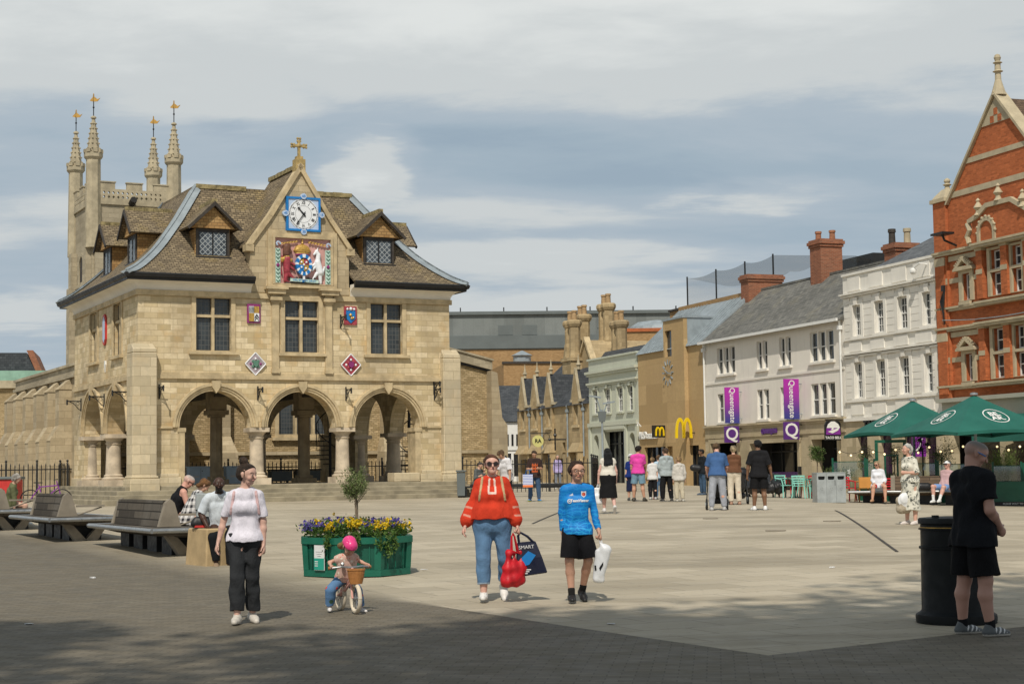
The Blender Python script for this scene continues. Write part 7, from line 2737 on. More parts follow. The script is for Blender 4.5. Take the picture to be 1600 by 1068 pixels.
def box_bin(at,label,w,d,h,mat,rz=0.0,name="litter_bin",lid=None,group=None,cat="bin"):
 r = empty(name,label,cat,at,rz,group)
 tapered(MB(),-w / 2 + 0.02,w / 2 - 0.02,-d / 2 + .02,d / 2 - .02,0.06,h,-0.02).build("body",mat,r,bevel=0.01)
 m = MB()
 m.box(-w / 2 - 0.03,w / 2 + 0.03,-d / 2 - 0.05,d / 2 + 0.03,h + 0.003,h + 0.07)
 m.build("lid",lid or mat,r,bevel=0.015)
 f = MB()
 for sx in (-1,1):
  f.tube([(sx * (w / 2 - 0.08) - 0.03,d / 2 - 0.08,0.07),(sx * (w / 2 - 0.08) + 0.03,d / 2 - 0.08,0.07)],0.07,10)
 f.build("wheel",m_rubber,r)
 return r

box_bin(onground(-2.08,66.0),"slim grey bin at the right foot of the arcaded hall",0.34,0.34,1.0,m_clad_d)
box_bin(gh(8.65,9.3,0.62),"dark wheeled bin under the middle arch nearer the blue cabinets",0.95,0.6,0.52,m_clad_d,GYAW,"wheeled_bin",m_iron,"dark bins under the arcade")
box_bin(gh(9.9,9.3,0.62),"dark wheeled bin under the middle arch nearer the spiral stair",1.1,0.6,0.52,m_clad_d,GYAW,"wheeled_bin",m_iron,"dark bins under the arcade")

def cabinet(x,label):
 r = empty("utility_cabinet",label,"cabinet",gh(x,8.3,0.62),GYAW,"blue cabinets under the arcade")
 MB().box(-0.5,0.5,0,0.45,0.0,0.70).build("body",m_bluecab,r,bevel=0.008)
 MB().box(-0.53,0.53,-0.03,0.48,0.703,0.76).build("top",m_bluecab,r,bevel=0.01)
 MB().box(-0.004,0.004,-0.006,0.0,0.03,0.69).build("door_gap",m_iron,r)
 MB().box(-0.33,-0.08,-0.008,-0.001,0.28,0.36).build("label_plate",m_paper,r)
 MB().lathe([(0.02,0),(0.02,0.03)],8,(0,0,0),lambda a,b,z: (0.06 + a,-z,0.56 + b)).build("lock",m_iron,r)

cabinet(4.78,"pale blue utility cabinet under the left arch nearer the corner pier")
cabinet(6.42,"pale blue utility cabinet behind the first arcade column")

def spiral(x,y,label):
 r = empty("spiral_stair",label,"stairs",gh(x,y,0.1 if x > 13 else 0.6),GYAW,"spiral stairs behind the arcade")
 MB().tube([(0,0,0),(0,0,4.6)],0.06,8).build("pole",m_iron,r)
 t = MB()
 for k in range(21):
  a0,a1 = k * 0.42,k * 0.42 + 0.5
  z = 0.2 + 0.2 * k
  pts = [(0.05 * math.cos(a0),0.05 * math.sin(a0)),(0.62 * math.cos(a0),0.62 * math.sin(a0)),(0.62 * math.cos(a1),0.62 * math.sin(a1)),(0.05 * math.cos(a1),0.05 * math.sin(a1))]
  t.loft([[(p[0],p[1],z) for p in pts],[(p[0],p[1],z + 0.04) for p in pts]])
 t.build("tread",m_iron,r)
 h = MB()
 h.tube([(0.62 * math.cos(0.42 * k),0.62 * math.sin(0.42 * k),1.15 + 0.2 * k) for k in range(21)],0.022,6)
 for k in range(21):
  h.tube([(0.62 * math.cos(0.42 * k),0.62 * math.sin(0.42 * k),0.22 + 0.2 * k),(0.62 * math.cos(0.42 * k),0.62 * math.sin(0.42 * k),1.15 + 0.2 * k)],0.012,5)
 h.build("handrail",m_iron,r)

spiral(10.75,8.6,"black iron spiral stair seen through the middle arch")
spiral(13.85,6.9,"black iron spiral stair seen through the right arch")

def railings(label,p,q,h,pitch=0.19,spike=True,posts=5,z0=None):
 p,q = Vector(p),Vector(q)
 d = q - p
 L_ = math.hypot(d.x,d.y)
 r = empty("railings",label,"railings",p,math.atan2(d.y,d.x))
 sl = d.z / L_
 m = MB()
 n = int(L_ / pitch)
 for i in range(n + 1):
  x = i * L_ / n
  m.box(x - 0.016,x + 0.016,-0.016,0.016,x * sl - 0.1,x * sl + h - (0.0 if i % 2 else 0.05))
  if spike:
   m.lathe([(0.012,h - 0.06),(0.03,h - 0.02),(0.004,h + 0.08)],5,(x,0,x * sl - (0.0 if i % 2 else 0.05)))
 m.build("bars",m_iron,r)
 b = MB()
 for z in (0.14,h - 0.22):
  b.loft([[(0,-0.02,z),(0,0.02,z),(0,0.02,z + 0.045),(0,-0.02,z + 0.045)],[(L_,-0.02,z + d.z),(L_,0.02,z + d.z),(L_,0.02,z + 0.045 + d.z),(L_,-0.02,z + 0.045 + d.z)]])
 b.build("rail",m_iron,r)
 for i in range(posts):
  x = L_ * i / (posts - 1)
  MB().box(x - 0.035,x + 0.035,-0.035,0.035,x * sl - 0.2,x * sl + h + 0.05).lathe([(0.05,0),(0.03,0.05),(0.06,0.11),(0.02,0.16)],8,(x,0,x * sl + h + 0.053)).build("post",m_iron,r)
 return r

railings("black iron railings before the buttressed aisle left of the hall",gh(-5.4,10.9,0.1),gh(-0.3,10.9,0.12),1.42,pitch=0.18)
railings("black iron railings behind the arcade in front of the rubble wall",gh(-0.2,12.9,0.1),gh(17.5,12.9,0.05),1.45,posts=8)
railings("black spiked railings right of the hall before the stone house",(-2.35,77,0.62),(3.6,77.5,0.66),1.45,posts=4)
railings("short return of black railings running back beside the pale green shop",(3.6,77.5,0.66),(4.6,92,0.7),1.45,posts=4)

def street_lamp():
 p = onground(5.05,95)
 r = empty("street_lamp","grey street lamp with two angled heads before the pale green shop","street lamp",p)
 MB().lathe([(0.10,0),(0.10,0.8),(0.065,0.9),(0.055,4.3)],10).build("pole",m_lead,r,smooth=True)
 for s,zt in ((-1,4.95),(1,4.6)):
  MB().tube([(0,0,3.9),(s * 0.28,0,zt)],0.04,6).build("arm",m_lead,r)
  MB().prism([(s * 0.05,zt - 0.02),(s * 0.75,zt + 0.10),(s * 0.72,zt + 0.18),(s * 0.05,zt + 0.08)],-0.12,0.12).build("lamp_head",m_lead,r)
 MB().prism([(-0.16,3.6),(0.16,3.6),(0.26,4.2),(-0.26,4.2)],-0.1,0.1).build("loudspeaker",m_clad_d,r)

street_lamp()

# ---- octagonal planter, flowers, standard tree
def planter():
 p = onground(-2.32,24.65)
 r = empty("planter","octagonal green timber planter with a pinned notice, full of pansies","planter",p,0.12)
 R0,R1,hh = 0.82,0.85,0.55
 n = 8
 ph = PI / 8

 def pt(rad,k,z):
  return (rad * math.cos(2 * PI * k / n + ph),rad * math.sin(2 * PI * k / n + ph),z)
 m = MB()
 m.loft([[pt(R0 - 0.03,k,0.03) for k in range(n)],[pt(R1 - 0.03,k,hh - 0.07) for k in range(n)]])
 b = m.build("side_panels",m_planter_d,r)
 t = MB()
 for k in range(n):
  for (ra,rb,z0,z1) in ((R1 + 0.02,R1 - 0.08,hh - 0.09,hh),(R0 + 0.012,R0 - 0.05,0.0,0.09)):
   q0 = [pt(ra,k,z0),pt(ra,k + 1,z0),pt(rb,k + 1,z0),pt(rb,k,z0)]
   q1 = [(x,y,z1) for x,y,z in q0]
   t.loft([q0,q1])
  c = pt(1,k,0)
  for kk in (k - 0.0,):
   a = 2 * PI * k / n + ph
   t.loft([[((R0 + 0.015) * math.cos(a + e) * f,(R0 + 0.015) * math.sin(a + e) * f,0.092) for e,f in ((-0.10,0.945),(0,1.0),(0.10,0.945),(0,0.9))],
     [((R1 + 0.01) * math.cos(a + e) * f,(R1 + 0.01) * math.sin(a + e) * f,hh - 0.093) for e,f in ((-0.10,0.945),(0,1.0),(0.10,0.945),(0,0.9))]])
  am = 2 * PI * (k + 0.5) / n + ph
  rr = R0 * math.cos(PI / n)
  for s in (-0.16,0.0,0.16):
   cx,cy = rr * math.cos(am) - s * math.sin(am),rr * math.sin(am) + s * math.cos(am)
   t.cbox((cx * 1.01,cy * 1.01,0.27),(0.012,0.012,0.35),am)
 t.build("trim",m_planter,r)
 MB().loft([[pt(R1 - 0.09,k,hh - 0.10) for k in range(n)],[pt(R1 - 0.09,k,hh - 0.06) for k in range(n)]]).build("soil",m_bark,r)
 # notice on the front left face
 am = -PI / 2 - PI / 4
 rr = (R0 + 0.02) * math.cos(PI / n) + 0.012
 nt = MB()
 cx,cy = rr * math.cos(am),rr * math.sin(am)
 a2 = am + PI / 2
 nt.cbox((cx + 0.02 * math.cos(a2),cy + 0.02 * math.sin(a2),0.27),(0.20,0.012,0.36),a2)
 q = nt.build("notice",m_paper,r)
 te = MB().cbox((cx * 1.012 + 0.02 * math.cos(a2),cy * 1.012 + 0.02 * math.sin(a2),0.18),(0.19,0.006,0.165),a2)
 te.build("notice_print",m_teal,q)
 ln = MB()
 for k in range(3):
  ln.cbox((cx * 1.014 + 0.02 * math.cos(a2),cy * 1.014 + 0.02 * math.sin(a2),0.36 - 0.03 * k),(0.13 - 0.03 * k,0.004,0.007),a2)
 for k in range(3):
  ln.cbox((cx * 1.018 - 0.03 * math.cos(a2),cy * 1.018 - 0.03 * math.sin(a2),0.215 - 0.03 * k),(0.06,0.004,0.012),a2)
 ln.build("notice_text",m_paper,q)
 # bedding plants
 g = np.random.default_rng(4)
 fo = []
 for i in range(150):
  a,d = g.uniform(0,2 * PI),math.sqrt(g.uniform(0,1)) * 0.74
  c = np.array([d * math.cos(a),d * math.sin(a),hh + 0.02 + 0.10 * (1 - d) + g.uniform(0,0.07)])
  fo.append(c + g.normal(size=(26,3)) * np.array([0.06,0.06,0.045]))
 for a,dz in ((-1.05,-0.30),(-1.2,-0.18),(-0.9,-0.22),(-2.1,-0.16),(-1.6,-0.12)):
  for k in range(14):
   c = np.array([(0.80 + 0.006 * k) * math.cos(a),(0.80 + 0.006 * k) * math.sin(a),hh + 0.04 + dz * k / 13])
   fo.append(c + g.normal(size=(9,3)) * 0.022)
 bed = empty("bedding_plants","mass of purple and yellow pansies with trailing leaves in the green planter","flowers",p + Vector((0,0,0)),0.12)
 bed['kind'] = 'stuff'
 leaves("foliage",np.concatenate(fo),0.055,[(0.05,0.11,0.02),(0.08,0.15,0.03),(0.12,0.19,0.045)],bed,2.0,0.5,3)
 for nm,cols,spots_ in (("purple_flowers",[(0.075,0.055,0.30),(0.12,0.09,0.40),(0.16,0.13,0.36)],[(-0.62,-0.30),(-0.5,-0.42),(-0.35,-0.45),(-0.28,-0.3),(-0.72,0.0),(0.12,-0.40),(0.22,-0.35),(0.40,-0.20),(0.55,-0.15),(0.62,-0.05),(0.5,0.1),(-0.1,0.2),(0.3,0.3),(-0.4,0.35)]),
       ("yellow_flowers",[(0.62,0.42,0.01),(0.68,0.48,0.02)],[(-0.1,-0.45),(-0.02,-0.5),(-0.12,-0.62),(0.02,-0.3),(0.30,-0.50),(0.38,-0.45),(0.30,-0.62),(-0.55,-0.2),(0.66,-0.35),(-0.4,-0.66),(0.15,0.35),(-0.25,0.1)])):
  pts = []
  for (x,y) in spots_:
   for k in range(11):
    c = np.array([x,y,hh + 0.14 + 0.08 * (1 - math.hypot(x,y))]) + g.normal(size=3) * np.array([0.06,0.06,0.035])
    pts.append(c + g.normal(size=(7,3)) * 0.010)
  leaves(nm,np.concatenate(pts),0.038,cols,bed,1.2,0.2,8)
 # clipped olive on a thin twin stem
 t = empty("olive_tree","small olive tree with a loose round crown on a thin stem in the green planter","tree",p + Vector((-0.02,0.05,hh - 0.1)),0)
 s = MB()
 s.tube([(0,0,0),(0.012,0,0.3),(0.0,0.01,0.62)],0.017,7,r1=0.012)
 s.tube([(0.04,0,0),(0.03,0.01,0.3),(0.03,0.0,0.62)],0.015,7,r1=0.011)
 for k in range(9):
  a = k * 0.7
  s.tube([(0.015,0,0.55 + 0.02 * k),(0.12 * math.cos(a),0.12 * math.sin(a),0.68 + 0.02 * k),(0.2 * math.cos(a),0.2 * math.sin(a),0.8 + 0.02 * k)],0.008,5,r1=0.003)
 s.build("trunk",m_bark,t)
 pts = [cloud_pts(2600,(0.02,0,0.80),(0.25,0.25,0.22),2,22,0.2)]
 for k in range(26):
  a,b = g.uniform(0,2 * PI),g.uniform(0.1,1.2)
  o = np.array([0.02,0,0.78]) + 0.17 * np.array([math.cos(a) * math.cos(b),math.sin(a) * math.cos(b),math.sin(b)])
  d = (o - np.array([0.02,0,0.7])); d /= np.linalg.norm(d)
  pts.append(o + d * np.linspace(0,0.18,18)[:,None] + g.normal(size=(18,3)) * 0.012)
 leaves("crown",np.concatenate(pts),0.042,[(0.12,0.165,0.05),(0.19,0.235,0.085),(0.28,0.32,0.15),(0.085,0.12,0.03)],t,4.0,0.5,6)

planter()

# ---- parasols and terrace
def parasol(label,c,zt,ze,half,yaw,logos):
 g = onground(c[0],c[1])
 r = empty("parasol",label,"parasol",g,yaw,"green parasols of the terrace")
 zt -= g.z; ze -= g.z
 MB().tube([(0,0,0),(0,0,zt - 0.1)],0.05,10).build("pole",m_lead,r)
 MB().box(-0.4,0.4,-0.4,0.4,-0.05,0.1).build("base",m_iron,r,bevel=0.02)
 N_ = 16
 cs = [(-half,-half),(half,-half),(half,half),(-half,half)]
 m = MB()

 def P(i,u,v):            # side i, along u in [0,1], down v in [0,1]
  a,b = cs[i],cs[(i + 1) % 4]
  x,y = a[0] + (b[0] - a[0]) * u,a[1] + (b[1] - a[1]) * u
  prof = v ** 0.80
  sag = 0.10 * math.sin(PI * u) * v
  z = zt + (ze - zt) * (0.55 * v + 0.45 * prof) + sag * 0.9
  return (x * v,y * v,z)
 for i in range(4):
  vs = [P(i,u,v) for v in np.linspace(0.025,1,N_) for u in np.linspace(0,1,N_)]
  m.add(vs,[(j * N_ + k,j * N_ + k + 1,(j + 1) * N_ + k + 1,(j + 1) * N_ + k) for j in range(N_ - 1) for k in range(N_ - 1)])
  vs = [P(i,u,1) for u in np.linspace(0,1,N_)] + [tuple(np.array(P(i,u,1)) - np.array([0,0,0.10])) for u in np.linspace(0,1,N_)]
  m.add(vs,[(k,k + 1,k + 1 + N_,k + N_) for k in range(N_ - 1)])
 cn = m.build("canopy",m_canopy,r,smooth='all')
 MB().lathe([(0.02,0),(0.13,0.0),(0.12,0.06),(0.03,0.09)],12,(0,0,zt - 0.02)).build("cap",m_steel,r,smooth=True)
 rb = MB()
 for i in range(4):
  rb.tube([(0,0,zt - 0.12),P(i,0,0.5)[:2] + (P(i,0,0.5)[2] - 0.04,),P(i,0,1)[:2] + (P(i,0,1)[2] - 0.04,)],0.02,5)
  q = P(i,0.0,0.55)
  rb.tube([(0,0,zt - 1.0),(q[0],q[1],q[2] - 0.05)],0.015,5)
 rb.build("rib",m_iron,r)
 # printed roundels: a ring and two lines of letters laid on the cloth
 for i in logos:
  lg = MB()
  ctr_v,sc_ = 0.60,0.34

  def onto(x,z,lift=0.012):
   v = ctr_v - z / (half * 1.12)
   u = 0.5 + x / (2 * half * v)
   p = Vector(P(i,u,v))
   a = Vector(P(i,min(1,u + 0.02),v)) - p
   b = Vector(P(i,u,min(1,v + 0.02))) - p
   n_ = b.cross(a)
   if n_.z < 0:
    n_ = -n_
   return tuple(p + n_.normalized() * lift)
  k = 40
  for ro,ri in ((sc_ * 1.28,sc_ * 1.18),):
   vs = [onto(rr * math.cos(2 * PI * j / k),rr * math.sin(2 * PI * j / k)) for rr in (ro,ri) for j in range(k)]
   lg.add(vs,[(j,(j + 1) % k,(j + 1) % k + k,j + k) for j in range(k)])
  for s,z,sz in (("BE.",0.13,0.30),("AR.",-0.15,0.30)):
   tv,tf_ = text_poly(s,sz,0.0,bold=0.01)
   lg.add([onto(x * 1.1,zz + z) for x,y,zz in tv],tf_)
  lg.add([onto(x,z) for x,z in ((-0.22,-0.005),(0.22,-0.005),(0.22,0.012),(-0.22,0.012))],[(0,1,2,3)])
  lg.build("printed_roundel",m_white,cn,recalc=False)

parasol("green square parasol with white roundels, nearer and higher, in front of the red brick building",(15.17,55.0),3.88,2.59,1.98,0.318,(3,0))
parasol("green square parasol with a white roundel, farther, in front of the white stucco building",(14.0,58.6),3.86,2.66,1.76,0.318,(3,))

def glass_screens():
 y0 = 57.5
 for i,(xa,xb) in enumerate(((10.9,12.05),(12.05,12.35),(13.3,14.4),(14.4,15.5),(16.2,17.2),(17.2,18.2))):
  a = onground(xa,y0 - 0.12 * (xa - 10.9))
  w = xb - xa
  r = empty("glass_screen",("glass terrace screen with green posts behind the recycling bin","narrow glass terrace screen left of the green door frame","glass terrace screen behind the woman in the floral dress","glass terrace screen behind the seated man in the cap","glass terrace screen above the solid green barrier, nearer the parasol pole","glass terrace screen above the solid green barrier at the right edge")[i],"screen",a,-0.12,"glass terrace screens")
  for x in (0.03,w - 0.03):
   MB().box(x - 0.03,x + 0.03,-0.03,0.03,0,1.45).build("post",m_bottle,r)
  MB().box(0.06,w - 0.06,-0.006,0.006,0.45,1.30).build("pane",m_screen,r)
  MB().box(0.06,w - 0.06,-0.02,0.02,0.40,0.447).build("rail",m_bottle,r)
  MB().box(0.06,w - 0.06,-0.02,0.02,1.303,1.33).build("rail",m_bottle,r)
  if i in (0,2,3):
   letters("lettering","BE.AR.",0.14,m_white,r,(w / 2,-0.012,0.9),ext=0.002,tilt=PI / 2)
 # tall green door frame
 a = onground(12.4,57.3)
 r = empty("door_frame","tall dark green door frame opening in the terrace screens","frame",a,-0.12)
 for x in (0,0.95):
  MB().box(x - 0.05,x + 0.05,-0.05,0.05,0,2.0).build("post",m_bottle,r)
 MB().box(-0.05,1.0,-0.05,0.05,2.003,2.1).build("lintel",m_bottle,r)
 for x in (0.3,0.72):
  MB().box(x - 0.03,x + 0.03,0.2,0.26,0,1.55).build("inner_post",m_bottle,r)
 MB().box(0.25,0.77,0.2,0.26,1.553,1.6).build("inner_rail",m_bottle,r)
 # solid barrier with lettering strip
 a = onground(15.75,55.6)
 r = empty("terrace_barrier","solid dark green terrace barrier box beside the tattooed man","barrier",a,-0.12)
 MB().box(0,3.4,0,0.45,0.12,0.78).build("box",m_bottle,r)
 MB().box(0.0,3.4,0.03,0.4,-0.02,0.117).build("plinth",m_black,r)
 letters("lettering","PLEASE WAIT TO BE SEATED",0.085,m_white,r,(0.95,0.02,0.05),ext=0.003)
 # string of bulbs
 r = empty("string_lights","string of small warm bulbs hung along the terrace posts","string lights",onground(11,57.2,1.5),-0.10)
 pts,bl = [],[]
 for k in range(61):
  x = k * 0.125
  pts.append((x,0,0.28 - 0.20 * abs(math.sin(x * PI / 1.05)) + 0.02 * x))
  if k % 3 == 1:
   bl.append((x,0,pts[-1][2] - 0.06))
 MB().tube(pts,0.008,4).build("cable",m_iron,r)
 for b in bl:
  MB().sphere(b,0.038,8).build("bulb",m_bulb,r,smooth=True)

glass_screens()

def potted(label,c,h,rad,stem,cols,seed,shape='ball',n=1500,size=0.06,pot=m_bottle,cat="tree",name="potted_tree",zoff=0.0):
 g = onground(c[0],c[1],zoff)
 r = empty(name,label,cat,g,0)
 MB().lathe([(0.17,0.0),(0.23,0.42),(0.25,0.43),(0.25,0.47),(0.2,0.47)],14).build("pot",pot,r,smooth=True)
 if stem:
  s = MB().tube([(0,0,0.4),(0.01,0.01,0.4 + stem),(0,0,h - rad * 0.8)],0.028,7,r1=0.016)
  for k in range(6):
   a = k * 1.05
   s.tube([(0,0,h - rad * 1.3),(rad * .5 * math.cos(a),rad * .5 * math.sin(a),h - rad * 0.7)],0.011,5,r1=0.004)
  s.build("trunk",m_bark,r)
 if shape == 'grass':
  gr = np.random.default_rng(seed)
  m = []
  for k in range(260):
   a,d = gr.uniform(0,2 * PI),gr.uniform(0,0.2)
   o = gr.uniform(0.1,0.42)
   m.append(np.array([d * math.cos(a),d * math.sin(a),0.45]) + np.linspace(0,1,9)[:,None] * np.array([o * math.cos(a),o * math.sin(a),(h - 0.45) * gr.uniform(0.5,1.0)]))
  leaves("blades",np.concatenate(m),0.14,cols,r,9,1.5,seed)
 else:
  leaves("crown",cloud_pts(n,(0,0,h - rad),(rad,rad,rad * (1.0 if shape == 'ball' else 1.35)),seed,26,0.3),size,cols,r,2.6,0.3,seed)

potted("clipped round bush on a stem in the doorway behind the recycling bin",(10.85,60.0),1.98,0.36,0.8,GREEN + OLIVE[:2],11,n=2600,size=0.05)
potted("loose olive tree left of the green door frame",(12.25,59.0),1.95,0.42,0.5,OLIVE,12,'loose',900)
potted("feathery potted olive tree behind the seated man in the cap",(14.95,58.6),2.15,0.55,0.5,OLIVE,13,'loose',1500)
potted("slim potted olive right of the green door frame",(13.45,59.3),1.9,0.30,0.5,OLIVE,14,'loose',600)
potted("potted grass behind the recycling bin screen",(11.3,58.3),1.1,0.3,0,OLIVE,15,'grass',name="potted_grass",cat="plant")
potted("potted grass above the solid green barrier",(16.75,57.4),1.5,0.3,0,[(0.10,0.15,0.03),(0.15,0.19,0.05)],16,'grass',name="potted_grass",cat="plant",zoff=0.35)
potted("low potted grass seen through the green door frame",(12.95,58.6),0.95,0.3,0,OLIVE,17,'grass',name="potted_grass",cat="plant")

def fan_heater():
 g = onground(14.2,58.2)
 r = empty("pedestal_fan","round wire pedestal fan under the nearer parasol","fan",g,0.3)
 MB().tube([(0,0,0),(0,0,1.9)],0.03,7).build("pole",m_iron,r)
 MB().lathe([(0.2,0),(0.2,0.04),(0.05,0.06)],14).build("base",m_iron,r)
 c = MB()
 for rr in (0.08,0.16,0.24,0.31):
  for y in (-0.06,0.06):
   c.tube([(rr * math.cos(a),y * (1.2 - rr * 2),2.0 + rr * math.sin(a)) for a in np.linspace(0,2 * PI,21)],0.007,4)
 for k in range(12):
  a = k * PI / 6
  c.tube([(0,-0.09,2.0),(0.31 * math.cos(a),-0.03,2.0 + 0.31 * math.sin(a)),(0.31 * math.cos(a),0.03,2.0 + 0.31 * math.sin(a)),(0,0.09,2.0)],0.005,4)
 c.build("cage",m_iron,r)
 b = MB()
 for k in range(3):
  a = k * 2.1
  b.loft([[(0.03 * math.cos(a),-0.03,2 + 0.03 * math.sin(a)),(0.27 * math.cos(a - 0.35),-0.03,2 + 0.27 * math.sin(a - 0.35)),(0.27 * math.cos(a + 0.35),0.03,2 + 0.27 * math.sin(a + 0.35))],
    [(0.03 * math.cos(a),-0.022,2 + 0.03 * math.sin(a)),(0.27 * math.cos(a - 0.35),-0.022,2 + 0.27 * math.sin(a - 0.35)),(0.27 * math.cos(a + 0.35),0.038,2 + 0.27 * math.sin(a + 0.35))]])
 b.build("blades",m_timber_dark,r)

fan_heater()

def cafe_chair(label,c,rz,mat,group,canvas=None):
 r = empty("cafe_chair",label,"chair",onground(c[0],c[1]),rz,group)
 for sx in (-1,1):
  MB().tube([(sx * 0.24,-0.24,0),(sx * 0.21,-0.20,0.45),(sx * 0.24,-0.16,0.66)],0.022,7).build("leg",mat,r)
  MB().tube([(sx * 0.24,0.26,0),(sx * 0.20,0.20,0.45),(sx * 0.22,0.25,0.80)],0.022,7).build("leg",mat,r)
  MB().tube([(sx * 0.24,-0.18,0.66),(sx * 0.25,0.05,0.68),(sx * 0.22,0.24,0.70)],0.022,7).build("armrest",mat,r)
 MB().box(-0.22,0.22,-0.21,0.21,0.43,0.455).build("seat",mat,r,bevel=0.008)
 b = MB()
 for z in (0.52,0.60,0.68):
  b.box(-0.20,0.20,0.215,0.235,z,z + 0.045)
 b.box(-0.24,0.24,0.23,0.26,0.765,0.82)
 b.build("backrest",mat,r)
 if canvas:
  MB().box(-0.23,0.23,0.26,0.275,0.47,0.83).build("cover",canvas,r)

AQ = "aqua plastic cafe chairs"
cafe_chair("aqua plastic chair beside the black covered furniture",(9.75,60.6),0.5,m_aqua,AQ)
cafe_chair("aqua plastic chair at the middle of the cafe group, back to the square",(10.25,60.3),2.8,m_aqua,AQ)
cafe_chair("aqua plastic chair between the red chairs",(10.55,60.9),1.2,m_aqua,AQ)
cafe_chair("aqua plastic chair half hidden by the recycling bin",(10.95,60.4),3.3,m_aqua,AQ)
RD = "red plastic cafe chairs"
cafe_chair("red plastic chair among the aqua chairs, nearer the black covers",(10.0,61.2),0.9,m_redchair,RD)
cafe_chair("red plastic chair among the aqua chairs, nearer the recycling bin",(10.8,61.3),-0.8,m_redchair,RD)
cafe_chair("red plastic chair behind the brown bench next to the recycling bin",(11.15,56.3),0.3,m_redchair,RD)
cafe_chair("chair with an orange canvas back behind the brown bench",(11.7,56.2),PI + 0.1,m_orange,None,m_orange)
cafe_chair("red plastic chair behind the seated woman in white",(12.55,56.3),0.0,m_redchair,RD)

def cafe_table(label,c,mat):
 r = empty("cafe_table",label,"table",onground(c[0],c[1]),0.2,"cafe tables")
 MB().box(-0.35,0.35,-0.35,0.35,0.70,0.73).build("tabletop",mat,r,bevel=0.006)
 MB().tube([(0,0,0.03),(0,0,0.7)],0.03,8).build("pedestal",m_iron,r)
 MB().lathe([(0.24,0),(0.24,0.03),(0.05,0.05)],14).build("base",m_iron,r)

cafe_table("small square cafe table among the aqua chairs",(10.2,61.0),m_concrete)
cafe_table("small square cafe table beside the red chairs at the bin",(11.0,61.0),m_concrete)

def tarp_heap(label,c,rz,seed):
 s = SDF(0.035,0.02,seed)
 for k in range(4):
  x = -0.5 + 0.33 * k
  s.cap((x,-0.25,0.35),(x + 0.05,0.3,0.62 + 0.06 * (k % 2)),0.24,0.2,0.1)
 s.clip((0,0,0.0),(0,0,-1))
 for x,y in ((-0.5,-0.2),(0.5,-0.2),(-0.45,0.3),(0.45,0.3)):
  s.cap((x,y,0.02),(x,y,0.3),0.04,0.06,0.03)
 o = s.obj("covered_furniture",m_tarp)
 o.location = onground(c[0],c[1]); o.rotation_euler = (0,0,rz)
 prop(o,label,"covered furniture","black covered furniture")

tarp_heap("stacked furniture under a black cover beside the aqua chairs",(9.05,60.8),0.2,4)
tarp_heap("stacked furniture under a black cover behind the man in black",(8.35,61.6),0.5,9)

def a_board():
 r = empty("a_board","black pavement board with a cream poster by the cream building","sign board",onground(8.0,63.0),R(14))
 for s in (-1,1):
  MB().loft([[(-0.34,s * 0.28 - 0.015,0),(0.34,s * 0.28 - 0.015,0),(0.34,s * 0.28 + 0.015,0),(-0.34,s * 0.28 + 0.015,0)],
    [(-0.34,s * 0.03 - 0.015,1.05),(0.34,s * 0.03 - 0.015,1.05),(0.34,s * 0.03 + 0.015,1.05),(-0.34,s * 0.03 + 0.015,1.05)]]).build("panel",m_black,r)
 MB().loft([[(-0.27,-0.30 + 0.012,0.08),(0.27,-0.30 + 0.012,0.08),(0.27,-0.285,0.08),(-0.27,-0.285,0.08)],
   [(-0.27,-0.085,0.95),(0.27,-0.085,0.95),(0.27,-0.07,0.95),(-0.27,-0.07,0.95)]]).build("poster",m_terra,r)

a_board()

def red_box():
 r = empty("kiosk_cabinet","bright red cabinet with white lettering and dark lid at the left edge","cabinet",onground(-17.62,57.5,0.06),R(2))
 MB().box(-1.2,0.55,0,0.9,0.15,0.95).build("body",m_redpaint,r,bevel=0.02)
 MB().box(-1.25,0.62,-0.06,0.95,0.953,1.05).build("lid",m_clad_d,r,bevel=0.02)
 for x in (-1.0,0.3):
  MB().tube([(x,0.1,0.16),(x,0.8,0.16)],0.16,12).build("wheel",m_rubber,r)
 letters("lettering","Sale",0.5,m_paper,r,(-0.42,-0.012,0.52),ext=0.006,bold=0.02)
 letters("lettering","on now",0.2,m_paper,r,(-0.35,-0.012,0.24),ext=0.006,bold=0.005)

red_box()

def bicycle(label,c,rz,col,sc_=1.0):
 r = empty("bicycle",label,"bicycle",onground(c[0],c[1]),rz)
 R_ = 0.33
 for x in (-0.52,0.52):
  w = MB().tube([(x + R_ * math.cos(a),0,R_ + R_ * math.sin(a)) for a in np.linspace(0,2 * PI,25)],0.02,6)
  wo = w.build("wheel",m_rubber,r)
  s = MB()
  for k in range(10):
   a = k * PI / 5
   s.tube([(x,0,R_),(x + R_ * math.cos(a),0,R_ + R_ * math.sin(a))],0.003,3)
  s.build("spokes",m_steel,wo)
 f = MB()
 for a,b in (((-0.52,R_),(-0.1,0.3)),((-0.1,0.3),(-0.25,0.85)),((-0.22,0.75),(0.36,0.80)),((-0.1,0.3),(0.38,0.72)),((-0.52,R_),(-0.22,0.75)),((0.52,R_),(0.34,0.95))):
  f.tube([(a[0],0,a[1]),(b[0],0,b[1])],0.018,6)
 f.build("frame",col,r)
 MB().tube([(0.30,-0.28,0.98),(0.36,-0.1,1.0),(0.36,0.1,1.0),(0.30,0.28,0.98)],0.014,6).build("handlebar",m_iron,r)
 MB().loft([[(-0.4,-0.07,0.88),(-0.4,0.07,0.88),(-0.12,0.02,0.88),(-0.12,-0.02,0.88)],[(-0.4,-0.07,0.92),(-0.4,0.07,0.92),(-0.12,0.02,0.91),(-0.12,-0.02,0.91)]]).build("saddle",m_iron,r)

bicycle("purple bicycle leaning behind the empty bench",(-15.7,56.3),0.1,m_violet)

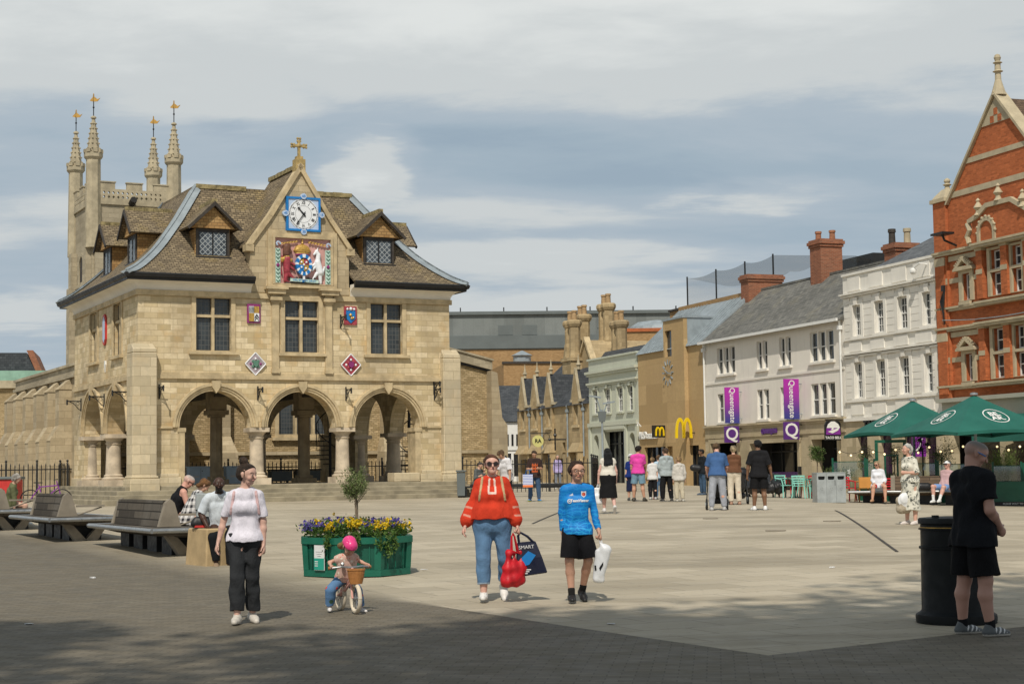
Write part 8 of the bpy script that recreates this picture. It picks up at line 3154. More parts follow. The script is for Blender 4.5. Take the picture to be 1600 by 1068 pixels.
# ---- ground details
def ground_strip(name,label,cat,a,b,w,mat,kind=None,dz=0.004):
 a,b = Vector((a[0],a[1],0)),Vector((b[0],b[1],0))
 d = (b - a).normalized(); n = Vector((-d.y,d.x,0)) * w / 2
 m = MB()
 K = max(2,int((b - a).length / 1.0) + 1)
 vs = []
 for i in range(K):
  p = a + (b - a) * i / (K - 1)
  for s in (1,-1):
   q = p + n * s
   vs.append((q.x,q.y,float(gz(q.x,q.y)) + dz + 0.004))
 m.add(vs,[(2 * i,2 * i + 1,2 * i + 3,2 * i + 2) for i in range(K - 1)])
 o = m.build(name,mat,None,recalc=False)
 if kind:
  o['kind'] = kind
 else:
  prop(o,label,cat)
 return o

ground_strip("drain_channel","long dark slot drain running down the pale slabs towards the round bin","drain",gp(1305,797)[:2],gp(1402,862)[:2],0.055,m_timber_dark)
ground_strip("drain_channel","short dark slot drain between the boy in blue and the woman in the black skirt","drain",gp(832,818)[:2],gp(880,798)[:2],0.06,m_timber_dark)
for (px,py,w,lb) in ((1212,829,0.42,"round cover plate in the slabs in front of the man in black"),(1300,814,0.40,"worn round cover plate near the long slot drain"),(1110,810,0.36,"low round cover plate in front of the man in grey joggers")):
 p = gp(px,py)
 o = MB().lathe([(w * 0.5,0),(w * 0.5,0.012),(w * 0.45,0.013)],20,(0,0,0)).build("cover_plate",m_concrete,None,loc=p + Vector((0,0,0.002)))
 prop(o,lb,"cover plate")
for i,(px,py,lb) in enumerate(((45,975,"small white paper scrap in the shade at the far left"),(145,903,"small white paper scrap left of the woman in the white t-shirt"),(955,975,"small white paper scrap below the boy in blue"),(1300,887,"white speck of litter near the end of the slot drain"),(662,890,"small pale flattened wrapper right of the green planter"))):
 p = gp(px,py)
 g = np.random.default_rng(i)
 m = MB()
 m.loft([[(0.05 * math.cos(a) * g.uniform(.6,1.2),0.035 * math.sin(a) * g.uniform(.6,1.2),z) for a in np.linspace(0,5.4,7)] for z in (0.004,0.012 + 0.01 * (i % 2))])
 o = m.build("paper_scrap",m_paper,None,loc=p)
 prop(o,lb,"litter")

# ---- street trees behind the camera: only their shade falls in the picture
def shade_tree(label,c,h,rad,seed,n=9000):
 g = onground(c[0],c[1])
 r = empty("street_tree",label,"tree",g,0,"tall street trees beside the square")
 s = MB().tube([(0,0,-0.2),(0.05,0.02,h * 0.3),(0.0,0.1,h * 0.55),(0.05,0.0,h * 0.8)],0.26,10,r1=0.09)
 gr = np.random.default_rng(seed)
 for k in range(12):
  a = k * 2.4
  z = h * (0.36 + 0.035 * k)
  s.tube([(0,0,z),(rad * 0.45 * math.cos(a),rad * 0.45 * math.sin(a),z + rad * 0.35),(rad * 0.8 * math.cos(a),rad * 0.8 * math.sin(a),z + rad * 0.5)],0.09,6,r1=0.025)
 s.build("trunk",m_bark,r)
 leaves("crown",cloud_pts(n,(0,0,h - rad * 1.05),(rad,rad,rad * 1.0),seed,60,0.2),0.45,GREEN,r,1.6,0.2,seed)

def red_post():
 r = empty("marker_post","short pale post with bright red cap between the blue cabinets","post",gh(5.55,8.1,0.62),GYAW)
 MB().lathe([(0.05,0),(0.05,0.78)],10).build("post",m_trim,r)
 MB().lathe([(0.085,0.78),(0.085,0.95),(0.06,0.97)],10).build("cap",m_redpaint,r)

red_post()
# ------------------------------------------------------------------ people
def plain_col(c):
 return c

WHITE_S = (0.72,0.71,0.69)
JEAN = (0.085,0.16,0.29)

def acc(name,mat,mb,J,parent=None):
 """an accessory built in the wearer's own coordinates"""
 return mb.build(name,mat,parent or J['body'])

def eyewear(J,dark=True,name="sunglasses",col=None):
 h,q = J['h'],J['q']
 m = MB()
 for s in (-1,1):
  if dark:
   pts = [h(s * (0.165 + 0.14 * math.cos(a)),0.455,0.02 + 0.11 * math.sin(a)) for a in np.linspace(0,2 * PI,13)[:-1]]
   bk = [p - J['hf'] * 0.03 * q for p in pts]
   m.loft([[tuple(p) for p in bk],[tuple(p) for p in pts]])
  else:
   m.tube([tuple(h(s * (0.165 + 0.125 * math.cos(a)),0.46,0.02 + 0.085 * math.sin(a))) for a in np.linspace(0,2 * PI,13)],0.012 * q,5)
  m.tube([tuple(h(s * 0.29,0.43,0.05)),tuple(h(s * 0.40,0.1,0.06)),tuple(h(s * 0.40,-0.05,0.04))],0.018 * q,5)
 m.tube([tuple(h(-0.05,0.47,0.05)),tuple(h(0.05,0.47,0.05))],0.018 * q,5)
 return acc(name,m_glassesd if dark else m_iron,m,J)

m_glassesd = plain("dark_lenses",(0.02,0.012,0.012),0.1,0.1,4,0)

def straps(J,col,name="backpack_strap"):
 """two shoulder straps lying on the front of the top"""
 H,Cs,t,tx,fw = J['H'],J['Cs'],J['t'],J['tx'],J['fwd']
 bv = shirt_bvh(J)
 for s in (-1,1):
  g = SDF(0.009)
  pts = []
  for k in range(9):
   z = 0.03 - 0.02 * k
   o = Cs + tx * s * (0.066 + 0.003 * k) * H + t * z * H + fw * 0.35
   hit = bv.ray_cast(Vector(o),Vector(-fw),1.0)
   if hit[0] is not None:
    pts.append(np.array(hit[0]) + fw * 0.004)
  for a,b in zip(pts[:-1],pts[1:]):
   g.cap(a,b,0.017,None,0.005,fw,0.45)
  g.obj(name,m_cloth,J['body'],col)

def shirt_bvh(J):
 me = J['shirt'].data
 return BVHTree.FromPolygons([v.co.copy() for v in me.vertices],[tuple(p.vertices) for p in me.polygons])

def decal(J,name,verts,faces,mat,centre,off=0.004,bv=None):
 """flat artwork (x, z) laid on the chest of the top"""
 bv = bv or shirt_bvh(J)
 fw,tx,t = J['fwd'],J['tx'],J['t']
 c = np.array(centre)
 vs = []
 for x,z in verts:
  o = c + tx * x + t * z + fw * 0.4
  hit = bv.ray_cast(Vector(o),Vector(-fw),1.2)
  p = np.array(hit[0]) if hit[0] is not None else o - fw * 0.4
  vs.append(tuple(p + fw * off))
 return MB().add(vs,faces).build(name,mat,J['shirt'],recalc=False)

def carried_bag(label,J,side,w,h,d,mat,name="shopping_bag",rz=0.0,sag=0.15,stripe=None,handle=0.16,lift=0.0,tilt=0.0):
 """a bag hanging from a closed hand: tapered body, gathered top, two loops to the grip"""
 g = J['w'](J['grip'][side])
 s = SDF(0.010,0.009,int(abs(g.x * 100)) % 90)
 z0 = -handle - h
 n = (0,1,0)
 s.cap((-w * 0.36,0,z0 + 0.06),(w * 0.36,0,z0 + 0.06),d,None,0.03)
 s.cap((-w * 0.40,0,z0 + h * 0.5),(w * 0.40,0,z0 + h * 0.5),d * 0.9,None,0.05)
 s.cap((-w * 0.36 + tilt,0,-handle - 0.02),(w * 0.36 + tilt,0,-handle - 0.02),d * 0.35,None,0.05)
 s.cap((-w * 0.40,0,z0 + h * 0.5),(-w * 0.34 + tilt,0,-handle - 0.03),d * 0.8,d * 0.3,0.04); s.cap((w * 0.40,0,z0 + h * 0.5),(w * 0.34 + tilt,0,-handle - 0.03),d * 0.8,d * 0.3,0.04)
 s.cap((0,0,z0 + h * 0.5),(tilt,0,-handle - 0.03),d * 0.8,d * 0.3,0.04)
 s.cap((-w * 0.38,0,z0 + 0.05),(-w * 0.40,0,z0 + h * 0.5),d * 0.9,None,0.03); s.cap((w * 0.38,0,z0 + 0.05),(w * 0.40,0,z0 + h * 0.5),d * 0.9,None,0.03); s.cap((0,0,z0 + 0.05),(0,0,z0 + h * 0.5),d,None,0.03)
 r = empty(name,label,"bag",g,rz)
 b = s.obj("body",mat,r)
 m = MB()
 for y in (-1,1):
  m.tube([(-w * 0.2 + tilt,y * d * 0.3,-handle - 0.03),(-0.02,y * 0.006,-0.03),(0,y * 0.006,0.012),(0.02,y * 0.006,-0.03),(w * 0.2 + tilt,y * d * 0.3,-handle - 0.03)],0.009,6)
 m.build("handle",mat,r)
 return r,b

m_redbag = plain("red_plastic_bag",(0.50,0.008,0.016),0.5,0.25,9,0.6,fine=12)
m_navybag = plain("dark_navy_bag",(0.010,0.012,0.032),0.35,0.2,5,0.2,fine=12)
m_whitebag = plain("white_plastic_bag",(0.74,0.75,0.76),0.4,0.06,6,0.4,fine=10)
m_strawbag = plain("cream_straw_bag",(0.42,0.36,0.27),0.9,0.3,25,0.6)
m_helmet = plain("pink_helmet_shell",(0.72,0.05,0.22),0.3,0.08,4,0)
m_pinkframe = plain("pink_bike_enamel",(0.68,0.36,0.30),0.35,0.05,4,0)
m_cream = plain("cream_rubber",(0.62,0.54,0.42),0.7,0.1,6,0.1)
m_tanl = plain("tan_leather",(0.40,0.17,0.05),0.6,0.2,10,0.3)

def jersey_mat():
 t = NT("blue_patterned_jersey")
 v = t.n('ShaderNodeTexVoronoi',feature='DISTANCE_TO_EDGE')
 v.inputs['Scale'].default_value = 13.0
 t.L.new(t.tc.outputs['Object'],v.inputs['Vector'])
 w = t.n('ShaderNodeTexWave',wave_type='RINGS')
 w.inputs['Scale'].default_value = 7.0; w.inputs['Distortion'].default_value = 9.0; w.inputs['Detail'].default_value = 2.0
 t.L.new(t.tc.outputs['Object'],w.inputs['Vector'])
 sp = t.n('ShaderNodeSeparateXYZ'); t.L.new(t.tc.outputs['Object'],sp.inputs[0])
 f = t.math('MAXIMUM',t.mapr(v.outputs['Distance'],0.012,0.05,1.0,0.0),t.mapr(w.outputs['Fac'],0.80,0.92))
 low = t.mapr(sp.outputs[2],1.32,0.80,0.25,0.8)
 c = t.mix(t.math('MULTIPLY',f,low),(0.003,0.165,0.52),(0.03,0.42,0.80))
 c = t.mix(t.mapr(t.noise(5,2),0.45,0.6,0,0.3),c,(0.004,0.22,0.60))
 t.bump(t.noise(14,4),0.3,0.012)
 return t.done(c,0.6,0,0.3)

def floral_mat():
 t = NT("floral_cotton")
 v = t.n('ShaderNodeTexVoronoi'); v.inputs['Scale'].default_value = 11.0
 t.L.new(t.vec(scale=(1,1,0.8)),v.inputs['Vector'])
 f = t.mapr(v.outputs['Distance'],0.40,0.55,1.0,0.0)
 br = t.mapr(t.noise(30,3,0.7),0.44,0.54)
 pick = t.mapr(t.noise(6,2),0.42,0.50)
 a = t.math('MULTIPLY',t.math('MULTIPLY',f,br),pick)
 c = t.mix(a,(0.66,0.64,0.55),(0.05,0.06,0.055))
 l = t.mapr(t.noise(21,2,0.5,None,1.5),0.495,0.51)
 l2 = t.mapr(t.noise(21,2,0.5,None,1.5),0.525,0.51)
 c = t.mix(t.math('MULTIPLY',t.math('MULTIPLY',l,l2),0.45),c,(0.25,0.25,0.20))
 t.bump(t.noise(13,4),0.3,0.012)
 return t.done(c,0.85,0,0.2)

def check_mat():
 t = NT("black_white_check")
 sp = t.n('ShaderNodeSeparateXYZ'); t.L.new(t.tc.outputs['Object'],sp.inputs[0])

 def band(s,sc_,o):
  return t.math('GREATER_THAN',t.math('FRACT',t.math('MULTIPLY_ADD',s,sc_,o)),0.55)
 a = band(sp.outputs[2],8.5,0.1)
 b = band(t.math('ADD',sp.outputs[0],t.math('MULTIPLY',sp.outputs[1],0.8)),8.5,0.3)
 s = t.math('MULTIPLY',t.math('ADD',a,b),0.5)
 c = t.mix(s,(0.66,0.64,0.62),(0.03,0.03,0.035))
 t.bump(t.noise(14,4),0.3,0.012)
 return t.done(c,0.85,0,0.2)

def print_mat(name,base,cols,scale=14.0):
 t = NT(name)
 v = t.n('ShaderNodeTexVoronoi'); v.inputs['Scale'].default_value = scale
 t.L.new(t.tc.outputs['Object'],v.inputs['Vector'])
 f = t.mapr(v.outputs['Distance'],0.36,0.46,1.0,0.0)
 sp = t.n('ShaderNodeSeparateColor'); t.L.new(v.outputs['Color'],sp.inputs[0])
 on = t.math('GREATER_THAN',sp.outputs[0],0.45)
 c2 = t.mix(t.math('GREATER_THAN',sp.outputs[1],0.5),cols[0],cols[1])
 c2 = t.mix(t.math('GREATER_THAN',sp.outputs[2],0.66),c2,cols[2])
 c = t.mix(t.math('MULTIPLY',f,on),base,c2)
 t.bump(t.noise(14,4),0.3,0.012)
 return t.done(c,0.85,0,0.2)

def stripe_mat():
 t = NT("blue_white_striped_paper")
 sp = t.n('ShaderNodeSeparateXYZ'); t.L.new(t.tc.outputs['Object'],sp.inputs[0])
 s = t.math('GREATER_THAN',t.math('FRACT',t.math('MULTIPLY',sp.outputs[2],19.0)),0.5)
 c = t.mix(s,(0.66,0.68,0.76),(0.16,0.22,0.50))
 c = t.mix(t.math('LESS_THAN',sp.outputs[2],-0.52),c,(0.70,0.18,0.05))
 return t.done(c,0.7)

m_jersey,m_floral,m_check = jersey_mat(),floral_mat(),check_mat()
m_denimprint = print_mat("printed_toddler_denim",(0.10,0.20,0.36),((0.55,0.06,0.05),(0.66,0.60,0.5),(0.05,0.10,0.06)),16)
m_pinkprint = print_mat("pink_printed_vest",(0.60,0.40,0.33),((0.60,0.20,0.16),(0.66,0.60,0.5),(0.4,0.3,0.2)),30)
m_stripe = stripe_mat()

# --- woman in the white t-shirt
J = person("woman in white t-shirt and wide black trousers walking, hair in a bun",(384,974),1.66,0.08,'f',0.92,
  look=(1.05,-0.08),legs=[((0.02,-0.18,-1),(0.0,0.02,-1)),((-0.06,0.08,-1),(-0.03,0.24,-1))],feet=[(-0.1,0.0),(0.35,-0.12)],
  arms=[((-0.40,0.12,-1),(-0.22,-0.12,-1)),((0.20,0.0,-1),(0.02,-0.10,-1))],skin=(0.60,0.37,0.29),
  hair=('bun',(0.045,0.028,0.018)),top=dict(col=(0.69,0.66,0.73),sleeve=0.78,es=0.014,e=0.008,box=0.012,hipe=0.008,hem=-0.015,wr=0.005,seed=11),
  bottom=dict(col=(0.030,0.032,0.035),len=1.86,flare=0.026,loose=0.006,waist=0.12,wr=0.006),shoe=(0.55,0.51,0.45),vox=0.0072)
straps(J,(0.62,0.42,0.42))

# --- toddler on the balance bike
J = person("toddler in bright pink helmet and printed denim riding a pink balance bike",(541,955),0.92,0.42,'c',1.15,lean=(0.12,-0.42),look=(0.15,-0.55),
  legs=[((-0.62,-0.55,-0.75),(-0.10,0.28,-1)),((0.45,-0.50,-0.75),(0.16,0.20,-1))],feet=[(-0.3,0),(0.4,0)],hand=('grip','grip'),
  arms=[dict(to=(-0.225,-0.155,0.515),bend=(-1,0.6,-0.6)),dict(to=(0.225,-0.155,0.515),bend=(1,0.6,-0.6))],skin=(0.56,0.33,0.24),seat=0.325,hs=1.50,
  hair=('bob',(0.26,0.15,0.06)),top=dict(col=(0.6,0.4,0.3),mat=m_pinkprint,sleeve=0.3,e=0.010,hem=-0.02,wr=0.003),bottom=dict(col=(0.1,0.2,0.35),mat=m_denimprint,len=1.85,flare=0.016,loose=0.014,waist=0.1),
  shoe=(0.70,0.67,0.65),vox=0.0065)
q,h = J['q'],J['h']
s = SDF(0.008)
s.cap(h(0,-0.16,0.22),h(0,0.14,0.22),0.44 * q,0.42 * q,0.05 * q)
s.clip(h(0,0,0.14),-(J['hu'] * 0.97 - J['hf'] * 0.18))
for a,b,c in ((-0.2,0.3,0.60),(0.2,0.3,0.60),(0.0,0.1,0.68),(-0.3,0.05,0.52),(0.3,0.05,0.52),(-0.15,0.5,0.42),(0.15,0.5,0.42),(-0.2,-0.2,0.6),(0.2,-0.2,0.6)):
 s.ball(h(a,b,c),0.055 * q,0.01 * q,op='s')
hm = s.obj("helmet",m_helmet,J['body'])
st = MB()
for sg in (-1,1):
 st.tube([tuple(h(sg * 0.40,0.02,0.15)),tuple(h(sg * 0.34,0.12,-0.15)),tuple(h(0,0.22,-0.48))],0.02 * q,5)
st.build("chin_strap",m_iron,hm)

def balance_bike(J):
 p = J['pos']
 rz = 0.42 - PI / 2
 c,s = math.cos(rz),math.sin(rz)
 r = empty("balance_bike","small pink balance bike with cream tyres and tan wicker basket","bicycle",p,rz)
 R_ = 0.148
 for x in (-0.20,0.34):
  t = MB().tube([(x + R_ * math.cos(a),0,R_ + 0.022 + R_ * math.sin(a)) for a in np.linspace(0,2 * PI,31)],0.024,9)
  t = t.build("wheel",m_cream,r,smooth=True)
  sp = MB()
  for k in range(10):
   a = k * PI / 5
   sp.tube([(x,0,R_ + 0.022),(x + R_ * math.cos(a),0,R_ + 0.022 + R_ * math.sin(a))],0.004,4)
  sp.tube([(x,-0.03,R_ + 0.022),(x,0.03,R_ + 0.022)],0.022,8)
  sp.build("spokes",m_steel,t)
 f = MB()
 for a,b in (((-0.20,0.17),(0.24,0.36)),((-0.20,0.17),(-0.10,0.30)),((-0.05,0.24),(0.24,0.42))):
  f.tube([(a[0],0,a[1]),(b[0],0,b[1])],0.018,8)
 for y in (-0.04,0.04):
  f.tube([(0.34,y,0.17),(0.27,y * 0.8,0.34),(0.24,0,0.38)],0.012,6)
  f.tube([(-0.20,y,0.17),(-0.02,y * 0.3,0.25)],0.010,6)
 f.tube([(0.25,0,0.34),(0.22,0,0.50)],0.017,8)
 f.build("frame",m_pinkframe,r,smooth=True)
 MB().tube([(0.14,-0.23,0.50),(0.20,-0.12,0.515),(0.22,0,0.505),(0.20,0.12,0.515),(0.14,0.23,0.50)],0.012,8).build("handlebar",m_steel,r)
 for y in (-1,1):
  MB().tube([(0.145,y * 0.17,0.505),(0.125,y * 0.25,0.50)],0.019,8).build("grip",m_tanl,r)
 MB().loft([[(-0.18,-0.06,0.30),(-0.18,0.06,0.30),(0.02,0.025,0.30),(0.02,-0.025,0.30)],[(-0.18,-0.06,0.335),(-0.18,0.06,0.335),(0.02,0.025,0.33),(0.02,-0.025,0.33)]]).build("saddle",m_tanl,r)
 b = MB()
 n = 16
 prof = [(0.062,0.33),(0.078,0.40),(0.088,0.475),(0.094,0.48),(0.094,0.495),(0.080,0.495),(0.06,0.345)]
 b.lathe(prof,n,(0.355,0,0),None,0,0.85,1.15)
 b.build("basket",m_tanl,r)
 MB().sphere((0.18,-0.10,0.545),0.025,8).build("bell",m_steel,r)

balance_bike(J)

# --- woman in the red blouse
def red_paint(v,c,J):
 H = J['H']
 cream = np.array((0.66,0.42,0.32))
 for i in (0,1):
  sp,el,wr,u,f = J['arms'][i]
  d = (v - el) @ f / (0.145 * H)
  rad = np.linalg.norm((v - el) - np.outer((v - el) @ f,f),axis=1)
  m = (rad < 0.085) & (((d > 0.10) & (d < 0.20)) | ((d > 0.52) & (d < 0.62)))
  c[m,:3] = c[m,:3] * 0.35 + cream * 0.65
 x = (v - J['Cs']) @ J['tx']; z = (v - J['Cs']) @ J['t']; y = (v - J['Cs']) @ J['fwd']
 m = (y > 0.02) & (np.abs(np.abs(x) - 0.042 + 0.10 * np.clip(z + 0.11,0,1)) < 0.011) & (z < 0.04) & (z > -0.145)
 m |= (y > 0.02) & (np.abs(x) < 0.045) & (np.abs(z + 0.135) < 0.012)
 c[m,:3] = (0.74,0.60,0.52)

J = person("woman in red blouse, jeans and sunglasses walking with shopping bags",(771,940),1.69,0.02,'f',1.36,look=(0.10,0.05),
  legs=[((-0.03,-0.12,-1),(0.0,0.05,-1)),((0.10,0.05,-1),(-0.05,0.62,-1))],feet=[(-0.05,0.0),(0.1,-0.75)],
  arms=[((-0.34,0.06,-1),(-0.34,-0.25,-1)),((0.36,0.0,-1),(0.20,-0.22,-1))],hand=('relax','grip'),skin=(0.62,0.36,0.28),
  hair=('tail',(0.11,0.045,0.022)),top=dict(col=(0.60,0.050,0.022),name="blouse",sleeve=1.92,es=0.010,e=0.014,box=0.006,hem=0.03,blouse=True,tuck=True,wr=0.0055,seed=5,paint=red_paint),
  bottom=dict(col=(0.115,0.215,0.36),name="jeans",len=1.74,flare=0.022,loose=0.008,e=0.012,wr=0.004,waist=0.12,
     paint=lambda v,c,J: c.__setitem__((v[:,2] < 0.235 + 0.0 * v[:,0],slice(0,3)),(0.34,0.44,0.55)) if True else None),
  shoe=(0.70,0.68,0.65),vox=0.0072)
eyewear(J)
straps(J,(0.50,0.36,0.20))
r,b = carried_bag("bulging red carrier bag in the hand of the woman in red",J,1,0.22,0.40,0.075,m_redbag,"carrier_bag",0.5,tilt=0.02,handle=0.20)
r.location += Vector((-0.07,-0.04,0.0))
g = J['w'](J['grip'][1])
r = empty("carrier_bag","dark navy printed carrier bag in the hand of the woman in red","bag",g + Vector((0.05,0.03,0)),0.12)
m = MB()
m.loft([[(-0.10,-0.05,-0.51),(0.28,-0.06,-0.46),(0.28,0.06,-0.46),(-0.10,0.05,-0.51)],[(-0.085,-0.055,-0.30),(0.215,-0.06,-0.27),(0.215,0.06,-0.27),(-0.085,0.055,-0.30)],[(-0.075,-0.022,-0.10),(0.145,-0.025,-0.085),(0.145,0.025,-0.085),(-0.075,0.022,-0.10)]])
b = m.build("body",m_navybag,r,bevel=0.012)
m = MB()
for y in (-0.02,0.02):
 m.tube([(-0.05,y,-0.11),(-0.06,y,-0.02),(-0.03,0,0.015),(0.05,y,-0.03),(0.12,y,-0.10)],0.014,6)
m.build("handle",m_navybag,r)
letters("print","SMART",0.06,m_paper,b,(0.03,-0.052,-0.155),ext=0.001,tilt=0.07)
m = MB()
for k in range(3):
 m.box(-0.05,0.08 - 0.02 * k,-0.064,-0.0615,-0.425 - 0.022 * k,-0.413 - 0.022 * k)
m.build("print",m_paper,b)
MB().prism([(-0.02,-0.38),(0.06,-0.36),(0.14,-0.25),(0.05,-0.20),(-0.03,-0.28)],-0.0635,-0.0615).build("print",m_bluepaint,b)

# --- boy in the blue jersey
def shorts_stripes(v,c,J):
 for i in (0,):
  hp,kn = J['legs'][i][0],J['legs'][i][1]
  x = v[:,0]
  m = (x < hp[0] - 0.052) & (np.abs(v[:,1] - hp[1]) < 0.014)
  c[m,:3] = (0.6,0.6,0.6)

BROWN = (0.055,0.026,0.014)
J = person("boy in glasses, blue patterned football shirt and black shorts with a white bag",(904,941),1.60,0.06,'m',0.86,look=(0.22,0.0),
  legs=[((-0.06,-0.14,-1),(0.05,0.02,-1)),((0.12,0.0,-1),(-0.20,0.42,-1))],feet=[(-0.05,0.0),(0.15,-0.4)],
  arms=[((-0.10,0.12,-1),(0.02,-0.02,-1)),((0.22,0.05,-1),(0.20,-0.25,-1))],hand=('relax','grip'),skin=(0.55,0.31,0.215),hs=1.06,
  hair=('short',BROWN),top=dict(col=(0,0.2,0.6),mat=m_jersey,sleeve=1.9,es=0.006,e=0.009,box=0.008,hipe=0.009,hem=-0.05,flare=0.0,wr=0.004,seed=21),
  bottom=dict(col=(0.012,0.012,0.014),name="shorts",len=0.90,flare=0.026,loose=0.022,paint=shorts_stripes),shoe=(0.014,0.014,0.015),sock=((0.02,0.02,0.02),0.16),vox=0.0072)
eyewear(J,False,"spectacles")
bv = shirt_bvh(J)
ch = J['P'] + J['t'] * 0.215 * 1.6
decal(J,"crest",[(x * 0.9,z * 0.9) for x,z in ((-0.033,0.04),(0.0,0.034),(0.033,0.04),(0.033,-0.015),(0.0,-0.042),(-0.033,-0.015))],[(0,1,2,3,4,5)],m_paper,ch + J['tx'] * 0.075 + J['t'] * 0.05,0.005,bv)
n = 14
decal(J,"crest_roundel",[(0.021 * math.cos(2 * PI * i / n),0.021 * math.sin(2 * PI * i / n)) for i in range(n)],[tuple(range(n))],m_redpaint,ch + J['tx'] * 0.075 + J['t'] * 0.05,0.008,bv)
decal(J,"crest_centre",[(0.010 * math.cos(2 * PI * i / n),0.010 * math.sin(2 * PI * i / n)) for i in range(n)],[tuple(range(n))],m_yellow,ch + J['tx'] * 0.075 + J['t'] * 0.05,0.010,bv)
tv,tf_ = text_poly("TeamViewer",0.044,0.0,bold=0.002)
decal(J,"shirt_lettering",[(v[0] * 0.95,v[2]) for v in tv],tf_,m_paper,ch + J['tx'] * 0.025 - J['t'] * 0.025,0.006,bv)
ring = [(rr * math.cos(2 * PI * i / 20),rr * math.sin(2 * PI * i / 20)) for rr in (0.026,0.017) for i in range(20)]
decal(J,"shirt_badge",ring + [(-0.012,-0.005),(0.012,-0.005),(0.012,0.005),(-0.012,0.005)],[(i,(i + 1) % 20,(i + 1) % 20 + 20,i + 20) for i in range(20)] + [(40,41,42,43)],m_paper,ch - J['tx'] * 0.095 - J['t'] * 0.03,0.006,bv)
decal(J,"chest_mark",[(-0.022,-0.012),(-0.014,-0.012),(-0.006,0.0),(-0.012,0.004),(-0.006,-0.012),(0.004,-0.012),(0.008,0.008),(0.0,0.010),(0.010,-0.012),(0.022,-0.012),(0.016,0.018),(0.010,0.016)],[(0,1,2,3),(4,5,6,7),(8,9,10,11)],m_paper,ch - J['tx'] * 0.07 + J['t'] * 0.045,0.006,bv)
g = J['w'](J['grip'][1])
s = SDF(0.011,0.006,7)
s.cap((0.0,0,-0.05),(0.055,0,-0.12),0.02,0.05,0.03)
s.cap((0.05,0,-0.13),(-0.03,0,-0.40),0.055,0.035,0.04)
s.cap((0.085,0,-0.13),(0.0,0,-0.42),0.035,0.03,0.04)
s.cap((-0.04,0,-0.14),(-0.055,0,-0.46),0.03,0.03,0.05)
s.cap((-0.055,0,-0.47),(0.0,0,-0.48),0.03,0.03,0.04)
r = empty("carrier_bag","crumpled white plastic bag in the hand of the boy in blue","bag",g,0.1)
b = s.obj("body",m_whitebag,r)
MB().tube([(0,0,-0.06),(-0.012,0.0,-0.02),(0,0,0.012),(0.012,0,-0.02),(0.02,0,-0.07)],0.009,6).build("handle",m_whitebag,r)
MB().add([(-0.085,-0.045,-0.30),(-0.065,-0.05,-0.30),(-0.06,-0.048,-0.36),(-0.08,-0.043,-0.36)],[(0,1,2,3)]).add([(-0.03,-0.055,-0.33),(0.02,-0.052,-0.26),(0.02,-0.052,-0.30),(-0.02,-0.055,-0.37)],[(0,1,2,3)]).build("print",m_black,b,recalc=False)

# --- man in black by the bin
def tattoo(v,c,J):
 sp,el,wr,u,f = J['arms'][1]
 d = (v - sp) @ u / (0.165 * J['H'])
 rad = np.linalg.norm((v - sp) - np.outer((v - sp) @ u,u),axis=1)
 n_ = np.sin(v[:,0] * 140 + v[:,2] * 60) + np.sin(v[:,2] * 170 + v[:,1] * 90) + np.sin(v[:,1] * 120 - v[:,2] * 60)
 m = (d > 0.55) & (d < 1.12) & (rad < 0.07) & (n_ > -0.4)
 c[m,:3] = (0.10,0.11,0.14)

def shoe3(v,c,an,ff,fu,H):
 a = (v - an) @ ff / H; b = (v - an) @ fu / H
 m = (np.abs(((a - b * 0.6 - 0.01) % 0.026) - 0.013) < 0.0045) & (a > 0.012) & (a < 0.085) & (b > -0.026)
 c[m,:3] = (0.66,0.66,0.66)

J = person("man with shaved grey hair and tattooed arm in black t-shirt and shorts",(1526,992),1.80,2.00,'m',1.16,lean=(0.02,0.02),look=(-0.55,-0.42),
  legs=[((-0.05,0.06,-1),(-0.06,0.06,-1)),((0.06,-0.10,-1),(0.07,0.0,-1))],feet=[(-0.15,0.0),(-0.1,0.0)],
  arms=[((0.10,0.20,-1),(0.5,0.4,-0.5)),((0.08,-0.16,-1),(0.50,0.62,-0.62))],hand=('grip','grip'),skin=(0.46,0.26,0.20),
  hair=('fade',(0.16,0.14,0.125)),top=dict(col=(0.0085,0.0095,0.012),sleeve=0.62,es=0.022,e=0.016,hem=-0.075,flare=0.012,wr=0.006,seed=31),
  bottom=dict(col=(0.007,0.007,0.008),name="shorts",len=0.92,flare=0.030,loose=0.030,wr=0.004),shoe=(0.085,0.095,0.10),sole=(0.48,0.46,0.42),sock=((0.012,0.012,0.014),0.12),vox=0.0072,
  extra=dict(skin=tattoo,shoe=shoe3))
h,q = J['h'],J['q']
for sg in (-1,1):
 MB().tube([tuple(h(sg * 0.33,0.34,0.05)),tuple(h(sg * 0.42,-0.02,0.07))],0.022 * q,5).build("glasses_arm",m_bluepaint,J['body'])

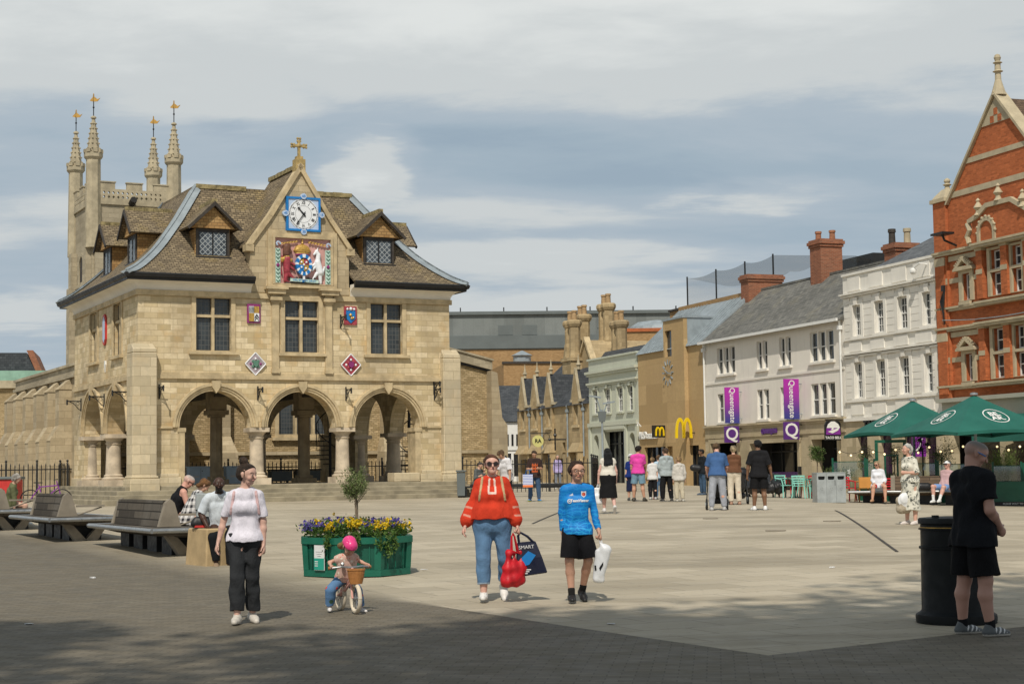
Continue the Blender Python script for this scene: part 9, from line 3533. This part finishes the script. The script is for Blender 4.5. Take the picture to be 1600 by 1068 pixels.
# --- the pair on the far side of the bench
pv = Vector((0.885,0.465,0))
J = person("bald man in black vest sitting on the far side of the long bench",Vector((-6.42,31.4,float(gz(-6.4,31.4)))),1.76,2.05,'m',1.12,lean=(0.42,0.12),look=(-0.3,-0.25),seat=0.45,
  legs=[((0.85,0.40,-0.05),(0.02,0,-1)),((0.9,0.25,-0.05),(0.0,0,-1))],arms=[((0.25,0.25,-1),(0.8,0.2,-0.4)),((0.3,-0.12,-1),(0.75,0.25,-0.35))],
  skin=(0.62,0.33,0.25),hair=('fade',(0.42,0.36,0.32)),top=dict(col=(0.010,0.010,0.012),name="vest",sleeve=0,tank=True,e=0.012,hem=-0.04),bottom=dict(col=(0.02,0.022,0.03),len=0.95),shoe=(0.03,0.03,0.03),vox=0.012)
eyewear(J)
J = person("woman in black and white check shirt bent forward beside the bald man",Vector((-5.93,30.45,float(gz(-5.9,30.4)))),1.66,2.05,'f',1.05,lean=(0.40,0.16),look=(-0.2,-0.45),seat=0.45,
  legs=[((0.85,0.40,-0.05),(0.02,0,-1)),((0.9,0.25,-0.05),(0.0,0,-1))],arms=[((0.4,0.25,-1),(0.75,0.1,0.25)),((0.4,-0.1,-1),(0.75,0.25,0.25))],
  hair=('bob',(0.20,0.095,0.035)),top=dict(col=(1,1,1),mat=m_check,sleeve=1.8,es=0.016,e=0.018,hem=-0.07,flare=0.01,wr=0.006),bottom=dict(col=(0.42,0.48,0.52),len=1.9),shoe=(0.6,0.6,0.6),vox=0.012)

# --- man on the sandstone block
J = person("bearded man in pale blue t-shirt sitting on the sandstone block, hand raised",Vector((-4.70,26.95,blk.z)),1.70,0.14,'m',1.16,lean=(0.0,-0.36),look=(0.12,0.36),seat=0.50,
  legs=[((0.05,-0.85,-0.42),(0.10,0.05,-1)),((0.26,-0.75,-0.55),(-0.02,-0.02,-1))],feet=[(0.1,0),(0.15,0)],
  arms=[((-0.52,0.08,-1),(0.42,-0.35,-0.72)),((0.30,-0.2,-1),(0.0,-0.35,1.0))],hand=('relax','point'),skin=SKIN_D,beard=(0.008,0.006,0.006),hair=('bald',None),
  top=dict(col=(0.60,0.65,0.70),sleeve=0.88,es=0.016,e=0.014,hem=-0.03,wr=0.005,seed=41),bottom=dict(col=(0.010,0.011,0.013),len=1.9,flare=0.018),shoe=(0.28,0.20,0.13),sole=(0.5,0.42,0.3),vox=0.0085)
h,q = J['h'],J['q']
MB().tube([tuple(J['wrist'][0] + np.array([0.024 * math.cos(a),0.024 * math.sin(a),0])) for a in np.linspace(0,2 * PI,11)],0.009,6).build("watch",m_steel,J['body'])
s = SDF(0.012)
s.cap((-0.10,0,0.075),(0.10,0,0.075),0.075,None,0.03); s.cap((-0.08,0,0.13),(0.08,0,0.13),0.055,None,0.03)
s.clip((0,0,0.002),(0,0,-1))
r = empty("shoulder_bag","small black bag with red base beside the man on the block","bag",Vector((-5.0,26.85,blk.z + 0.577)),0.2)
b = s.obj("body",m_tarp,r)
MB().prism([(-0.12,0.012),(0.12,0.012),(0.10,0.045),(-0.10,0.045)],-0.082,-0.06).build("trim",m_redpaint,r)

# --- person cut by the left edge
J = person("grey haired person in muted green top sitting at the left picture edge",Vector((-12.35,41.0,float(gz(-12.35,41)))),1.62,1.9,'f',1.1,lean=(0.3,-0.2),look=(0,-0.3),seat=0.42,
  legs=[((0.85,0.3,-0.1),(0,0,-1)),((0.9,0.1,-0.1),(0,0,-1))],hair=('curly',(0.42,0.39,0.35)),top=dict(col=(0.13,0.14,0.07),sleeve=1.7,e=0.018,hem=-0.05),bottom=dict(col=(0.10,0.10,0.10)),vox=0.014)

# --- middle distance
J = person("young man in white t-shirt stooping behind the woman in red",(792,789),1.76,-0.5,'m',1.0,lean=(-0.20,-0.30),look=(-0.3,-0.30),turn=0.0,
  arms=[((-0.2,-0.3,-1),(-0.2,-0.3,-0.9)),((0.18,-0.08,-1),(0.0,-0.2,-1))],hair=('fringe',(0.11,0.065,0.035)),skin=SKIN_T,
  top=dict(col=(0.66,0.65,0.67),sleeve=0.95,es=0.03,e=0.02,hem=-0.08,flare=0.02),bottom=dict(col=(0.03,0.03,0.035)),vox=0.013)
mb = empty("low_bench","short low bench where the man in grey sits by the railings","bench",Vector((-1.45,66.2,0.57)),0)
MB().box(-0.6,0.7,-0.22,0.22,0.38,0.44).build("seat",m_iron,mb,bevel=0.01)
for x in (-0.45,0.55):
 MB().box(x - 0.04,x + 0.04,-0.18,0.18,-0.05,0.377).build("leg",m_iron,mb)
J = person("man in grey jumper on a low bench by the railings, hand at his face",Vector((-1.45,66.2,0.57)),1.74,0.9,'m',1.1,seat=0.44,lean=(0.12,-0.05),look=(0.2,-0.25),hand=('grip','grip'),
  legs=[((0.65,-0.75,0.0),(0.25,-0.2,-1)),((0.85,-0.45,0.0),(0.2,-0.1,-1))],arms=[((-0.1,-0.15,-1),(0.7,-0.5,0.3)),((0.35,0.1,-1),(0.1,-0.2,1))],
  hair=('short',(0.06,0.05,0.045)),top=dict(col=(0.10,0.11,0.11),sleeve=1.8,e=0.018,hem=-0.05),bottom=dict(col=(0.33,0.33,0.30)),shoe=(0.05,0.05,0.05),vox=0.016)

def tee_print(v,c,J):
 x = (v - J['Cs']) @ J['tx']; z = (v - J['Cs']) @ J['t']; y = (v - J['Cs']) @ J['fwd']
 m = (y > 0) & (np.abs(x) < 0.10) & (z < -0.12) & (z > -0.42) & (np.sin(x * 70) + np.sin(z * 60) > -0.5)
 c[m,:3] = (0.55,0.12,0.04)

J = person("man in brown t-shirt and jeans looking down, standing with a striped paper bag",(836,783),1.72,0.05,'m',1.0,look=(-0.05,-0.50),hand=('grip','grip'),
  legs=[((-0.14,-0.05,-1),(-0.06,0,-1)),((0.08,0,-1),(0.05,0,-1))],feet=[(-0.4,0.1),(0.3,0)],
  arms=[((-0.28,-0.05,-1),(0.35,-0.8,-0.05)),((0.30,-0.05,-1),(-0.35,-0.8,0.05))],hair=('short',(0.06,0.035,0.02)),skin=SKIN_T,
  top=dict(col=(0.045,0.028,0.024),sleeve=0.85,es=0.02,e=0.016,hem=-0.06,paint=tee_print),bottom=dict(col=(0.055,0.10,0.18),len=1.93),shoe=(0.05,0.16,0.36),sole=(0.55,0.65,0.05),vox=0.013)
g = J['w'](J['grip'][0])
r = empty("paper_bag","blue and white striped paper bag with orange base held by the man in brown","bag",g + Vector((-0.14,-0.05,0)),0.0)
b = MB().loft([[(-0.17,-0.06,-0.60),(0.17,-0.06,-0.60),(0.17,0.06,-0.60),(-0.17,0.06,-0.60)],[(-0.17,-0.03,-0.16),(0.17,-0.03,-0.16),(0.17,0.03,-0.16),(-0.17,0.03,-0.16)]]).build("body",m_stripe,r)
m = MB()
for y in (-0.03,0.03):
 m.tube([(-0.07,y,-0.17),(-0.05,y,-0.03),(0.13,0.05,0.0),(0.05,y,-0.05),(0.07,y,-0.17)],0.008,5)
m.build("handle",m_bluepaint,r)
J = person("far person in lilac shirt behind the spiked railings",onground(2.25,86),1.7,0.0,'f',1.0,hair=('bob',(0.30,0.26,0.2)),top=dict(col=(0.42,0.36,0.62),sleeve=1.7,e=0.016),bottom=dict(col=(0.22,0.24,0.28)),vox=0.018)

J = person("woman with long black hair in white top and black skirt walking away",(951,802),1.62,PI + 0.1,'f',1.12,look=(0.05,-0.1),
  legs=[((-0.05,0.08,-1),(0.0,0.05,-1)),((0.06,0.05,-1),(0.10,-0.62,-1))],feet=[(0.1,0),(0.0,-0.9)],
  arms=[((-0.32,0.0,-1),(-0.12,0.1,-1)),((0.30,0.05,-1),(0.0,0.25,-1))],hand=('grip','relax'),skin=(0.60,0.36,0.30),hair=('long',(0.010,0.011,0.012)),
  top=dict(col=(0.66,0.62,0.54),sleeve=0.18,e=0.014,hem=0.045,tuck=True,box=0.0),bottom=dict(kind='skirt',e=0.016,col=(0.010,0.010,0.011),name="skirt",z=0.40,r1=0.150,flat=0.8),shoe=(0.62,0.6,0.58),vox=0.012)
carried_bag("white tote bag in the hand of the woman with long black hair",J,1,0.20,0.42,0.05,m_whitebag,"tote_bag",0.2,handle=0.10)

J = person("man in bright pink t-shirt and blue shorts walking away",(998,783),1.80,PI - 0.25,'m',1.02,look=(-0.5,0),
  legs=[((-0.12,0.05,-1),(-0.04,-0.05,-1)),((0.10,-0.03,-1),(0.12,-0.12,-1))],feet=[(0.25,0),(-0.3,-0.1)],arms=[((-0.14,0.1,-1),(0.05,0.3,-1)),((0.2,0.25,-1),(0.05,0.5,-0.6))],
  hair=('short',(0.02,0.014,0.010)),skin=SKIN_T,top=dict(col=(0.70,0.07,0.36),sleeve=0.75,es=0.014,e=0.014,hem=-0.03),bottom=dict(col=(0.17,0.28,0.36),name="shorts",len=0.88,flare=0.02,loose=0.02),shoe=(0.05,0.045,0.035),vox=0.012)
J = person("person in dark blue dress and pale sun hat walking behind the man in pink",Vector((3.95,56.5,0.55)),1.52,PI + 0.3,'f',1.1,hair=('bob',(0.3,0.27,0.22)),top=dict(col=(0.012,0.03,0.16),sleeve=0.7,e=0.016,hem=-0.03),bottom=dict(kind='skirt',col=(0.012,0.018,0.05),name="skirt",z=0.3,r1=0.12),shoe=(0.05,0.05,0.05),vox=0.015)
h,q = J['h'],J['q']
MB().lathe([(0.72 * q,0.0),(0.40 * q,0.05 * q),(0.36 * q,0.34 * q),(0.1 * q,0.42 * q)],16,tuple(h(0,-0.05,0.22))).build("sun_hat",m_whitebag,J['body'],smooth=True)
J = person("child in white top and dark trousers beside the man in pink",Vector((4.75,57.5,0.55)),1.42,PI - 0.2,'f',0.95,hair=('tail',(0.25,0.16,0.08)),top=dict(col=(0.66,0.65,0.63),sleeve=0.8,e=0.014),bottom=dict(col=(0.015,0.015,0.018)),shoe=(0.5,0.5,0.5),vox=0.015)
J = person("girl in pale blue top and jeans ahead of the boy in the grey hoodie",Vector((5.05,58.5,0.55)),1.5,PI,'f',0.95,hair=('tail',(0.14,0.08,0.04)),top=dict(col=(0.40,0.52,0.62),sleeve=0.8,e=0.014),bottom=dict(col=(0.12,0.20,0.32)),shoe=(0.5,0.5,0.5),vox=0.015)
J = person("small child in olive green t-shirt and pale shorts walking away",(1019,780),1.06,PI,'c',1.05,hs=1.32,legs=[((-0.06,0.02,-1),(0,0,-1)),((0.05,0,-1),(0.02,-0.3,-1))],arms=[((-0.5,0.05,-0.7),(-0.6,0.1,-0.3)),((0.2,0.1,-1),(0.05,0.1,-1))],
  hair=('short',(0.20,0.12,0.06)),top=dict(col=(0.12,0.13,0.05),sleeve=0.8,e=0.014,hem=-0.06,flare=0.01),bottom=dict(col=(0.42,0.42,0.38),name="shorts",len=0.9,flare=0.014),shoe=(0.50,0.09,0.08),sock=((0.08,0.12,0.3),0.3),vox=0.011)
J = person("youth in pale grey hoodie and black joggers walking away",(1042,783),1.72,PI + 0.2,'m',0.98,look=(0.3,-0.15),legs=[((-0.10,0.04,-1),(-0.02,-0.06,-1)),((0.08,0.0,-1),(0.10,-0.14,-1))],feet=[(0.2,0),(-0.2,0)],
  arms=[((-0.2,0.1,-1),(0.15,0.4,-0.8)),((0.2,0.1,-1),(0.0,0.3,-1))],hair=('short',(0.10,0.06,0.035)),top=dict(col=(0.36,0.41,0.42),name="hoodie",sleeve=1.85,es=0.022,e=0.022,hem=-0.05,hood=True),bottom=dict(col=(0.012,0.012,0.013),len=1.93,flare=0.02,loose=0.02),shoe=(0.03,0.03,0.03),sole=(0.6,0.6,0.58),vox=0.012)
J = person("boy in cream hoodie and cream cargo trousers walking away",(1062,783),1.42,PI + 0.15,'m',0.95,hs=1.12,look=(0.45,0),legs=[((-0.05,0.02,-1),(0.0,-0.1,-1)),((0.06,0,-1),(0.05,-0.1,-1))],
  arms=[((-0.15,0.05,-1),(-0.1,0.1,-1)),((0.2,0.05,-1),(0.05,0.1,-1))],hair=('short',(0.30,0.19,0.09)),top=dict(col=(0.56,0.53,0.48),name="hoodie",sleeve=1.85,es=0.018,e=0.020,hem=-0.05,hood=True),bottom=dict(col=(0.54,0.48,0.36),len=1.9,flare=0.022,loose=0.02),shoe=(0.45,0.43,0.38),vox=0.012)
J = person("person in dark top and jeans with black shoulder bag near the stone clad building",Vector((7.2,64.0,0.57)),1.72,-1.2,'m',1.0,look=(-0.2,-0.1),hair=('short',(0.02,0.015,0.012)),skin=SKIN_M,top=dict(col=(0.015,0.018,0.022),sleeve=1.8,e=0.02),bottom=dict(col=(0.05,0.09,0.15)),shoe=(0.05,0.08,0.12),vox=0.015)
s = SDF(0.02); s.cap((-0.1,0,0.12),(0.12,0,0.1),0.13,None,0.05)
o = s.obj("shoulder_bag",m_tarp); o.location = J['w'](J['P'] + np.array([-0.05,-0.26,0.0])); prop(o,"black shoulder bag on the hip of the person near the stone clad building","bag")

J = person("man in blue t-shirt and grey joggers leaning on a pushchair, walking away",(1122,797),1.78,PI - 0.1,'m',1.14,lean=(0.02,0.22),look=(0.1,-0.2),legs=[((-0.12,-0.02,-1),(-0.06,-0.02,-1)),((0.10,0.04,-1),(0.08,0.0,-1))],feet=[(0.2,0),(-0.2,0)],
  arms=[((-0.30,0.15,-1),(0.12,0.6,-0.6)),((0.30,0.15,-1),(-0.05,0.65,-0.6))],hand=('grip','grip'),hair=('short',(0.10,0.06,0.03)),skin=SKIN_P,top=dict(col=(0.055,0.12,0.27),sleeve=0.85,es=0.016,e=0.016,hem=-0.03),bottom=dict(col=(0.36,0.38,0.43),len=1.93,flare=0.016,loose=0.022),shoe=(0.42,0.42,0.42),vox=0.012)

def pushchair(label,p,rz):
 r = empty("pushchair",label,"pushchair",p,rz,"pushchairs")
 for x in (-0.27,0.27):
  for y,R_ in ((-0.30,0.14),(0.38,0.10)):
   w = MB().tube([(x,y + R_ * math.cos(a),R_ + R_ * math.sin(a)) for a in np.linspace(0,2 * PI,19)],0.026,7).build("wheel",m_rubber,r)
   MB().tube([(x - 0.03,y,R_),(x + 0.03,y,R_)],0.07,10).build("hub",m_lead,w)
  MB().tube([(x,-0.30,0.14),(x * 0.9,-0.05,0.55),(x * 0.9,-0.42,1.02)],0.016,7).tube([(x,0.38,0.10),(x * 0.9,-0.05,0.55)],0.016,7).build("frame",m_iron,r)
 MB().tube([(-0.243,-0.42,1.02),(-0.2,-0.46,1.05),(0.2,-0.46,1.05),(0.243,-0.42,1.02)],0.02,7).build("handle",m_rubber,r)
 s = SDF(0.02)
 s.cap((0,-0.05,0.48),(0,0.25,0.50),0.20,0.2,0.1,(1,0,0),1.0); s.cap((0,-0.15,0.55),(0,-0.22,0.85),0.18,0.18,0.1)
 s.obj("seat",m_tarp,r)
 s = SDF(0.02); s.cap((-0.08,-0.12,0.88),(0.08,-0.12,0.88),0.22,None,0.1); s.clip((0,0,0.86),(0,0.4,-1))
 s.obj("hood",m_tarp,r)
 s = SDF(0.02); s.cap((-0.12,0.0,0.25),(0.12,0.0,0.25),0.10,None,0.05)
 s.obj("basket",m_tarp,r)

pushchair("black pushchair pushed by the man in the blue t-shirt",Vector((J['pos'].x + 0.06,J['pos'].y + 0.75,J['pos'].z + 0.005)),-0.1)
J = person("woman with short fair hair in brown top and cream trousers walking away",(1148,788),1.72,PI - 0.1,'f',1.05,look=(0.05,0.0),legs=[((-0.03,0.03,-1),(0.02,-0.05,-1)),((0.05,0.0,-1),(0.05,-0.06,-1))],
  arms=[((-0.12,0.2,-1),(0.1,0.7,-0.5)),((0.12,0.2,-1),(0.1,0.7,-0.5))],hair=('short',(0.42,0.33,0.20)),top=dict(col=(0.14,0.065,0.035),sleeve=0.85,e=0.014,hem=0.02),bottom=dict(col=(0.66,0.58,0.46),len=1.92,flare=0.028,loose=0.014,waist=0.10),shoe=(0.38,0.22,0.15),vox=0.012)
pushchair("black pushchair pushed by the fair woman in the brown top",Vector((J['pos'].x + 0.22,J['pos'].y + 0.75,J['pos'].z + 0.005)),-0.1)
J = person("dark haired man in black t-shirt, black shorts and white trainers walking away",(1187,797),1.82,PI + 0.12,'m',1.10,look=(0.15,0.0),legs=[((-0.06,0.04,-1),(-0.05,-0.02,-1)),((0.06,-0.02,-1),(0.05,-0.08,-1))],feet=[(0.15,0),(-0.2,0)],
  arms=[((-0.32,-0.02,-1),(-0.10,0.2,-1)),((0.38,0.0,-1),(0.20,0.15,-1))],hair=('short',(0.010,0.009,0.009)),skin=SKIN_M,top=dict(col=(0.014,0.014,0.016),sleeve=0.92,es=0.024,e=0.018,hem=-0.06,flare=0.018),bottom=dict(col=(0.010,0.010,0.011),name="shorts",len=0.90,flare=0.026,loose=0.024),shoe=(0.72,0.72,0.72),vox=0.012)

# --- on the right
J = person("woman in white jumper, shorts and sunglasses sitting on the brown bench",Vector((11.75,54.15,float(gz(11.75,54.15)))),1.66,-0.35,'f',1.16,seat=0.45,look=(-0.5,-0.1),lean=(0.0,0.03),
  legs=[((-0.35,-0.85,-0.06),(-0.12,-0.12,-1)),((0.05,-0.95,-0.06),(0.0,-0.05,-1))],arms=[((-0.15,-0.05,-1),(0.1,-0.7,-0.5)),((0.22,-0.05,-1),(-0.2,-0.7,-0.4))],hand=('grip','relax'),
  skin=(0.58,0.32,0.22),hair=('bob',(0.40,0.29,0.17)),top=dict(col=(0.70,0.71,0.75),sleeve=1.8,es=0.020,e=0.02,hem=-0.04),bottom=dict(col=(0.46,0.53,0.64),name="shorts",len=0.6),shoe=(0.42,0.24,0.14),vox=0.012)
eyewear(J)
o = MB().lathe([(0.035,0),(0.04,0.11),(0.03,0.115)],10).build("drink_can",m_redpaint,None,loc=J['w'](J['grip'][0]) + Vector((0,-0.02,-0.05)))
prop(o,"small red drink cup in the hand of the seated woman in white","cup")
J = person("man in pink check shirt, blue shorts and white cap sitting at the bench end",Vector((13.75,53.55,float(gz(13.75,53.5)))),1.78,-0.75,'m',1.08,seat=0.45,look=(-0.25,-0.05),lean=(0.20,0.10),
  legs=[((-0.82,-0.50,0.10),(-0.02,-0.12,-1)),((-0.55,-0.85,0.05),(-0.42,-0.25,-1))],feet=[(0,0),(0.2,0)],arms=[((-0.05,-0.1,-1),(-0.5,-0.5,-0.4)),((0.25,0.0,-1),(-0.45,-0.5,-0.5))],
  skin=(0.60,0.34,0.27),hair=('thin',(0.4,0.38,0.36)),top=dict(col=(0.50,0.33,0.34),sleeve=1.55,es=0.014,e=0.014,hem=0.0),bottom=dict(col=(0.20,0.32,0.58),name="shorts",len=0.80),shoe=(0.72,0.72,0.70),sock=((0.72,0.72,0.70),0.35),vox=0.012)
eyewear(J)
h,q = J['h'],J['q']
s = SDF(0.011)
s.cap(h(0,-0.13,0.20),h(0,0.06,0.20),0.41 * q,0.40 * q,0.05 * q)
s.clip(h(0,0,0.18),-J['hu'])
s.cap(h(-0.12,0.40,0.22),h(-0.10,0.68,0.17),0.17 * q,0.12 * q,0.04 * q,J['hu'],0.2); s.cap(h(0.12,0.40,0.22),h(0.10,0.68,0.17),0.17 * q,0.12 * q,0.04 * q,J['hu'],0.2)
s.obj("cap",m_whitebag,J['body'])
s = SDF(0.02); s.cap((-0.12,0,0.13),(0.12,0,0.13),0.13,None,0.05); s.clip((0,0,0),(0,0,-1))
o = s.obj("rucksack",m_tarp); o.location = Vector((13.15,53.9,float(gz(13.15,53.9)) + 0.452)); prop(o,"dark rucksack on the bench beside the man in the white cap","bag")

J = person("elderly woman with curly white hair in cream floral dress standing side on",(1424,819),1.66,-1.05,'f',1.04,look=(-0.35,0.10),lean=(0.0,0.0),
  legs=[((-0.04,0.05,-1),(0.0,0.0,-1)),((0.05,-0.03,-1),(0.0,0.0,-1))],feet=[(0.0,0),(0.3,0)],
  arms=[((-0.05,-0.15,-1),(-0.08,-0.22,-1)),((0.12,-0.30,-1),(-0.95,-0.15,0.05))],hand=('relax','grip'),skin=(0.60,0.35,0.26),hair=('curly',(0.56,0.54,0.50)),
  top=dict(col=(1,1,1),mat=m_floral,name="dress_bodice",sleeve=0.98,es=0.02,e=0.014,hem=0.0,tuck=True,box=0.004),bottom=dict(kind='skirt',col=(1,1,1),mat=m_floral,name="dress_skirt",z=0.30,r1=0.135,flat=0.85,wr=0.009),shoe=(0.62,0.56,0.52),vox=0.011)
g = J['w'](J['grip'][0])
r = empty("straw_bag","cream straw bag with pale hat beside the woman in the floral dress","bag",g + Vector((-0.06,-0.04,0.0)),0.3)
s = SDF(0.012,0.004,2)
s.cap((-0.06,0,-0.40),(0.08,0,-0.40),0.10,None,0.04); s.cap((-0.05,0,-0.24),(0.06,0,-0.24),0.11,None,0.06); s.cap((0.0,0,-0.12),(0.02,0,-0.2),0.05,0.09,0.05)
s.obj("body",m_strawbag,r)
s = SDF(0.012,0.003,4)
s.ball((0.0,-0.09,-0.20),0.12,0.03,(0,1,0),0.45); s.ball((0.0,-0.09,-0.22),0.16,0.03,(0.2,1,0),0.18)
s.obj("hat",m_whitebag,r)
MB().tube([(-0.05,0,-0.14),(-0.02,0,0.0),(0.0,0,0.015),(0.03,0,-0.02),(0.06,0,-0.14)],0.01,6).build("handle",m_strawbag,r)

# shade of the tall trees standing behind the viewer
shade_tree("tall leafy street tree on the near side of the square",(-0.6,-2.2),25.0,5.5,21,14000)
shade_tree("tall leafy street tree on the near right side of the square",(3.6,-0.9),25.5,6.2,22,15000)
shade_tree("tall leafy street tree on the near left side of the square",(-8.7,-1.0),23.0,3.1,23,7000)
